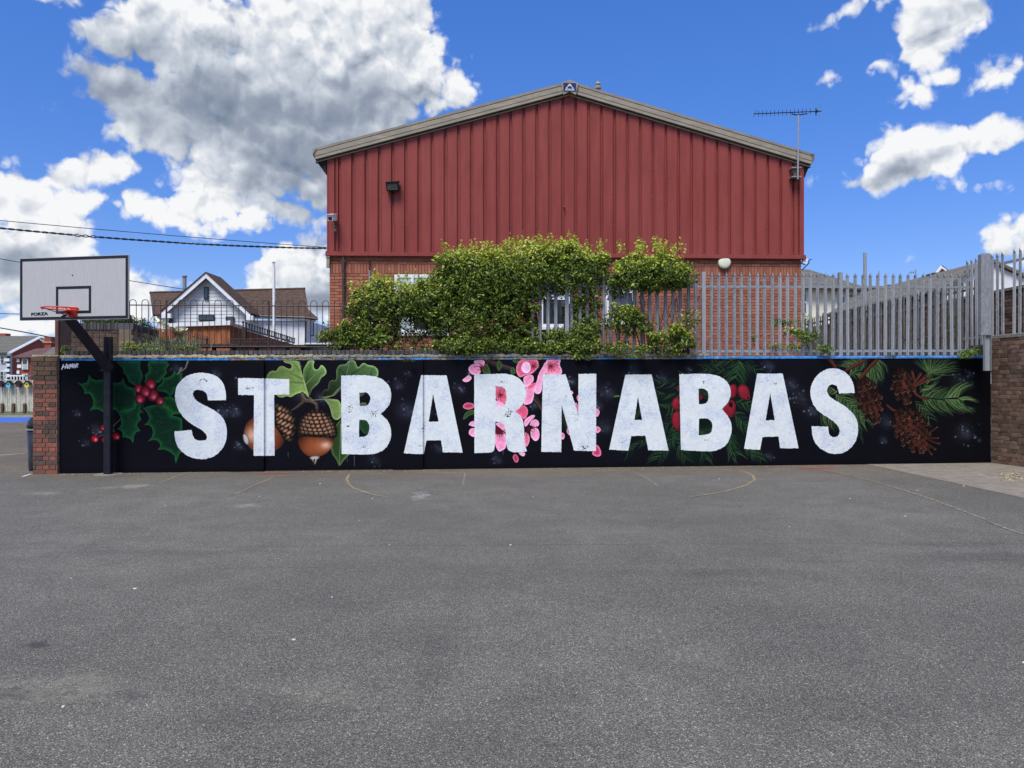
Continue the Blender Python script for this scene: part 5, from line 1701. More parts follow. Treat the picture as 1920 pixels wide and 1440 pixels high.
mb = MB(); mb.tube([HP(s + .02, z - .06, .24), HP(s + .03, z - .18, .18), HP(s + .03, z - .20, .05)], .022, 8); mb.box(HP(s + .03, z - .22, .06), (.08, .03, .12), ang=HA); mb.build('bracket', M['fascia'], t_)
t_, s, z = wallthing('bulkhead_lamp', 1357, 493, 'round cream bulkhead light on the orange bricks under the cladding', 'wall light', .02)
mb = MB(); mb.lathe(HP(s, z, .005), [(.155, 0), (.158, .05), (.15, .08), (.12, .095), (.06, .102), (.01, .104)], 32, axis='y'); mb.build('diffuser', M['lamp_cream'], t_, smooth=True)
mb = MB(); mb.lathe(HP(s, z, .0), [(.163, 0), (.163, .03), (.15, .03)], 32, axis='y')
for sg in (-1, 1): mb.box(HP(s + sg * .152, z, .07), (.02, .02, .02), ang=HA)
mb.build('rim', M['fascia_lip'], t_)
t_, s, z = wallthing('alarm_box', 616, 492, 'slim grey junction box on the left corner of the hall wall', 'box')
mb = MB(); mb.box(HP(s - .0, z, .03), (.07, .10, .26), ang=HA); mb.box(HP(s, z + .12, .035), (.09, .12, .03), ang=HA); mb.build('case', M['fascia'], t_)
t_, s, z = wallthing('pipe_stub', 1057, 390, 'tiny rusty pipe stub sticking out of the middle of the red cladding', 'pipe')
mb = MB(); mb.tube([HP(s, z, .04), HP(s, z + .01, .12), HP(s + .01, z - .04, .16)], .018, 8); mb.build('pipe', M['bark'], t_)
t_, s, z = wallthing('drain_pipe', 645, 600, 'thin brown downpipe on the brick left of the hedge', 'pipe')
mb = MB(); mb.tube([HP(s, ZC - .06, .06), HP(s, ZB0, .06)], .035, 10); mb.build('pipe', M['rail'], t_)
mb = MB()
for k in range(4): mb.box(HP(s, ZC - .15 - k * .6, .05), (.11, .06, .04), ang=HA)
mb.build('clips', M['rail'], t_)
t_, s, z = wallthing('cable_conduit', 694, 510, 'short thin conduit ending in a bent cable on the brick', 'conduit')
mb = MB(); mb.tube([HP(s - .02, ZB0, .03), HP(s - .01, h_of(694, 505)[1], .03), HP(s + .01, h_of(694, 495)[1], .05), HP(s + .0, h_of(694, 488)[1], .03)], .014, 6); mb.build('cable', M['dark'], t_)
mb = MB(); mb.tube([HP(s - .02, ZB0, .03), HP(s - .01, h_of(694, 507)[1], .03)], .022, 6); mb.build('conduit', M['galv'], t_)
t_, s, z = wallthing('corner_light', 1505, 490, 'small white floodlight on a black arm at the right corner of the hall', 'floodlight')
mb = MB(); mb.box(HP(HW + .02, z, .0), (.10, .12, .14), ang=HA, tilt=Matrix.Rotation(R(20), 3, 'Y')); mb.build('head', M['white'], t_)
mb = MB(); mb.tube([HP(HW - .05, z - .22, .02), HP(HW + .12, z - .05, .02), HP(HW + .13, z + .03, .02), HP(HW + .19, z + .045, .02)], .014, 6); mb.build('arm', M['dark'], t_)

# television aerial
ae = thing('television_aerial', P(1492, 330, 18.6), 'long television aerial on a mast at the right end of the hall roof', 'aerial')
Ya = 18.45
mb = MB(); mb.tube([P(1496, 336, Ya), P(1497, 216, Ya)], .021, 8); mb.build('mast', M['galv'], ae)
mb = MB()
for v in (316, 333): mb.box((P(1491, v, Ya) + P(1491, v, 18.75)) / 2, (.24, .2, .03))
mb.box(P(1490, 325, 18.7), (.08, .04, .24)); mb.build('wall_bracket', M['galv'], ae)
mb = MB(); mb.tube([P(1413, 213.5, Ya), P(1540, 208.5, Ya)], .012, 8); mb.build('boom', M['black_metal'], ae)
for i in range(15):
    u = 1415 + i * 7.45; v = 213.3 - i * .29
    if i == 0:
        a_, b_ = P(u - 2, v + 5, Ya - .05), P(u + 2, v - 6, Ya + .05)
    else:
        a_, b_ = P(u, v + 5.6, Ya), P(u, v - 5.6, Ya)
    mb = MB(); mb.tube([a_, b_], .006, 5); mb.build('element', M['black_metal'], ae)
mb = MB(); mb.box(P(1531, 208.8, Ya), (.06, .05, .05)); mb.tube([P(1530, 217, Ya), P(1530, 202, Ya)], .012, 6); mb.build('dipole', M['black_metal'], ae)
mb = MB()
for k in range(6): mb.tube([P(1536.5 + .4 * k, 221 - k * 5, Ya - .1), P(1536.5 + .4 * k, 221 - k * 5, Ya + .1)], .006, 4)
mb.tube([P(1536, 221, Ya), P(1537, 208, Ya), P(1539, 196, Ya)], .007, 5); mb.build('reflector', M['galv'], ae)
mb = MB(); mb.tube([P(1485, 211, Ya), P(1485, 214, Ya), P(1493, 215.5, Ya), P(1503, 215, Ya), P(1513, 213, Ya), P(1516, 209.6, Ya)], .013, 6); mb.build('support_arm', M['black_metal'], ae)

# ------------------------------------------------------------------ basketball hoop
pY = 13.36
pp_ = P(203, 889, pY)
hp = thing('basketball_hoop', (pp_.x, pY, gz(pp_.x)), 'black steel basketball post with white backboard and red netless hoop before the holly', 'basketball hoop')
zpt = EYE + 88 / F * pY
mb = MB()
cx, cy = pp_.x, pY
w_ = .062; c_ = .014
oc = [(-w_ + c_, -w_), (w_ - c_, -w_), (w_, -w_ + c_), (w_, w_ - c_), (w_ - c_, w_), (-w_ + c_, w_), (-w_, w_ - c_), (-w_, -w_ + c_)]
mb.prism([(cx + x, cy + y, gz(cx)) for x, y in oc], (0, 0, zpt - gz(cx)))
mb.build('post', M['black_metal'], hp)
armA = P(206, 694, 13.27); armB = P(130, 597, 12.72)
mb = MB()
dA = (armB - armA).normalized(); sx_ = Vector((1, 0, .15)).normalized(); sz_ = sx_.cross(dA).normalized(); sx_ = dA.cross(sz_).normalized()
quad = [armA + sx_ * a * .055 + sz_ * b * .065 for a, b in ((-1, -1), (1, -1), (1, 1), (-1, 1))]
mb.prism(quad, armB - armA + dA * .1)
mb.build('arm', M['black_metal'], hp)
mb = MB()
for dz_ in (-.02, .10):
    mb.box((cx, cy - .085, EYE + 28 / F * pY + dz_), (.17, .03, .035))
for (ox, dz_) in ((-.09, .05), (.09, .05), (-.09, -.03), (.09, -.03)): mb.tube([(cx + ox, cy - .11, EYE + 28 / F * pY + dz_), (cx + ox, cy + .03, EYE + 28 / F * pY + dz_)], .009, 6)
mb.build('clamp', M['black_metal'], hp)
mb = MB(); mb.lathe((cx, cy, gz(cx) - .02), [(.24, 0), (.24, .028), (.23, .03)], 20)
mb.build('base_pad', M['apron'], hp)
cL = P(37, 543, 12.80); cR = P(241, 537.5, 12.40)
bc = (cL + cR) / 2; bx = (cR - cL).normalized(); bW = (cR - cL).length; bH = 118.5 / F * 12.6
bz = Vector((0, 0, 1)); bz = (bz - bx * bz.dot(bx)).normalized(); bn = bx.cross(bz).normalized()   # bn points away from camera or towards
if bn.y > 0: bn = -bn


def bp(x, z, n_=0.0): return bc + bx * x + bz * z + bn * n_


def bslab(x0, x1, z0, z1, n0, n1, mb): return mb.prism([bp(x0, z0, n0), bp(x1, z0, n0), bp(x1, z1, n0), bp(x0, z1, n0)], bn * (n1 - n0))


hw, hh_ = bW / 2, bH / 2
bb_ = bslab(-hw, hw, -hh_, hh_, -.022, 0, MB()).build('backboard', M['board'], hp)
fr = .046
mb = MB()
bslab(-hw + .008, hw - .008, hh_ - fr - .008, hh_ - .008, .001, .003, mb); bslab(-hw + .008, hw - .008, -hh_ + .008, -hh_ + fr + .008, .001, .003, mb)
bslab(-hw + .008, -hw + fr + .008, -hh_ + fr + .0081, hh_ - fr - .0081, .001, .003, mb); bslab(hw - fr - .008, hw - .008, -hh_ + fr + .0081, hh_ - fr - .0081, .001, .003, mb)
mb.build('border', M['black_metal'], bb_)


def b_of(u, v):
    k = Vector(((u - 960) / F, 1, (720 - v) / F)); o_ = Vector((0, 0, EYE))
    t = (bc - o_).dot(bn) / k.dot(bn); p = o_ + k * t - bc
    return p.dot(bx), p.dot(bz)


xa, za = b_of(105, 537.5); xb, zb2 = b_of(171, 587)
fr = .045
mb = MB()
bslab(xa, xb, za - fr, za, .001, .003, mb); bslab(xa, xb, zb2, zb2 + fr, .001, .003, mb); bslab(xa, xa + fr, zb2 + fr, za - fr, .001, .003, mb); bslab(xb - fr, xb, zb2 + fr, za - fr, .001, .003, mb)
mb.build('target_square', M['black_metal'], bb_)
x_, z_ = b_of(136, 516); mb = MB(); mb.lathe(bp(x_, z_, .0), [(.012, 0), (.01, .008)], 8, axis='y'); mb.build('bolt', M['dark'], bb_)
x_, z_ = b_of(74, 589)
tx = text('FORZA', .068, bp(x_, z_, .002), (R(90), R(-1.5), math.atan2(bx.y, bx.x)), 'black_metal', bb_, .0035, sx=1.5)
xm, zm = b_of(138, 584)
zr_ = P(112, 578, 12.15).z
zrl = zr_ - bc.z
rb = MB(); bslab(xm - .075, xm + .075, zm - .10, zm + .07, .002, .012, rb)
rb.prism([bp(xm - .07, zrl - .01, .012), bp(xm + .07, zrl - .01, .012), bp(xm + .05, zrl - .01, .17), bp(xm - .05, zrl - .01, .17)], (0, 0, .012))
for sg in (-1, 1): rb.prism([bp(xm + sg * .07, zrl, .012), bp(xm + sg * .055, zrl, .15), bp(xm + sg * .07, zm - .08, .012)], bx * .006)
rb.build('rim_bracket', M['hoop_red'], hp)
rc = P(112.5, 578, 12.22)
mb = MB(); RR = .262
mb.tube([rc + Vector((RR * math.cos(a), RR * math.sin(a), 0)) for a in [2 * math.pi * i / 40 for i in range(41)]], .0105, 8, caps=False)
mb.build('rim', M['hoop_red'], hp, smooth=True)
mb = MB()
for i in range(12):
    a = 2 * math.pi * (i + .3) / 12
    e = rc + Vector(((RR) * math.cos(a), (RR) * math.sin(a), -.01)); t2_ = Vector((-math.sin(a), math.cos(a), 0)) * .02
    mb.tube([e - t2_ * .6, e - t2_ * .4 + Vector((0, 0, -.018)), e + t2_ * .4 + Vector((0, 0, -.018)), e + t2_ * .6], .0035, 5)
mb.build('net_hooks', M['hoop_red'], hp)
mb = MB()
for sg in (-1, 1): mb.tube([rc + bx * sg * .2 + bn * .12, bp(xm + sg * .03, zm - .09, .02)], .007, 6)
mb.build('brace', M['rail_post'], hp)
# steel struts behind the board
mb = MB()
for sg in (-.45, .45): mb.tube([bp(sg, -.3, -.03), bp(sg, .35, -.03)], .02, 6)
for zz_ in (-.25, .3): mb.tube([bp(-.5, zz_, -.05), bp(.5, zz_, -.05)], .02, 6)
mb.build('rear_frame', M['black_metal'], hp)

# litter bin half hidden by the pillar
bn_ = thing('litter_bin', (-8.76, 14.16, gz(-9)), 'black round-topped litter bin half hidden behind the brick pillar', 'bin')
mb = MB(); mb.lathe((-8.76, 14.16, gz(-9)), [(.235, 0), (.24, .05), (.265, .74)], 28); mb.build('body', M['black_metal'], bn_, smooth=True)
mb = MB(); mb.lathe((-8.76, 14.16, gz(-9) + .752), [(.28, 0), (.28, .025)], 28); mb.build('band', M['galv'], bn_)
mb = MB(); mb.lathe((-8.76, 14.16, gz(-9) + .79), [(.27, 0), (.268, .06), (.25, .13), (.2, .19), (.12, .225), (.02, .235)], 28); mb.build('lid', M['black_metal'], bn_, smooth=True)

# ------------------------------------------------------------------ palisade fences
def pale_mesh(H, splay=.03, m_='galv'):
    mb = MB()
    prof = [(-.0335, .0), (-.021, -.017), (-.007, -.005), (.007, -.005), (.021, -.017), (.0335, .0)]
    k = len(prof); tk = .003
    top = [.0, .03, .055, .055, .03, .0]
    lvl = [0, H - .14, H - .05]
    vs = []
    for z in lvl: vs += [(x, y, z) for x, y in prof]
    for z in lvl: vs += [(x, y + tk, z) for x, y in prof]
    fs = []
    for L_ in range(2):
        for i in range(k - 1):
            a = L_ * k + i
            fs.append((a, a + 1, a + k + 1, a + k))
            b = 3 * k + a
            fs.append((b + 1, b, b + k, b + k + 1))
    mb.add(vs, fs)
    b0 = 2 * k
    # three points: outer two splay towards the camera side, middle stands tall
    def spike(i0, i1, tip):
        p0 = vs[b0 + i0]; p1 = vs[b0 + i1]; q0 = vs[3 * k + b0 + i0]; q1 = vs[3 * k + b0 + i1]
        mb.add([p0, p1, q1, q0, tip], [(0, 1, 4), (1, 2, 4), (2, 3, 4), (3, 0, 4)])
    spike(0, 1, (-.040, -.03 - splay, H - .005))
    spike(1, 4, (0, -.012, H + .03))
    spike(4, 5, (.040, -.03 - splay, H - .005))
    return mb.mesh('pale', M[m_])


pf = thing('palisade_fence', WP(13, BH), 'grey galvanised palisade fence standing along the top of the mural wall', 'fence')
tA = w_of(995, 600)[0]; tB = WLEN - .28
pitch_t = (w_of(1830, 600)[0] - w_of(1339, 600)[0]) / 34.5
Ht = 1.60
pm = pale_mesh(Ht - .03)
n_p = -.16
posts_u = [1324, 1583.5]
tp = [w_of(u, 590)[0] for u in posts_u] + [w_of(1065, 590)[0]]
k0 = w_of(1339, 590)[0]
i = -25
while True:
    t = k0 + i * pitch_t
    i += 1
    if t > tB: break
    if t < tA or any(abs(t - q_) < .07 for q_ in tp): continue
    place('pale', pm, WP(t, BH + .065, n_p + random.uniform(-.002, .002)), pf, rot=(random.uniform(-.008, .008), random.uniform(-.008, .008), WANG))
for t in tp:
    mb = MB(); hgt = Ht + .06
    ptop = [WP(t - .035, BH, n_p + .03), WP(t + .035, BH, n_p + .03), WP(t + .035, BH, n_p - .05), WP(t - .035, BH, n_p - .05)]
    mb.prism(ptop, (0, 0, hgt)); mb.build('post', M['galv'], pf)
for h in (BH + .13, BH + 1.36):
    mb = MB(); mb.prism([WP(tA, h, n_p + .004), WP(tA, h + .045, n_p + .004), WP(tA, h + .045, n_p - .034), WP(tA, h, n_p - .034)], (WD * (tB - tA)).to_3d() + Vector((0, 0, .0048 * (tB - tA) * WD.x)))
    mb.build('rail', M['galv'], pf)

sf = thing('side_palisade_fence', (9.3, 13.4, 2.4), 'spiked palisade fence on top of the right brick wall beside the thick corner post', 'fence')
fa, fb = Vector((9.62, 10.9)), Vector((9.20, 15.45))
fd = (fb - fa); fl = fd.length; fd.normalize(); fang = math.atan2(-fd.y, -fd.x)
pmA = pale_mesh(1.72, .05)
t = .1
while t < fl:
    p = fa + fd * t
    if abs(p.y - 14.17) > .07:
        place('pale', pmA, (p.x, p.y, 2.37), sf, rot=(random.uniform(-.01, .01), random.uniform(-.01, .01), fang))
    t += .140
for (z0_, z1_, a, b) in ((2.50, 2.545, 0, fl), (3.87, 3.915, 0, fl)):
    p = fa + fd * a; q_ = fa + fd * b; nn = Vector((fd.y, -fd.x)) * .035
    mb = MB(); mb.prism([(p.x + nn.x * .1, p.y + nn.y * .1, z0_), (p.x + nn.x, p.y + nn.y, z0_), (p.x + nn.x, p.y + nn.y, z1_), (p.x + nn.x * .1, p.y + nn.y * .1, z1_)], (q_.x - p.x, q_.y - p.y, 0))
    mb.build('rail', M['galv'], sf)
sf2 = thing('rear_palisade_fence', (9.5, 20, 2.1), 'lower palisade fence running straight back behind the front one on the right', 'fence')
ga, gb_ = Vector((9.38, 15.0)), Vector((9.68, 27.5))
gd = (gb_ - ga); gl = gd.length; gd.normalize(); gang = math.atan2(-gd.y, -gd.x)
pmB = pale_mesh(1.68, .05, 'galv_shaded')
t = .05
while t < gl:
    p = ga + gd * t
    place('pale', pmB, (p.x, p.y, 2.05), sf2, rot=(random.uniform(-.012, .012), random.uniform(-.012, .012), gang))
    t += .152
for z0_ in (2.25, 3.52):
    mb = MB(); nn = Vector((gd.y, -gd.x)) * .035
    mb.prism([(ga.x + nn.x * .1, ga.y, z0_), (ga.x + nn.x, ga.y, z0_), (ga.x + nn.x, ga.y, z0_ + .045), (ga.x + nn.x * .1, ga.y, z0_ + .045)], (gb_.x - ga.x, gb_.y - ga.y, 0))
    mb.build('rail', M['rail_dark'], sf2)
for tpx in (2.8, 5.6, 8.4, 11.2):
    p = ga + gd * tpx; mb = MB(); mb.box((p.x + .06, p.y, 2.9), (.08, .08, 1.8), ang=gang); mb.build('post', M['galv'], sf2)
# large corner post, carried down over the end of the mural wall
cpY = 14.12
cp = thing('corner_post', P(1850, 695, cpY), 'thick galvanised corner post with flared top bolted over the right end of the mural', 'post')
mb = MB()
a_, b_ = P(1844, 690, cpY), P(1858, 475, cpY)
x0_, x1_ = P(1839.5, 600, cpY).x, P(1858, 600, cpY).x
zt_, zb_ = P(0, 475, cpY).z, P(0, 628, cpY).z
mb.prism([(x0_, cpY, zb_), (x1_, cpY, zb_), (x1_, cpY, zt_ - .02), (x1_ - .02, cpY, zt_), (x0_ + .02, cpY, zt_), (x0_, cpY, zt_ - .02)], (0, .1, 0))
mb.build('tube', M['galv'], cp)
mb = MB(); zl = P(0, 695, cpY).z
xa_, xb__ = P(1846.5, 600, cpY).x, P(1859, 600, cpY).x
mb.box(((xa_ + xb__) / 2, cpY + .05, (zl + zb_) / 2), (xb__ - xa_, .006, zb_ - zl)); mb.box((xa_ + .003, cpY + .02, (zl + zb_) / 2), (.006, .055, zb_ - zl)); mb.box((xb__ - .003, cpY + .02, (zl + zb_) / 2), (.006, .055, zb_ - zl))
mb.build('channel', M['galv'], cp)

# ------------------------------------------------------------------ bow-top railings on the left
br = thing('bow_top_railing', WP(3, BH + .1), 'thin brown bow-top railing along the left part of the mural wall', 'railing')
rY = -.22
t0r, t1r = w_of(135, 600)[0], w_of(884, 600)[0]
zr0 = P(0, 649, 13.72).z; zr1 = P(0, 571, 13.72).z; ztop = P(0, 560.5, 13.72).z
ptc = (w_of(606, 600)[0] - w_of(262, 600)[0]) / 15.0
hwid = .117
r_h = .0068


def hoop_mesh():
    mb = MB(); hgt = ztop - zr0; r_ = hwid / 2
    pts = [(-r_, 0, 0), (-r_, 0, hgt - r_)] + [(-r_ * math.cos(a), 0, hgt - r_ + r_ * math.sin(a)) for a in [math.pi * k / 8 for k in range(1, 8)]] + [(r_, 0, hgt - r_), (r_, 0, 0)]
    mb.tube(pts, r_h, 6)
    return mb.mesh('hoop', M['rail'])


hm = hoop_mesh()
tc = w_of(262.5, 600)[0]
k = -6
while tc + k * ptc < t1r:
    t = tc + k * ptc; k += 1
    if t < t0r + .05: continue
    p = WP(t, 0, rY); place('hoop', hm, (p.x, p.y, zr0), br, rot=(0, 0, WANG))
for u in (303, 498, 694):
    t = w_of(u, 600)[0]; p = WP(t, 0, rY)
    mb = MB(); mb.tube([(p.x, p.y, BH), (p.x, p.y, ztop - .01)], .017, 8); mb.build('post', M['rail'], br)
pc = P(108, 610, 13.85)
for z in (zr0, zr1):
    p = WP(t0r - .25, 0, rY); q_ = WP(t1r, 0, rY)
    mb = MB(); mb.tube([(p.x, p.y, z), (q_.x, q_.y, z)], .010 if z == zr0 else .012, 6); mb.build('rail', M['rail'], br)
mb = MB(); mb.box((pc.x, pc.y, (BH + ztop) / 2 + .05), (.06, .06, ztop - BH)); mb.build('post', M['rail_post'], br)
# return railing going back from the corner post
rr = thing('return_railing', (pc.x, 15, BH), 'short run of brown bow-top railing turning back behind the brick pillar', 'railing')
e2 = Vector((-9.86, 16.95))
dd = e2 - Vector((pc.x, pc.y)); Ld = dd.length; dd.normalize(); ra = math.atan2(dd.y, dd.x)
for i in range(int(Ld / .228)):
    p = Vector((pc.x, pc.y)) + dd * (.14 + i * .228)
    place('hoop', hm, (p.x, p.y, zr0), rr, rot=(0, 0, ra))
for z in (zr0, zr1):
    mb = MB(); mb.tube([(pc.x, pc.y, z), (e2.x, e2.y, z)], .010, 6); mb.build('rail', M['rail'], rr)

# ------------------------------------------------------------------ old brick wall and rubble wall behind the railing
ow = thing('old_brick_wall', (-9.3, 17, 1.95), 'old dark brown brick wall with upright coping bricks behind the left railing', 'wall')
oa = P(123, 0, 17.0); ob = P(246, 0, 17.0)
wz = P(0, 607, 17).z
ol = ob.x - oa.x
mb = MB(); mb.prism([(oa.x + .01, 17.012, 1.9), (ob.x - .01, 17.012, 1.9), (ob.x - .01, 17.012, wz - .12), (oa.x + .01, 17.012, wz - .12)], (0, .3, 0)); mb.build('mortar_core', M['mortar'], ow)
brickwork(ow, (oa.x, 17.0), 0, ol, 1.95, 9, 'brick_old', ch=.098, bl=.26, joint=.014, jit=.008)
cm2 = [brick_mesh(.068, .15, .33, s).mesh('coping_brick', M['brick_coping']) for s in range(3)]
for i in range(int(ol / .078)):
    place('coping_brick', cm2[i % 3], (oa.x + (i + .5) * .078, 16.985, wz - .135), ow, rot=(0, random.uniform(-.02, .02), 0))
rw = thing('rubble_wall', (-8.8, 18, 1.95), 'pale rubble stone wall with dark coping going back from the old brick wall', 'wall')
ra0, ra1 = Vector((ob.x + .02, 17.0)), Vector((-9.05, 19.4))
rd = ra0 - ra1; rl = rd.length; rd.normalize(); rang = math.atan2(-rd.y, -rd.x)
# outward normal should face right (+x): direction from near to far
rang = math.atan2((ra1 - ra0).y, (ra1 - ra0).x)
mb = MB(); nn = Vector((math.sin(rang), -math.cos(rang)))
mb.prism([(ra0.x - nn.x * .02, ra0.y - nn.y * .02, 1.9), (ra1.x - nn.x * .02, ra1.y - nn.y * .02, 1.9), (ra1.x - nn.x * .02, ra1.y - nn.y * .02, wz - .13), (ra0.x - nn.x * .02, ra0.y - nn.y * .02, wz - .13)], (-nn.x * .25, -nn.y * .25, 0)); mb.build('mortar_core', M['stone'], rw)
brickwork(rw, (ra0.x, ra0.y), rang, rl, 1.95, 8, 'stone', ch=.11, bl=.25, joint=.018, jit=.02, name='stone')
for i in range(int(rl / .09)):
    p = ra0 + (ra1 - ra0).normalized() * (i + .5) * .09
    place('coping_brick', cm2[i % 3], (p.x + .02, p.y, wz - .135), rw, rot=(0, 0, rang))

# ------------------------------------------------------------------ timber fence, ramp and things behind the railing
def board_fence(name, label, p0, p1, z0, z1a, z1b, bw_, m_, thick=.02, cat='fence', cap=None, rows=None):
    t_ = thing(name, ((p0[0] + p1[0]) / 2, (p0[1] + p1[1]) / 2, z0), label, cat)
    a = Vector(p0); b = Vector(p1); L_ = (b - a).length; d = (b - a).normalized(); an = math.atan2(d.y, d.x)
    k = max(2, int(L_ / bw_))
    for i in range(k):
        f = (i + .5) / k
        p = a + d * L_ * f
        zt = z1a + (z1b - z1a) * f + random.uniform(-.008, .008)
        mb = MB(); mb.box((p.x, p.y + (.012 if i % 2 else 0), (z0 + zt) / 2), (L_ / k * 1.04, thick, zt - z0), ang=an)
        mb.build('board', M[m_], t_)
    for zz in (z0 + .3, min(z1a, z1b) - .25):
        mb = MB(); q_ = (a + b) / 2; nn = Vector((-math.sin(an), math.cos(an))) * .05
        mb.box((q_.x + nn.x, q_.y + nn.y, zz), (L_, .04, .08), ang=an); mb.build('rail', M[m_], t_)
    return t_


fY = 22.0
X = lambda u, Y: (u - 960) / F * Y
Zv = lambda v, Y: EYE + (720 - v) / F * Y
board_fence('timber_fence', 'low red-brown timber fence left of the taller orange fence', (X(279, fY), fY + .02), (X(345, fY), fY + .02), 1.95, Zv(616, fY), Zv(617, fY), .13, 'cedar')
tf = board_fence('timber_fence', 'orange timber board fence under the white gutter in front of the white house', (X(345, fY - .3), fY - .3), (X(431, fY - .3), fY - .3), 1.95, Zv(613, fY - .3), Zv(610, fY - .3), .125, 'cedar')
tf2 = board_fence('timber_fence', 'orange timber fence receding to the right below the white house', (X(431, 21.8), 21.75), (X(571, 33.8), 33.8), 1.9, Zv(611, 21.8), Zv(652, 33.8), .16, 'cedar')
# white gutter box above the fence
gt = thing('white_canopy', (X(370, 21.4), 21.6, 3), 'white flat canopy edge above the orange timber fence', 'canopy')
mb = MB(); mb.prism([(X(310, 21.6), 21.6, Zv(613, 21.6)), (X(431, 21.6), 21.6, Zv(609.5, 21.6)), (X(432, 21.6), 21.6, Zv(601, 21.6)), (X(312, 21.6), 21.6, Zv(606.5, 21.6))], (0, .4, 0)); mb.build('edge', M['white'], gt)
p0 = Vector((X(432, 21.6), 21.7, Zv(604, 21.6))); p1 = Vector((X(461, 24.2), 24.2, Zv(613.5, 24.2)))
mb = MB(); mb.prism([p0, p0 + Vector((0, 0, -.09)), p0 + Vector((-.1, 0, -.09)), p0 + Vector((-.1, 0, 0))], p1 - p0); mb.build('edge', M['white'], gt)
# spiked trellis top on receding fence
sp_ = thing('trellis_topping', (X(500, 27), 27, 3.2), 'dark spiky trellis strip along the top of the receding orange fence', 'trellis')
q0 = Vector((X(456, 22.6), 22.6, Zv(615, 22.6))); q1 = Vector((X(552, 31.4), 31.4, Zv(643, 31.4)))
mb = MB(); mb.tube([q0, q1], .03, 6); mb.build('rail', M['frame_dark'], sp_)
mb0 = MB(); mb0.tube([(0, 0, 0), (0, 0, .16)], .02, 6); mb0.lathe((0, 0, .14), [(.01, 0), (.045, .03), (.01, .07)], 8)
spm = mb0.mesh('spike', M['frame_dark'])
for i in range(24):
    place('spike', spm, q0.lerp(q1, i / 23), sp_)
mb = MB(); mb.box((X(458, 22.3), 22.3, (1.95 + Zv(616, 22.3)) / 2), (.12, .12, Zv(614, 22.3) - 1.95)); mb.build('end_post', M['dark_wood'], sp_)
# dark timber ledge (ramp) in front of the fences
rp = thing('timber_ramp', (X(460, 16.4), 16.4, 2.3), 'dark timber deck edge with posts between the mural wall and the orange fence', 'deck')
mb = MB(); mb.box(((X(340, 16.4) + X(575, 16.4)) / 2, 16.7, Zv(648.5, 16.4)), (X(575, 16.4) - X(340, 16.4), .6, .05)); mb.build('deck', M['dark_wood'], rp)
mb = MB(); mb.box(((X(335, 16.3) + X(450, 16.3)) / 2, 16.3, Zv(646, 16.3)), (X(450, 16.3) - X(335, 16.3), .05, .03)); mb.build('handrail', M['rail'], rp)
for u in (352, 400, 437, 480, 538, 566):
    mb = MB(); mb.box((X(u, 16.5), 16.55, 2.18), (.07, .07, .5)); mb.build('post', M['dark_wood'], rp)
# small ramp railing with low bows seen through the main railing
lr = thing('ramp_railing', (X(500, 19), 19, 2.2), 'low dark bow-top railing on the ramp before the orange fence', 'railing')
mb0 = MB(); rr_ = .06
mb0.tube([(-rr_, 0, 0), (-rr_, 0, .14)] + [(-rr_ * math.cos(a), 0, .14 + rr_ * math.sin(a)) for a in [math.pi * k / 6 for k in range(1, 6)]] + [(rr_, 0, .14), (rr_, 0, 0)], .008, 5)
lhm = mb0.mesh('hoop', M['rail'])
for i in range(18):
    u = 432 + i * 6.6
    place('hoop', lhm, (X(u, 19), 19, Zv(650, 19)), lr)
mb = MB(); mb.tube([(X(428, 19), 19, Zv(641.5, 19)), (X(548, 19), 19, Zv(641.5, 19))], .010, 5); mb.build('rail', M['rail'], lr)
lr2 = thing('ramp_railing', (X(370, 19), 19.5, 2.2), 'low railing sloping down to the right behind the pale yellow flowers', 'railing')
for i in range(10):
    u = 320 + i * 7.4; Yq = 20.5 - i * .05
    mb = MB(); zt = Zv(617 + i * 1.9, Yq); zb_ = Zv(648, Yq)
    mb.tube([(X(u, Yq), Yq, zb_), (X(u, Yq), Yq, zt), (X(u + .9, Yq), Yq, zt + .045), (X(u + 2.4, Yq), Yq, zt + .045), (X(u + 3.3, Yq), Yq, zt), (X(u + 3.3, Yq), Yq, zb_)], .009, 5); mb.build('hoop', M['rail'], lr2)
mb = MB(); mb.tube([(X(318, 20.5), 20.5, Zv(620, 20.5)), (X(388, 20.1), 20.1, Zv(637, 20.1))], .014, 5); mb.build('rail', M['rail'], lr2)
mb = MB(); mb.tube([(X(388, 20.1), 20.1, Zv(634, 20.1)), (X(388, 20.1), 20.1, 1.95)], .03, 6); mb.build('post', M['rail'], lr2)
# second bow-top railing further back, left of the gable house
br2 = thing('back_railing', (X(265, 21), 21, 2.5), 'distant brown bow-top railing sloping down above the rubble wall', 'railing')
for i in range(9):
    u = 244 + i * 7.6; Yq = 20 + i * .35; zt = Zv(594 + i * 3.0, Yq); zb_ = Zv(640, Yq)
    mb = MB(); mb.tube([(X(u, Yq), Yq, zb_), (X(u, Yq), Yq, zt - .04), (X(u + .9, Yq), Yq, zt), (X(u + 2.6, Yq), Yq, zt), (X(u + 3.6, Yq), Yq, zt - .04), (X(u + 3.6, Yq), Yq, zb_)], .009, 5); mb.build('hoop', M['rail'], br2)
mb = MB(); mb.tube([(X(240, 20), 20, Zv(597, 20)), (X(310, 22.9), 22.9, Zv(622, 22.9))], .012, 5); mb.build('rail', M['rail'], br2)
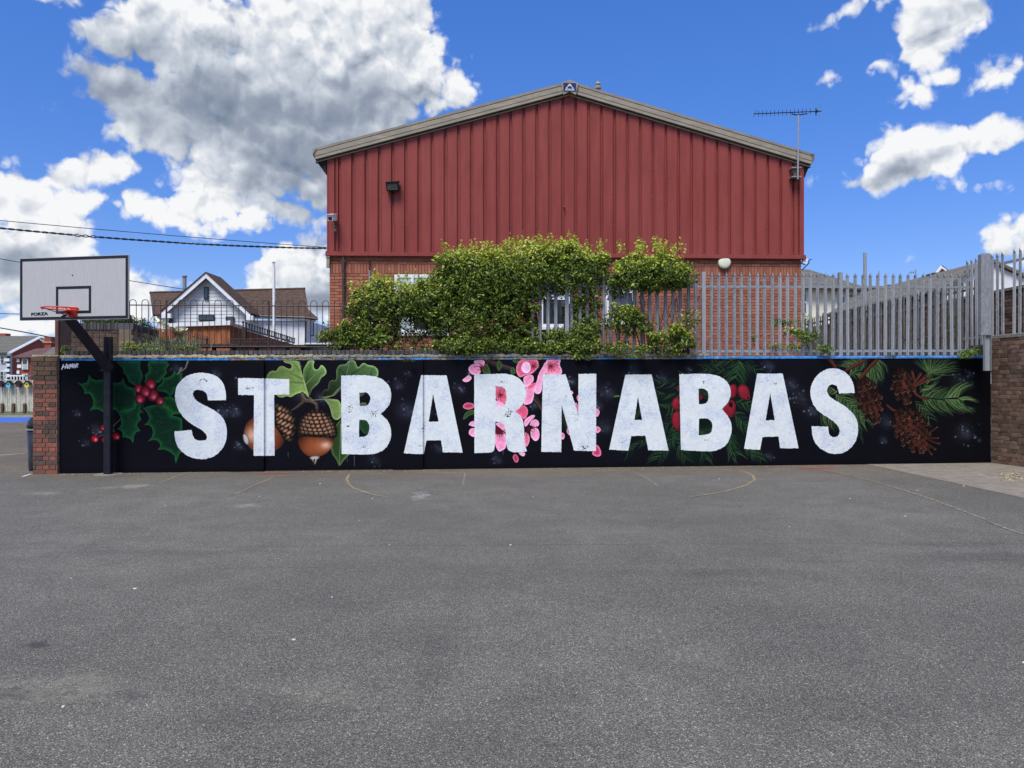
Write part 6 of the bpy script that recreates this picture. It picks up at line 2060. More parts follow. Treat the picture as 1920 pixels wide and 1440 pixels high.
# green storage box
gb = thing('storage_box', (X(596, 16.8), 16.8, 1.95), 'grey-green plastic storage box with white lid left of the hedge', 'box')
for (u0, u1) in ((571, 593.5), (594.5, 622)):
    mb = MB(); mb.box(((X(u0, 16.8) + X(u1, 16.8)) / 2, 17.0, (1.95 + Zv(646, 16.8)) / 2), (X(u1, 16.8) - X(u0, 16.8), .4, Zv(646, 16.8) - 1.95)); mb.build('side_panel', M['green_box'], gb)
mb = MB(); mb.box((X(597, 16.7), 16.95, Zv(644.5, 16.8)), (.66, .5, .035)); mb.build('lid', M['white_render'], gb)
# little white trestle table left of hall window, half hidden by the hedge
wt = thing('white_table', (X(675, 17.2), 17.2, 1.95), 'white table top glimpsed through the foot of the hedge', 'table')
mb = MB(); mb.box((X(676, 17.2), 17.3, Zv(646, 17.2)), (.95, .4, .045)); mb.build('tabletop', M['white'], wt)
for u in (648, 710):
    mb = MB(); mb.box((X(u, 17.2), 17.3, (1.95 + Zv(648, 17.2)) / 2), (.05, .05, Zv(648, 17.2) - 1.95)); mb.build('leg', M['white'], wt)

# ------------------------------------------------------------------ white gabled house
wh = thing('white_house', (X(430, 42), 42, 1.9), 'white boarded house with steep gable and brown tiled roof behind the left railing', 'house')
Yh = 42.0
def pz(u, v, Y=Yh): return (X(u, Y), Y, Zv(v, Y))
apx = (386, 517); eL = (309, 590); eR = (463, 594)
mb = MB(); mb.prism([pz(310, 660), pz(461, 660), pz(461, 592), pz(*apx), pz(310, 590)], (0, 1.5, 0)); mb.build('gable_wall', M['white_render'], wh)
# siding boards
for i in range(20):
    v0_ = 524 + i * 6.6; v1_ = v0_ + 6.2
    f = (v0_ - apx[1]) / (591 - apx[1])
    f1 = (v1_ - apx[1]) / (591 - apx[1])
    if f1 > 1: f1 = 1
    if f > 1: f = 1
    l0, r0 = 386 - 74 * f, 386 + 74 * f; l1, r1 = 386 - 74 * f1, 386 + 74 * f1
    mb = MB(); y_ = Yh - .02
    mb.prism([(X(l1, Yh), y_ - .03, Zv(v1_, Yh)), (X(r1, Yh), y_ - .03, Zv(v1_, Yh)), (X(r0, Yh), y_ - .01, Zv(v0_, Yh)), (X(l0, Yh), y_ - .01, Zv(v0_, Yh))], (0, .02, 0)); mb.build('siding_board', M['siding'], wh)
for (u0, u1, v0_, v1_, sp2) in ((382, 390.5, 538, 561.5, 0), (372, 401.5, 590, 601.5, 1), (423, 439, 593.5, 604, 0)):
    wn = MB().box(((X(u0, 41.85) + X(u1, 41.85)) / 2, 41.88, (Zv(v0_, 41.85) + Zv(v1_, 41.85)) / 2), (X(u1, 41.85) - X(u0, 41.85), .06, Zv(v0_, 41.85) - Zv(v1_, 41.85))).build('window', M['frame_dark'], wh)
    mid_ = [(u0 + 1.4, u1 - 1.4)] if not sp2 else [(u0 + 1.4, (u0 + u1) / 2 - .8), ((u0 + u1) / 2 + .8, u1 - 1.4)]
    for (a, b) in mid_:
        mb = MB(); mb.box(((X(a, 41.82) + X(b, 41.82)) / 2, 41.84, (Zv(v0_ + 1.6, 41.82) + Zv(v1_ - 1.6, 41.82)) / 2), (X(b, 41.82) - X(a, 41.82), .03, Zv(v0_ + 1.6, 41.82) - Zv(v1_ - 1.6, 41.82))); mb.build('pane', M['glass'], wn)
# barge boards and gable roof
for (ue, ve) in ((303, 588), (469, 592)):
    mb = MB(); y_ = 41.5
    mb.prism([(X(386, y_), y_, Zv(511.5, y_)), (X(386, y_), y_, Zv(521, y_)), (X(ue, y_), y_, Zv(ve + 6, y_)), (X(ue, y_), y_, Zv(ve - 3, y_))][::(1 if ue < 386 else -1)], (0, .06, 0)); mb.build('barge_board', M['white'], wh)
    mb = MB(); mb.prism([(X(386, y_), y_ - .05, Zv(509.6, y_)), (X(386, y_), y_ - .05, Zv(511.4, y_)), (X(ue - (1 if ue < 386 else -1), y_), y_ - .05, Zv(ve - 3.4, y_)), (X(ue - (2 if ue < 386 else -2), y_), y_ - .05, Zv(ve - 5, y_))][::(1 if ue < 386 else -1)], (0, 2.2, 0)); mb.build('gable_roof', M['tile_brown'], wh)
for (u0, u1, v) in ((303, 320, 592), (462, 474, 596)):
    mb = MB(); mb.box(((X(u0, 41.5) + X(u1, 41.5)) / 2, 41.6, Zv(v, 41.5)), (X(u1, 41.5) - X(u0, 41.5), .25, .25)); mb.build('eaves_box', M['white'], wh)
# long main roof running behind
Yr = 47.0; Ye = 43.0
mb = MB()
rl_, rr2 = P(281, 549, Yr), P(572, 541.5, Yr)
el_, er_ = P(286, 589, Ye), P(596, 596, Ye)
mb.prism([rl_, rr2, P(578, 580, Ye + 1), er_, P(466, 589, Ye), el_], (0, .02, -.12)); mb.build('main_roof', M['tile_brown'], wh)
mb = MB(); mb.tube([rl_, rr2], .09, 6); mb.build('ridge_tiles', M['tile_brown'], wh)
mb = MB(); mb.prism([P(281, 551, Yr), P(288, 590, Ye + .2), P(281, 600, Ye + .3), P(277, 600, Yr)], (0, .1, 0)); mb.build('left_gable_wall', M['white_render'], wh)
mb = MB(); mb.prism([(X(461, Ye), Ye + .3, 1.9), (X(572, Ye), Ye + .3, 1.9), (X(591, 45), 45.5, 1.9), (X(591, 45), 49, 1.9), (X(461, Ye), 49, 1.9)], (0, 0, Zv(600, Ye) - 1.9)); mb.build('right_wall', M['white_render'], wh)
mb = MB(); mb.prism([(X(290, Ye), Ye + .3, 1.9), (X(315, Ye), Ye + .3, 1.9), (X(315, Ye), 47, 1.9), (X(290, Ye), 47, 1.9)], (0, 0, Zv(592, Ye) - 1.9)); mb.build('left_wall', M['white_render'], wh)
# vertical boards on the right wing
for i in range(15):
    u0 = 464 + i * 7.2
    mb = MB(); mb.box((X(u0 + 3.5, Ye + .25), Ye + .25, (1.9 + Zv(602, Ye)) / 2), (X(u0 + 7.0, Ye) - X(u0, Ye), .04, Zv(602, Ye) - 1.9)); mb.build('wall_board', M['white'], wh)
mb = MB(); mb.tube([P(466, 592, Ye - .1), P(572, 595.5, Ye - .1), P(596, 598.5, Ye)], .06, 6); mb.build('gutter', M['frame_dark'], wh)
mb = MB(); mb.tube([P(466, 594.5, Ye), P(572, 598.5, Ye), P(592, 601.5, Ye + .3)], .09, 6); mb.build('fascia_board', M['white'], wh)
wn = MB().box((X(580, 43.6), 44.15, (Zv(600, 43.6) + Zv(629, 43.6)) / 2), (.28, .08, Zv(600, 43.6) - Zv(629, 43.6)), ang=R(62)).build('window', M['frame_dark'], wh)
MB().box((X(579.6, 43.6), 44.08, (Zv(602, 43.6) + Zv(627, 43.6)) / 2), (.2, .08, Zv(602, 43.6) - Zv(627, 43.6)), ang=R(62)).build('pane', M['blind'], wn)
mb = MB(); mb.tube([P(573.5, 600, 43.2), P(572.5, 660, 43.2)], .05, 6); mb.build('downpipe', M['frame_dark'], wh)
mb = MB(); mb.tube([P(346, 546, 45), P(346, 518, 45)], .11, 10); mb.lathe(P(346, 519, 45), [(.16, 0), (.16, .05), (.1, .1)], 12); mb.build('flue', M['galv'], wh)
mb = MB(); mb.box(P(321, 601, 41.8), (.22, .1, .28)); mb.build('wall_vent', M['frame_dark'], wh)
# flag pole
fp = thing('flag_pole', (X(513, 30), 30, 1.9), 'tall thin white pole with a small cross finial before the brown roof', 'pole')
mb = MB(); mb.tube([P(514, 660, 30), P(513.5, 505, 30), P(513, 498, 30)], .055, 10); mb.build('pole', M['white'], fp)
mb = MB(); mb.lathe(P(513, 499, 30), [(.05, 0), (.03, .12), (.05, .16), (.02, .2)], 8); mb.box(P(513, 493, 30), (.14, .03, .04)); mb.box(P(513, 493, 30), (.04, .03, .14)); mb.build('finial', M['grey_render'], fp)

# ------------------------------------------------------------------ distant terrace on the left
ht = thing('terrace_house', (-50, 72, 0), 'pale grey rendered terraced house with slate roof at the far left', 'house')
Y1 = 72.0
xe = X(19, Y1)
zev = Zv(662, Y1); zrd = Zv(634, 78)
mb = MB(); mb.prism([(-62, Y1, 0), (xe, Y1, 0), (xe, Y1, zev), (-62, Y1, zev)], (0, .3, 0)); mb.build('front_wall', M['grey_render'], ht)
gx = X(19, Y1)
mb = MB(); mb.prism([(xe, Y1, 0), (X(71, 78) + .0, 78, 0), (X(118, 84), 84, 0), (X(118, 84), 84, zev), (X(71, 78), 78, zrd), (xe, Y1, zev)], (-.3, 0, 0)); mb.build('gable_wall', M['brick_house'], ht)
mb = MB(); mb.prism([(-62, Y1 - .4, zev - .05), (xe + .15, Y1 - .4, zev - .05), (X(71, 78) + .15, 78, zrd + .1), (-62, 78, zrd + .1)], (0, 0, .12)); mb.build('roof', M['tile_far'], ht)
mb = MB(); mb.tube([(xe + .2, Y1 - .5, zev - .05), (X(71, 78) + .2, 78, zrd + .08), (X(84, 80) + .2, 80, Zv(641, 80))], .16, 4); mb.build('barge_board', M['white'], ht)
for k in range(9):
    mb = MB(); mb.box((xe - .1 - .12 * (k % 2), Y1 - .08, .4 + k * .5), (.3 + .16 * (k % 2), .14, .3)); mb.build('quoin', M['white'], ht)
for (u0, u1, v0_, v1_) in ((2, 9.5, 667, 681), (1, 9, 696, 711)):
    wn = MB().box(((X(u0, Y1) + X(u1, Y1)) / 2, Y1 - .06, (Zv(v0_, Y1) + Zv(v1_, Y1)) / 2), (X(u1, Y1) - X(u0, Y1), .1, Zv(v0_, Y1) - Zv(v1_, Y1))).build('window', M['white'], ht)
    for hv in (0, 1):
        vm_ = (v0_ + v1_) / 2; a, b = ((v0_ + 1, vm_ - .6), (vm_ + .6, v1_ - 1))[hv]
        MB().box(((X(u0 + 1.3, Y1) + X(u1 - 1.3, Y1)) / 2, Y1 - .12, (Zv(a, Y1) + Zv(b, Y1)) / 2), (X(u1 - 1.3, Y1) - X(u0 + 1.3, Y1), .04, Zv(a, Y1) - Zv(b, Y1))).build('pane', M['glass'], wn)
mb = MB(); mb.box((X(2, 78), 78.5, Zv(633, 78)), (.8, .8, .9)); mb.build('chimney', M['brick_house'], ht)
hr = thing('red_house', (-44, 64, 0), 'small red brick house with white sash windows behind the left pillar', 'house')
Y2 = 64.0
mb = MB(); mb.prism([(X(33, Y2), Y2, 0), (X(118, Y2), Y2, 0), (X(118, Y2), Y2, Zv(671, Y2)), (X(33, Y2), Y2, Zv(671, Y2))], (0, 5, 0)); mb.build('wall', M['brick_house'], hr)
mb = MB(); mb.prism([(X(28, Y2), Y2 - .3, Zv(671.5, Y2)), (X(120, Y2), Y2 - .3, Zv(671.5, Y2)), (X(120, 68), 68, Zv(651, 68)), (X(66, 68), 68, Zv(656, 68))], (0, 0, .1)); mb.build('roof', M['tile_maroon'], hr)
mb = MB(); mb.prism([(X(78, 63.5), 63.5, Zv(668, 63.5)), (X(125, 63.5), 63.5, Zv(664, 63.5)), (X(125, 66), 66.5, Zv(651, 66)), (X(95, 66), 66.5, Zv(652, 66))], (0, 0, .1)); mb.build('slate_roof', M['tile_far'], hr)
for k in range(7):
    mb = MB(); mb.box((X(33, Y2) + .1 + .1 * (k % 2), Y2 - .06, .6 + k * .5), (.22 + .12 * (k % 2), .1, .28)); mb.build('quoin', M['white'], hr)
for (u0, u1, v0_, v1_) in ((43, 54, 672.5, 693), (43.5, 53.5, 701, 712)):
    wn = MB().box(((X(u0, Y2) + X(u1, Y2)) / 2, Y2 - .08, (Zv(v0_, Y2) + Zv(v1_, Y2)) / 2), (X(u1, Y2) - X(u0, Y2), .12, Zv(v0_, Y2) - Zv(v1_, Y2))).build('window', M['white'], hr)
    vm_ = (v0_ + v1_) / 2
    for (a, b, m_) in ((v0_ + 1.3, vm_ - .5, 'glass'), (vm_ + .5, v1_ - 1.3, 'blind')):
        MB().box(((X(u0 + 1.6, Y2) + X(u1 - 1.6, Y2)) / 2, Y2 - .15, (Zv(a, Y2) + Zv(b, Y2)) / 2), (X(u1 - 1.6, Y2) - X(u0 + 1.6, Y2), .04, Zv(a, Y2) - Zv(b, Y2))).build('pane', M[m_], wn)
ck = MB().box((X(87, 70), 70.5, Zv(646, 70)), (.62, .62, 1.5)).build('chimney', M['brick_house'], hr)
MB().box((X(87, 70), 70.5, Zv(641.5, 70)), (.8, .8, .14)).build('chimney_cap', M['pot'], ck)
for du in (-3.5, 0, 3.5):
    c = P(87 + du, 640.5, 70.5); MB().lathe((c.x, c.y, c.z), [(.11, 0), (.09, .3), (.11, .32)], 8).build('chimney_pot', M['pot'], ck)
# white porch glazing behind the fence
wp = thing('glass_porch', (X(33, 60), 60, 0), 'low grey and white glazed porch in front of the red house', 'porch')
mb = MB(); mb.box((X(32, 60), 60.5, Zv(704.5, 60)), (1.2, 1, .12)); mb.build('roof', M['white_render'], wp)
for k in range(5):
    MB().box((X(21 + k * 5.6, 60), 60, Zv(716, 60)), (.07, .07, 1.0)).build('mullion', M['white'], wp)
MB().box((X(32, 60), 60.1, Zv(717, 60)), (1.1, .03, .95)).build('glass', M['glass'], wp)
# paling fence and bird houses
pfn = thing('paling_fence', (-28, 42, 0), 'weathered pale timber fence beyond the blue court at the far left', 'fence')
mbp = MB(); mbp.box((0, 0, .9), (.105, .025, 1.75)); mbp.box((0, -.02, .9), (.02, .02, 1.74))
pmesh = mbp.mesh('paling', M['grey_wood'])
for i in range(64):
    u = -60 + i * 4.05
    place('paling', pmesh, (X(u, 42), 42 + (.02 if i % 2 else 0), gz(X(u, 42)) + random.uniform(.12, .17)), pfn, rot=(0, random.uniform(-.01, .01), 0), scale=(1.0, 1, 1.0))
MB().box((X(60, 42), 42.06, 1.5), (7.5, .05, .09)).build('rail', M['grey_wood'], pfn)
MB().box((X(60, 42), 42.06, .5), (7.5, .05, .09)).build('rail', M['grey_wood'], pfn)
for u in (4, 25, 46):
    MB().box((X(u, 41.9), 41.9, .25), (.12, .12, .55)).build('stump_post', M['bark'], pfn)
cols = [('dark purple', (0.05, 0.02, 0.05), (0.08, 0.03, 0.08)), ('sky blue', (0.08, 0.42, 0.55), (0.12, 0.5, 0.62)), ('dark maroon', (0.07, 0.015, 0.03), (0.1, 0.025, 0.04)), ('yellow', (0.55, 0.5, 0.08), (0.62, 0.55, 0.12))]
for k, (cn_, c1, c2) in enumerate(cols):
    u = (2, 17.5, 35, 52)[k]
    m_ = noisy('bird_box_' + cn_.replace(' ', '_'), c1, c2, 9, .7)
    bo = thing('bird_house', (X(u, 41.8), 41.8, Zv(727, 41.8)), f'{cn_} bird house hanging on the weathered paling fence', 'bird house', 'bird houses on the paling fence')
    x_, z_ = X(u, 41.8), Zv(726, 41.8)
    mb = MB(); mb.prism([(x_ - .11, 41.7, z_), (x_ + .11, 41.7, z_), (x_ + .12, 41.7, z_ + .2), (x_, 41.7, z_ + .33), (x_ - .12, 41.7, z_ + .2)], (0, .2, 0)); mb.build('box', m_, bo)
    mb = MB()
    for sg in (-1, 1): mb.prism([(x_, 41.66, z_ + .33), (x_, 41.66, z_ + .37), (x_ + sg * .18, 41.66, z_ + .19), (x_ + sg * .17, 41.66, z_ + .15)][::-sg], (0, .27, 0))
    mb.build('roof', M['dark'], bo)
    mb = MB(); mb.lathe((x_, 41.70, z_ + .16), [(.045, 0), (.045, .01)], 12, axis='y'); mb.build('entrance_hole', M['dark'], bo)
# grey kerb between court and verge
# ------------------------------------------------------------------ right-hand background
ch_ = thing('cream_building', (X(1560, 40), 40, 1.9), 'cream rendered building with slate hipped roof right of the hall', 'building')
Yc_ = 40.0
mb = MB(); mb.prism([(X(1455, Yc_), Yc_, 1.9), (X(1614, Yc_), Yc_, 1.9), (X(1614, Yc_), Yc_ + 7, 1.9), (X(1455, Yc_), Yc_ + 7, 1.9)], (0, 0, Zv(541, Yc_) - 1.9)); mb.build('wall', M['cream'], ch_)
mb = MB()
ev, rt1, rt2 = (541, 509, 511)
p_el, p_er = (X(1450, Yc_), Yc_ - .4, Zv(538, Yc_)), (X(1622, Yc_), Yc_ - .4, Zv(545.5, Yc_))
r1, r2 = (X(1450, 44), 43.5, Zv(508, 44)), (X(1510, 44), 43.5, Zv(511, 44))
mb.prism([p_el, p_er, (X(1560, 44), 43.5, Zv(526, 44)), r2, r1], (0, 0, .1)); mb.build('roof', M['tile_far'], ch_)
MB().tube([Vector(p_el) + Vector((0, -.05, -.05)), Vector(p_er) + Vector((0, -.05, -.05))], .07, 5).build('gutter', M['frame_dark'], ch_)
MB().box(((X(1500, Yc_) + X(1618, Yc_)) / 2, Yc_ - .2, Zv(543.5, Yc_)), (3.4, .35, .1)).build('soffit', M['white'], ch_)
for (u0, u1, v0_, v1_) in ((1500, 1511, 550, 583), (1573, 1583, 556, 584)):
    wn = MB().box(((X(u0, Yc_) + X(u1, Yc_)) / 2, Yc_ - .05, (Zv(v0_, Yc_) + Zv(v1_, Yc_)) / 2), (X(u1, Yc_) - X(u0, Yc_), .08, Zv(v0_, Yc_) - Zv(v1_, Yc_))).build('window', M['white'], ch_)
    for (a, b) in ((v0_ + 1, (v0_ + v1_) / 2 - 2), ((v0_ + v1_) / 2 + 2, v1_ - 1)):
        MB().box(((X(u0 + 1, Yc_) + X(u1 - 1.5, Yc_)) / 2, Yc_ - .1, (Zv(a, Yc_) + Zv(b, Yc_)) / 2), (X(u1 - 1.5, Yc_) - X(u0 + 1, Yc_), .04, Zv(a, Yc_) - Zv(b, Yc_))).build('pane', M['glass'], wn)
MB().box((X(1622, 40), 39.5, Zv(543, 40)), (.5, .3, .22)).build('hopper', M['frame_dark'], ch_)
lp_ = thing('lamp_column', (X(1622, 26), 26, 1.9), 'plain grey steel column rising behind the palisade fence', 'post')
mb = MB(); mb.tube([P(1623.5, 680, 26), P(1621.5, 474, 26)], .055, 10); mb.build('column', M['galv'], lp_)
gh = thing('grey_roof_house', (14.0, 24, 1.9), 'white gabled building with long grey tiled roof behind the side fence', 'building')
zr_g = Zv(493, 22); xr = X(1856, 22)
Yg0, Yg1 = 22.0, 29.8
xel = xr - 1.32; zel = zr_g - .76; xer = xr + 2.3; zer = zr_g - 1.05
mb = MB(); mb.prism([(xel, Yg0, 1.6), (xer, Yg0, 1.6), (xer, Yg0, zer), (xr, Yg0, zr_g), (xel, Yg0, zel)], (0, Yg1 - Yg0, 0)); mb.build('walls', M['white_render'], gh)
mb = MB()
mb.prism([(xr, Yg0 - .12, zr_g + .02), (xr, Yg0 - .12, zr_g + .11), (xel - .2, Yg0 - .12, zel - .02), (xel - .2, Yg0 - .12, zel - .11)], (0, Yg1 - Yg0 + .2, 0))
mb.build('roof', M['tile_grey'], gh)
mb = MB(); mb.prism([(xr, Yg0 - .12, zr_g + .11), (xr, Yg0 - .12, zr_g + .02), (xer + .3, Yg0 - .12, zer - .12), (xer + .3, Yg0 - .12, zer - .03)], (0, Yg1 - Yg0 + .2, 0)); mb.build('roof', M['tile_grey'], gh)
MB().tube([(xel - .26, Yg0 - .1, zel - .1), (xel - .26, Yg1, zel - .1)], .06, 6).build('gutter', M['frame_dark'], gh)
for k in range(5):
    y_ = Yg0 + 1.2 + k * 1.4
    MB().box((xel - .01, y_, zel - .65), (.05, .7, .6)).build('window', M['glass'], gh)
for k in range(3):
    MB().box((xr + .0 + 0, Yg0 + 3 + 3 * k, zr_g + .1), (.16, .5, .06)).build('ridge_tile', M['tile_grey'], gh)
dm = thing('far_gable_house', (X(1775, 38), 38, 1.9), 'distant house whose small tiled gable peeps over the long grey roof', 'house')
mb = MB(); mb.prism([(X(1750, 38), 38, 2), (X(1790, 38), 38, 2), (X(1790, 38), 38, Zv(521, 38)), (X(1766, 38), 38, Zv(502, 38)), (X(1750, 38), 38, Zv(521, 38))], (2.5, 6, 0)); mb.build('walls', M['pot'], dm)
mb = MB(); mb.prism([(X(1766, 37.8), 37.8, Zv(500, 38)), (X(1792, 37.8), 37.8, Zv(519, 38)), (X(1794, 37.8), 37.8, Zv(519, 38)), (X(1766, 37.8), 37.8, Zv(498, 38))], (2.5, 6, 0)); mb.build('roof', M['tile_brown'], dm)
mb = MB(); mb.prism([(X(1766, 37.8), 37.8, Zv(499, 38)), (X(1748, 37.8), 37.8, Zv(520, 38)), (X(1752, 37.8), 37.8, Zv(521, 38)), (X(1766, 37.8), 37.8, Zv(504, 38)), (X(1788, 37.8), 37.8, Zv(519, 38)), (X(1792, 37.8), 37.8, Zv(518, 38))], (0, .1, 0)); mb.build('barge_board', M['white'], dm)
cb = thing('brick_chimney', (X(1652, 33), 33, 1.9), 'weathered brick chimney stack left of the long grey roof', 'chimney')
MB().box((X(1652, 33), 33, (1.9 + Zv(543, 33)) / 2), (.36, .5, Zv(543, 33) - 1.9)).build('stack', M['brick_old'], cb)
MB().box((X(1652, 33), 33, Zv(543, 33)), (.46, .6, .08)).build('cap', M['mortar'], cb)
lw = thing('low_slate_building', (X(1632, 31), 31, 1.9), 'low slate roof and wall glimpsed between the steel column and the chimney', 'building')
mb = MB(); mb.prism([(X(1615, 31), 31, 1.9), (X(1672, 31), 31, 1.9), (X(1672, 31), 31, Zv(569, 31)), (X(1615, 31), 31, Zv(571, 31))], (0, 3, 0)); mb.build('wall', M['brick_hall'], lw)
mb = MB(); mb.prism([(X(1612, 31), 30.8, Zv(571, 31)), (X(1676, 31), 30.8, Zv(569, 31)), (X(1674, 32), 32.5, Zv(560, 32)), (X(1636, 32), 32.5, Zv(561, 32))], (0, 0, .06)); mb.build('roof', M['tile_grey'], lw)
for (u, v0_, v1_, Yq, yag) in ((1648, 508, 545, 34, 0), (1717, 505, 530, 34, 1)):
    ta = thing('roof_aerial', (X(u, Yq), Yq, 4), 'thin aerial rod above the brick chimney' if not yag else 'small rooftop television aerial over the long grey roof', 'aerial')
    MB().tube([P(u, v1_, Yq), P(u, v0_, Yq)], .02, 5).build('mast', M['galv'], ta)
    mb = MB()
    if yag:
        mb.tube([P(u - 12, v0_ + 6, Yq), P(u + 1, v0_ + 5, Yq)], .015, 5)
        for k in range(4): mb.tube([P(u - 11 + 3.5 * k, v0_ + 8.5, Yq), P(u - 11 + 3.5 * k, v0_ + 3, Yq)], .012, 4)
    else:
        mb.tube([P(u - 5, v0_ + 17, Yq), P(u + 2, v0_ + 15, Yq)], .03, 5); mb.box(P(u - 2, v0_ + 17, Yq), (.1, .05, .12))
    mb.build('antenna', M['galv'], ta)
# brick wall behind the side palisade
bw = thing('back_brick_wall', (10.9, 20, 1.9), 'dark brick wall running back behind the side palisade fence', 'wall')
ba, bb2 = Vector((10.25, 14.2)), Vector((10.55, 30.5))
bd = (bb2 - ba); bl_ = bd.length; bd.normalize(); bang = math.atan2(-bd.y, -bd.x)
qn = Vector((math.sin(bang), -math.cos(bang)))
md = (ba + bb2) / 2 - qn * .13
MB().box((md.x, md.y, 2.69), (bl_, .22, 1.66), ang=bang).build('mortar_core', M['mortar'], bw)
brickwork(bw, (bb2.x, bb2.y), bang, bl_, 1.95, 20, 'brick_side', ch=.079, bl=.235, joint=.01, want=lambda t, z: t > bl_ - 4 and z > 2.5)
MB().box((md.x, md.y, 3.56), (bl_, .3, .06), ang=bang).build('coping', M['mortar'], bw)

# ------------------------------------------------------------------ overhead cables
def cable(label, pts, r, twist=0.0, cat='cable'):
    o_ = MB(); P3 = [Vector(p) for p in pts]
    out = []
    for i in range(61):
        t = i / 60
        a, b, c = P3
        p = a * (1 - t) ** 2 + b * 2 * t * (1 - t) + c * t * t
        out.append(p)
    if twist:
        for sg in (0, 1):
            oo = []
            for i in range(241):
                t = i / 240; a, b, c = P3
                p = a * (1 - t) ** 2 + b * 2 * t * (1 - t) + c * t * t
                an = i * .9 + sg * math.pi
                tw = twist * (1.8 if 112 < i < 122 else 1)
                oo.append(p + Vector((0, math.cos(an), math.sin(an))) * tw)
            o_.tube(oo, r, 5)
    else:
        o_.tube(out, r, 5)
    ob_ = o_.build('overhead_cable', M['black_metal'])
    return meta(ob_, label, cat, 'overhead cables crossing the sky')


yb = 18.2
cable('thick twisted overhead cable running left from the hall cladding', [P(-420, 378, 15), P(200, 461, 16.6), P(612, 465.5, yb)], .012, .013)
cable('thin overhead cable just above the twisted one', [P(-420, 372, 15.2), P(150, 431, 16.8), P(613, 464, yb)], .008)
cable('thin wire entering low at the far left behind the backboard', [P(-300, 430, 40), P(60, 500, 40), P(460, 560, 45)], .02)
cable('pair-thin wire sagging above the terraced houses', [P(-200, 585, 60), P(40, 618, 60), P(112, 637, 58)], .045)
cable('faint wire level with the hoop on the left', [P(-200, 583, 70), P(40, 588, 70), P(110, 592, 70)], .03)

# ------------------------------------------------------------------ vegetation
def leaves_obj(name, C, Nrm, L_, W_, mats, mi, parent=None, kind=None):
    """C centres (n,3), Nrm leaf normals, one folded kite per leaf"""
    n_ = len(C)
    r = rng.normal(size=(n_, 3))
    d = np.cross(Nrm, r); d /= np.linalg.norm(d, axis=1, keepdims=True) + 1e-9
    s = np.cross(Nrm, d)
    L_ = L_[:, None]; W_ = W_[:, None]
    v = np.empty((n_, 4, 3), np.float32)
    v[:, 0] = C - d * L_ * .5
    v[:, 1] = C + s * W_ * .5 + Nrm * W_ * .12
    v[:, 2] = C + d * L_ * .5 - Nrm * L_ * .12
    v[:, 3] = C - s * W_ * .5 + Nrm * W_ * .12
    base_ = C.mean(axis=0); v -= base_
    me = bpy.data.meshes.new(name)
    me.vertices.add(n_ * 4); me.vertices.foreach_set('co', v.ravel())
    me.loops.add(n_ * 4); me.loops.foreach_set('vertex_index', np.arange(n_ * 4, dtype=np.int32))
    me.polygons.add(n_); me.polygons.foreach_set('loop_start', np.arange(0, n_ * 4, 4, dtype=np.int32))
    me.polygons.foreach_set('loop_total', np.full(n_, 4, np.int32))
    for m_ in mats: me.materials.append(M[m_])
    me.polygons.foreach_set('material_index', mi.astype(np.int32))
    me.update(calc_edges=True); me.validate()
    o = place(name, me, Vector(base_.tolist()), parent)
    if kind: o['kind'] = kind
    return o


def clump(u, v, Y, ru, rv, dep, n_, gap_f=.0, shell=.45):
    c = np.array(P(u, v, Y)); rx = ru / F * Y; rz = rv / F * Y
    d = rng.normal(size=(n_, 3)); d /= np.linalg.norm(d, axis=1, keepdims=True)
    r = rng.random(n_) ** shell
    # lumpy outline
    lump = 1 + .10 * np.sin(d[:, 0] * 9 + u) * np.cos(d[:, 2] * 8 + v) + .08 * np.sin(d[:, 2] * 17 + d[:, 1] * 13 + u) + .05 * rng.normal(size=n_)
    p = c + d * (r * lump)[:, None] * np.array([rx, dep, rz])
    if gap_f > 0:
        g_ = np.sin(p[:, 0] * 11 + 3 * np.sin(p[:, 2] * 7)) + np.sin(p[:, 2] * 13 + 2 * np.cos(p[:, 0] * 5 + p[:, 1] * 9)) + np.sin(p[:, 1] * 12 + p[:, 0] * 17)
        g_ = g_ + .8 * np.sin(p[:, 0] * 31 + 4 * np.sin(p[:, 2] * 23)) + .7 * np.sin(p[:, 2] * 37 + p[:, 1] * 29)
        k = g_ > (gap_f * 4 - 1.9)
        p = p[k]; d = d[k]; r = r[k]
    return p, d, r


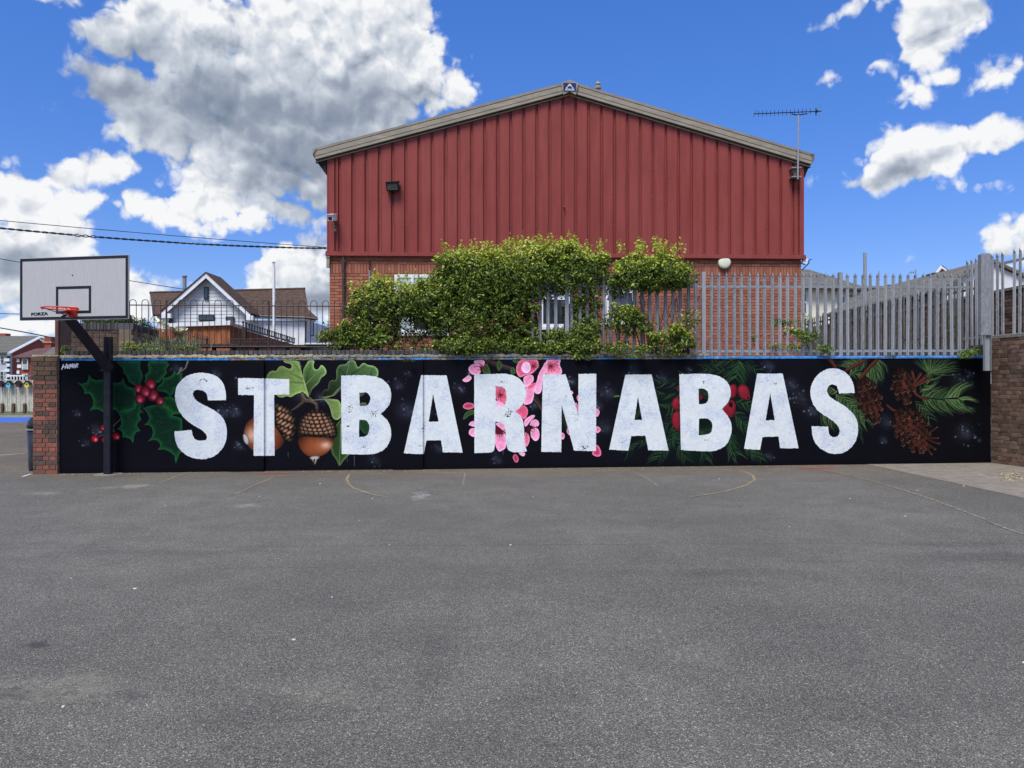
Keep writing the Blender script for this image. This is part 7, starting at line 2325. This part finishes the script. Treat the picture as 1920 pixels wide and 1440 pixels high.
def bush(name, label, cat, clumps, stems, llen=.05, lw_=.5, young_top=True, mats=('leaf', 'leaf_young', 'leaf_dark'), sprigs=(), group=None, ragged_=True):
    P_, D_, Rr, Y_ = [], [], [], []
    for cl in clumps:
        u, v, Y, ru, rv, dep, n_ = cl[:7]
        gf = cl[7] if len(cl) > 7 else 0.15
        yg = cl[8] if len(cl) > 8 else .5
        p, d, r = clump(u, v, Y, ru, rv, dep, n_, gf)
        P_.append(p); D_.append(d); Rr.append(r)
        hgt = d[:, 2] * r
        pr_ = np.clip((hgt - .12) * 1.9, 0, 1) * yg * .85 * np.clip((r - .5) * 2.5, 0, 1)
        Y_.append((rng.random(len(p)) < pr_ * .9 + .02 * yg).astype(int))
    if ragged_:
        for cl in list(clumps):
            u, v, Y, ru, rv, dep, n_ = cl[:7]
            if n_ < 1500: continue
            for _ in range(int(3 + ru / 12)):
                a = random.uniform(-.5, math.pi + .5); q_ = random.uniform(.82, 1.06)
                p, d, r = clump(u + ru * q_ * math.cos(a), v - rv * q_ * math.sin(a), Y + random.uniform(-.6, .6) * dep, random.uniform(8, 17), random.uniform(7, 15), .16, int(random.uniform(110, 330)), .12)
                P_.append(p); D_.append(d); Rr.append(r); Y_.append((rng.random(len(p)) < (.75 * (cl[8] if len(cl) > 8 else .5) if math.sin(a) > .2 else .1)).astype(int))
    for (u, v, Y, hpx, n_) in sprigs:
        for _ in range(n_):
            b = np.array(P(u[0] + random.random() * (u[1] - u[0]), v + random.uniform(-4, 4), Y + random.uniform(-.3, .3)))
            k = 9; h_ = random.uniform(.4, 1) * hpx / F * Y
            tz = np.linspace(.1, 1, k)[:, None]
            lean = np.array([random.uniform(-.35, .35), random.uniform(-.2, .2), 1.0])
            p = b + tz * lean * h_ + rng.normal(size=(k, 3)) * .008
            P_.append(p); D_.append(rng.normal(size=(k, 3))); Rr.append(np.ones(k)); Y_.append(np.ones(k, int))
    p = np.vstack(P_); d = np.vstack(D_); r = np.concatenate(Rr); y = np.concatenate(Y_)
    nn = d * .5 + rng.normal(size=p.shape) * .85 + np.array([0, -.35, .75])
    nn /= np.linalg.norm(nn, axis=1, keepdims=True)
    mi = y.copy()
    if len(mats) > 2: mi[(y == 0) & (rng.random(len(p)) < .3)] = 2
    L_ = llen * rng.uniform(.6, 1.25, len(p)); W_ = L_ * lw_ * rng.uniform(.8, 1.15, len(p))
    t_ = thing(name, Vector(p.mean(axis=0).tolist()), label, cat, group)
    t_.location.z = 2.0; WL[t_] = Vector(t_.location)
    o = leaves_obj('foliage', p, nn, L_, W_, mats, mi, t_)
    mb = MB()
    for (a, b, r0) in stems:
        A, B = Vector(a), Vector(b)
        k = 6; pts = []
        for i in range(k + 1):
            q_ = A.lerp(B, i / k) + Vector((random.uniform(-1, 1), random.uniform(-1, 1), 0)) * .035 * (i > 0)
            pts.append(q_)
        mb.tube(pts, r0, 6, r2=r0 * .4)
    if mb.v: mb.build('stems', M['bark'], t_)
    return t_


def stemset(us, Y, v0, v1, n_, r0, spread=30):
    out = []
    for _ in range(n_):
        u = random.uniform(*us); u2 = u + random.uniform(-spread, spread)
        a = P(u, v0, Y); a.z = 1.9
        out.append((a, P(u2, random.uniform(v1, v1 + 40), Y + random.uniform(-.2, .3)), r0 * random.uniform(.5, 1)))
    return out


YB = 14.38
bush('hedge_bush', 'big rounded privet hedge bush overflowing the fence in the middle of the wall', 'bush',
     [(905, 526, YB, 92, 62, .55, 15000, .08, .9), (985, 515, YB, 98, 58, .6, 15000, .08, .9), (1068, 510, YB, 72, 50, .55, 9500, .08, .9), (1045, 482, YB, 56, 24, .4, 3000, .12, 1), (1105, 505, YB, 32, 34, .4, 2300, .12, .9),
      (862, 506, YB, 44, 40, .5, 5000, .12, .9), (876, 590, YB - .1, 78, 62, .5, 10500, .15, .15), (952, 598, YB, 50, 62, .5, 6000, .28, .1), (1095, 590, YB, 32, 26, .3, 1500, .25, .1), (960, 560, YB, 52, 40, .5, 5000, .15, .2), (1060, 640, YB - .05, 50, 16, .3, 1800, .2, .2),
      (1108, 552, YB, 26, 30, .35, 1200, .3, .2), (870, 650, YB - .3, 60, 18, .4, 3000, .1, .1), (960, 652, YB - .12, 80, 17, .35, 5200, .05, .15), (1050, 655, YB - .15, 60, 14, .3, 3400, .1, .2), (1085, 664, YB - .22, 26, 11, .12, 800, .05, .4), (1010, 662, YB - .2, 50, 8, .12, 900, .1, .2),
      (1090, 625, YB - .1, 42, 26, .35, 2400, .3, .2), (985, 632, YB, 50, 16, .35, 1500, .35, .1)],
     stemset((860, 1120), YB, 660, 560, 46, .024), .064, .46, sprigs=[((830, 1130), 474, YB, 26, 90), ((950, 1080), 464, YB, 28, 50)])
bush('hedge_bush', 'lower left part of the hedge, spreading over the hall window beside the railing', 'bush',
     [(768, 568, YB - .1, 82, 40, .45, 10000, .08, .9), (704, 574, YB - .1, 44, 30, .38, 3600, .12, .8), (712, 538, YB - .1, 17, 20, .2, 700, .15, .9), (676, 553, YB - .1, 24, 12, .2, 600, .12, .9), (820, 570, YB - .1, 44, 60, .45, 5500, .08, .3),
      (700, 614, YB - .15, 46, 32, .32, 3600, .2, .3), (655, 632, YB - .2, 42, 25, .28, 3300, .15, .4), (722, 640, YB - .2, 40, 20, .35, 1700, .3, .1), (790, 625, YB, 52, 26, .3, 1200, .45, .1), (640, 648, YB - .2, 30, 10, .25, 700, .2, .3), (800, 655, YB - .2, 60, 9, .25, 600, .3, .2)],
     stemset((640, 850), YB, 660, 590, 34, .014, 50), .066, .46, sprigs=[((690, 830), 528, YB, 24, 26), ((655, 700), 540, YB, 16, 12)])
bush('hedge_bush', 'small dome of privet hanging over the palisade fence right of the big bush', 'bush',
     [(1225, 513, YB - .1, 74, 36, .42, 8500, .08, .9), (1190, 520, YB - .1, 46, 30, .4, 3000, .1, .5), (1275, 520, YB - .2, 32, 22, .3, 1500, .15, .8), (1150, 545, YB, 26, 18, .3, 900, .3, .2),
      (1165, 598, YB - .25, 38, 22, .25, 1500, .25, .4), (1190, 612, YB - .2, 40, 20, .25, 1200, .3, .3), (1130, 650, YB - .3, 60, 14, .3, 1200, .3, .3), (1262, 640, YB - .25, 42, 24, .25, 1800, .25, .5), (1290, 605, YB - .2, 26, 26, .2, 500, .35, .6), (1200, 655, YB - .3, 50, 10, .25, 500, .3, .4)],
     stemset((1120, 1300), YB - .1, 665, 540, 34, .016, 50), .064, .46, sprigs=[((1160, 1290), 474, YB, 26, 40), ((1200, 1250), 470, YB, 30, 18)])
bush('climbing_shrub', 'straggly light green shrub growing through the palisade before the hall corner', 'shrub',
     [(1466, 604, 14.55, 34, 9, .15, 260, .2, .9), (1490, 622, 14.5, 30, 12, .15, 330, .2, .8), (1515, 630, 14.4, 26, 16, .15, 320, .2, .6), (1480, 650, 14.4, 45, 8, .15, 260, .3, .5), (1545, 655, 14.3, 24, 9, .12, 240, .2, .6), (1415, 632, 14.5, 10, 8, .1, 60, .2, .3), (1510, 600, 14.5, 6, 18, .1, 60, .2, .3)],
     [(P(1520, 668, 14.5), P(1500, 600, 14.5), .010), (P(1510, 668, 14.5), P(1450, 605, 14.5), .008), (P(1525, 668, 14.5), P(1530, 610, 14.5), .008), (P(1420, 668, 14.5), P(1412, 620, 14.5), .006), (P(1380, 640, 14.6), P(1420, 650, 14.5), .006), (P(1300, 640, 14.6), P(1345, 655, 14.5), .006), (P(1460, 668, 14.5), P(1405, 638, 14.5), .006)], .062, .5, mats=('weed', 'leaf_young'))
bush('climbing_shrub', 'dry brownish weed growing in the right corner behind the palisade', 'shrub',
     [(1782, 610, 15.3, 14, 40, .15, 260, .25, .3), (1750, 640, 15.2, 30, 20, .2, 200, .3, .3), (1700, 640, 15.4, 20, 30, .2, 120, .3, .2)],
     [(P(1790, 668, 15.3), P(1782, 575, 15.3), .010), (P(1770, 668, 15.3), P(1760, 600, 15.3), .006), (P(1740, 668, 15.3), P(1700, 610, 15.3), .006)], .05, .45, mats=('leaf_dark', 'weed'))
bush('weed_clump', 'small weed clump with grey-green leaves at the right end of the blue coping', 'weeds',
     [(1820, 660, 14.35, 24, 7, .12, 420, .05, .6), (1810, 667, 14.3, 16, 6, .08, 220, .05, .4), (1835, 655, 14.4, 10, 8, .1, 120, .1, .3)], [], .045, .5, mats=('weed', 'blade'))
bush('climbing_shrub', 'small leafy shrub left of the hall wall above the green box', 'shrub',
     [(606, 632, 15.6, 17, 12, .22, 700, .1, .6), (622, 628, 15.4, 14, 14, .2, 400, .15, .5), (612, 610, 15.5, 8, 10, .1, 50, .3, .6)],
     [(P(610, 655, 15.5), P(606, 610, 15.5), .008), (P(616, 655, 15.5), P(618, 600, 15.5), .006)], .058, .5)
bush('dark_shrub', 'dark green shrub showing above the old brick wall under the backboard', 'bush',
     [(205, 606, 19, 44, 10, .6, 1500, .05, .2), (232, 602, 19.5, 22, 14, .5, 700, .1, .3), (268, 640 - 26, 21, 12, 16, .4, 600, .1, .2), (172, 600, 20, 14, 8, .3, 300, .2, .3)], [], .075, .5, mats=('leaf_dark', 'leaf'))
bush('weed_clump', 'low weeds and ferns at the foot of the corner railing post', 'weeds',
     [(122, 655, 14.1, 9, 8, .1, 160, .1, .4), (116, 662, 13.95, 12, 4, .08, 120, .1, .4)], [], .05, .4, mats=('leaf', 'weed'))
bush('weed_clump', 'fresh green herbs growing behind the coping left of the timber ramp', 'weeds',
     [(250, 654, 14.3, 22, 8, .2, 700, .05, .8), (300, 658, 14.2, 30, 6, .2, 800, .05, .8), (350, 655, 14.2, 22, 8, .2, 700, .05, .9), (240, 645, 14.6, 14, 6, .15, 250, .1, .8), (434, 662, 13.9, 10, 3, .08, 90, .1, .5), (285, 650, 14.5, 30, 8, .2, 500, .1, .6)], [], .045, .45, mats=('weed', 'leaf_young', 'leaf'))
# trailing sprig hanging over the mural edge
bush('hanging_sprig', 'leafy sprig hanging down over the blue band above the letter N', 'shrub',
     [(1085, 669, 14.02, 9, 5, .04, 60, 0, .5), (1103, 672, 14.02, 7, 5, .03, 40, 0, .5), (1090, 662, 14.1, 18, 6, .08, 160, 0, .4)],
     [(P(1060, 655, 14.2), P(1102, 674, 14.02), .005)], .06, .45, mats=('leaf', 'leaf_young'))
bush('weed_clump', 'yellowish dry weeds trailing on the blue coping right of the big hedge', 'weeds',
     [(1180, 669, 13.98, 30, 3, .06, 240, .1, .6), (1165, 664, 14.05, 40, 4, .1, 260, .1, .6), (1268, 664, 14.1, 46, 4, .1, 260, .1, .4), (1420, 667, 14.15, 20, 2, .05, 60, .1, .4)], [], .04, .4, mats=('weed', 'litter'))
bush('moss_clump', 'dark moss tufts on the coping above the letter B', 'moss',
     [(766, 675, 13.7, 14, 4, .04, 300, 0, .1), (1672, 668, 14.25, 14, 3, .05, 200, 0, .1), (900, 673, 13.75, 30, 2, .03, 160, 0, .1), (1375, 672, 14.05, 22, 3, .03, 160, 0, .1)], [], .022, .5, mats=('leaf_dark', 'bark'))

# iris-like plant with pale blooms
ip = thing('flowering_plant', P(310, 655, 14.35), 'clump of grey-green sword leaves behind the railing', 'plant')
ip.location.z = 2.05; WL[ip] = Vector(ip.location)
mb = MB()
for i in range(240):
    u = random.choice((random.gauss(300, 16), random.gauss(345, 14), random.gauss(320, 30)))
    b = P(u, 660, 14.35 + random.uniform(-.25, .3)); h_ = random.uniform(.12, .42)
    ln = Vector((random.uniform(-.5, .5), random.uniform(-.4, .4), 1)) * h_
    s = Vector((random.uniform(.5, 1), random.uniform(-.6, .6), 0)).normalized() * .009
    m1 = b + ln * .55; tip = b + ln + Vector((ln.x * .6, ln.y * .6, -abs(ln.x) * .5))
    mb.add([b - s, b + s, m1 + s, m1 - s, tip], [(0, 1, 2, 3), (3, 2, 4)])
meta(mb.build('blades', M['blade'], ip), kind='stuff')
def bloom(u, v, Y, r):
    mb = MB(); c = P(u, v, Y)
    for k in range(9):
        a = 2 * math.pi * k / 9 + random.random()
        el = random.uniform(-.2, 1.0)
        d = Vector((math.cos(a) * math.cos(el), math.sin(a) * math.cos(el), math.sin(el)))
        s = d.cross(Vector((0, 0, 1))).normalized() if abs(d.z) < .95 else Vector((1, 0, 0))
        n_ = d.cross(s)
        pts = [c, c + d * r * .5 + s * r * .42 + n_ * r * .08, c + d * r * .95 + s * r * .25, c + d * r * 1.05, c + d * r * .95 - s * r * .25, c + d * r * .5 - s * r * .42 + n_ * r * .08]
        mb.add(pts, [(0, 1, 2, 3, 4, 5)])
    return mb
for k, (u, v, Y, hd) in enumerate(((302, 607, 14.3, 'upper left'), (338, 620, 14.2, ''),)):
    fl = thing('pale_flower', P(u, 660, Y), ('cluster of pale yellow blooms left of the railing post' if k == 0 else 'cluster of pale yellow blooms right of the railing post'), 'flower', 'pale flowers behind the railing')
    for (du, dv, r) in (((-7, -3, .10), (5, 3, .10), (9, 7, .07), (4, 16, .06)) if k == 0 else ((-8, -5, .08), (-5, 2, .08), (6, 1, .10), (1, 4, .08))):
        bloom(u + du, v + dv, Y, r).build('bloom', M['bulbs'], fl)
        MB().tube([P(u + du * .5, 660, Y), P(u + du, v + dv, Y)], .004, 5).build('stem', M['blade'], fl)

# ------------------------------------------------------------------ small litter on the tarmac
def scrap(u, v, r, m_, label, name='scrap', cat='litter', group=None):
    c = gp(u, v, .001); mb = MB(); k = 7
    pts = [(c.x + r * random.uniform(.6, 1.2) * math.cos(2 * math.pi * i / k), c.y + .7 * r * random.uniform(.6, 1.2) * math.sin(2 * math.pi * i / k), gz(c.x) + .001) for i in range(k)]
    mb.prism(pts, (0, 0, .006))
    return meta(mb.build(name, M[m_]), label, cat, group)


SC = [(254, 1104, .028), (1104 / 2 - 2, 1200, .02), (551, 1200, .018), (118, 1326, .018), (957, 1022, .02), (674, 976, .016), (600, 907, .03), (487, 931, .016), (698, 935, .02), (1594, 935, .02), (1480, 988, .014), (1697, 968, .022), (1807, 911, .03), (1720, 920, .02), (1920, 1243, .02), (310, 948, .014), (1348, 898, .02), (730, 1022, .012), (133, 1085, .012), (623, 1120, .012), (1298, 899, .012), (1000, 932, .014)]
for (u, v, r) in SC[:9]:
    scrap(u, v, r * .55, 'paper', 'tiny white scrap lying on the open tarmac', group='white scraps on the tarmac')
for (u, v, r) in SC[9:]:
    scrap(u, v, r * .55, 'paper', 'tiny white scrap lying on the open tarmac', group='white scraps on the tarmac')
mb = MB()
for i in range(900):
    if i < 740: t = random.random() * WLEN; p = WP(t, .004, .10 + abs(random.gauss(0, .10)))
    else:
        q_ = gp(1895 + random.gauss(0, 18), 892 + random.gauss(0, 3.4)); p = Vector((q_.x, q_.y, gz(q_.x) + .008))
    r = random.uniform(.006, .016) if i < 740 else random.uniform(.012, .035)
    a = random.random() * 6.28; d = Vector((math.cos(a), math.sin(a), random.uniform(-.2, .4))) * r; s = Vector((-math.sin(a), math.cos(a), random.uniform(-.3, .3))) * r * .5
    mb.add([p - d, p + s, p + d + Vector((0, 0, .004)), p - s], [(0, 1, 2, 3)])
meta(mb.build('dry_leaf_litter', M['litter']), 'dry leaf litter along the foot of the mural wall and in the right corner', 'leaf litter', kind='stuff')
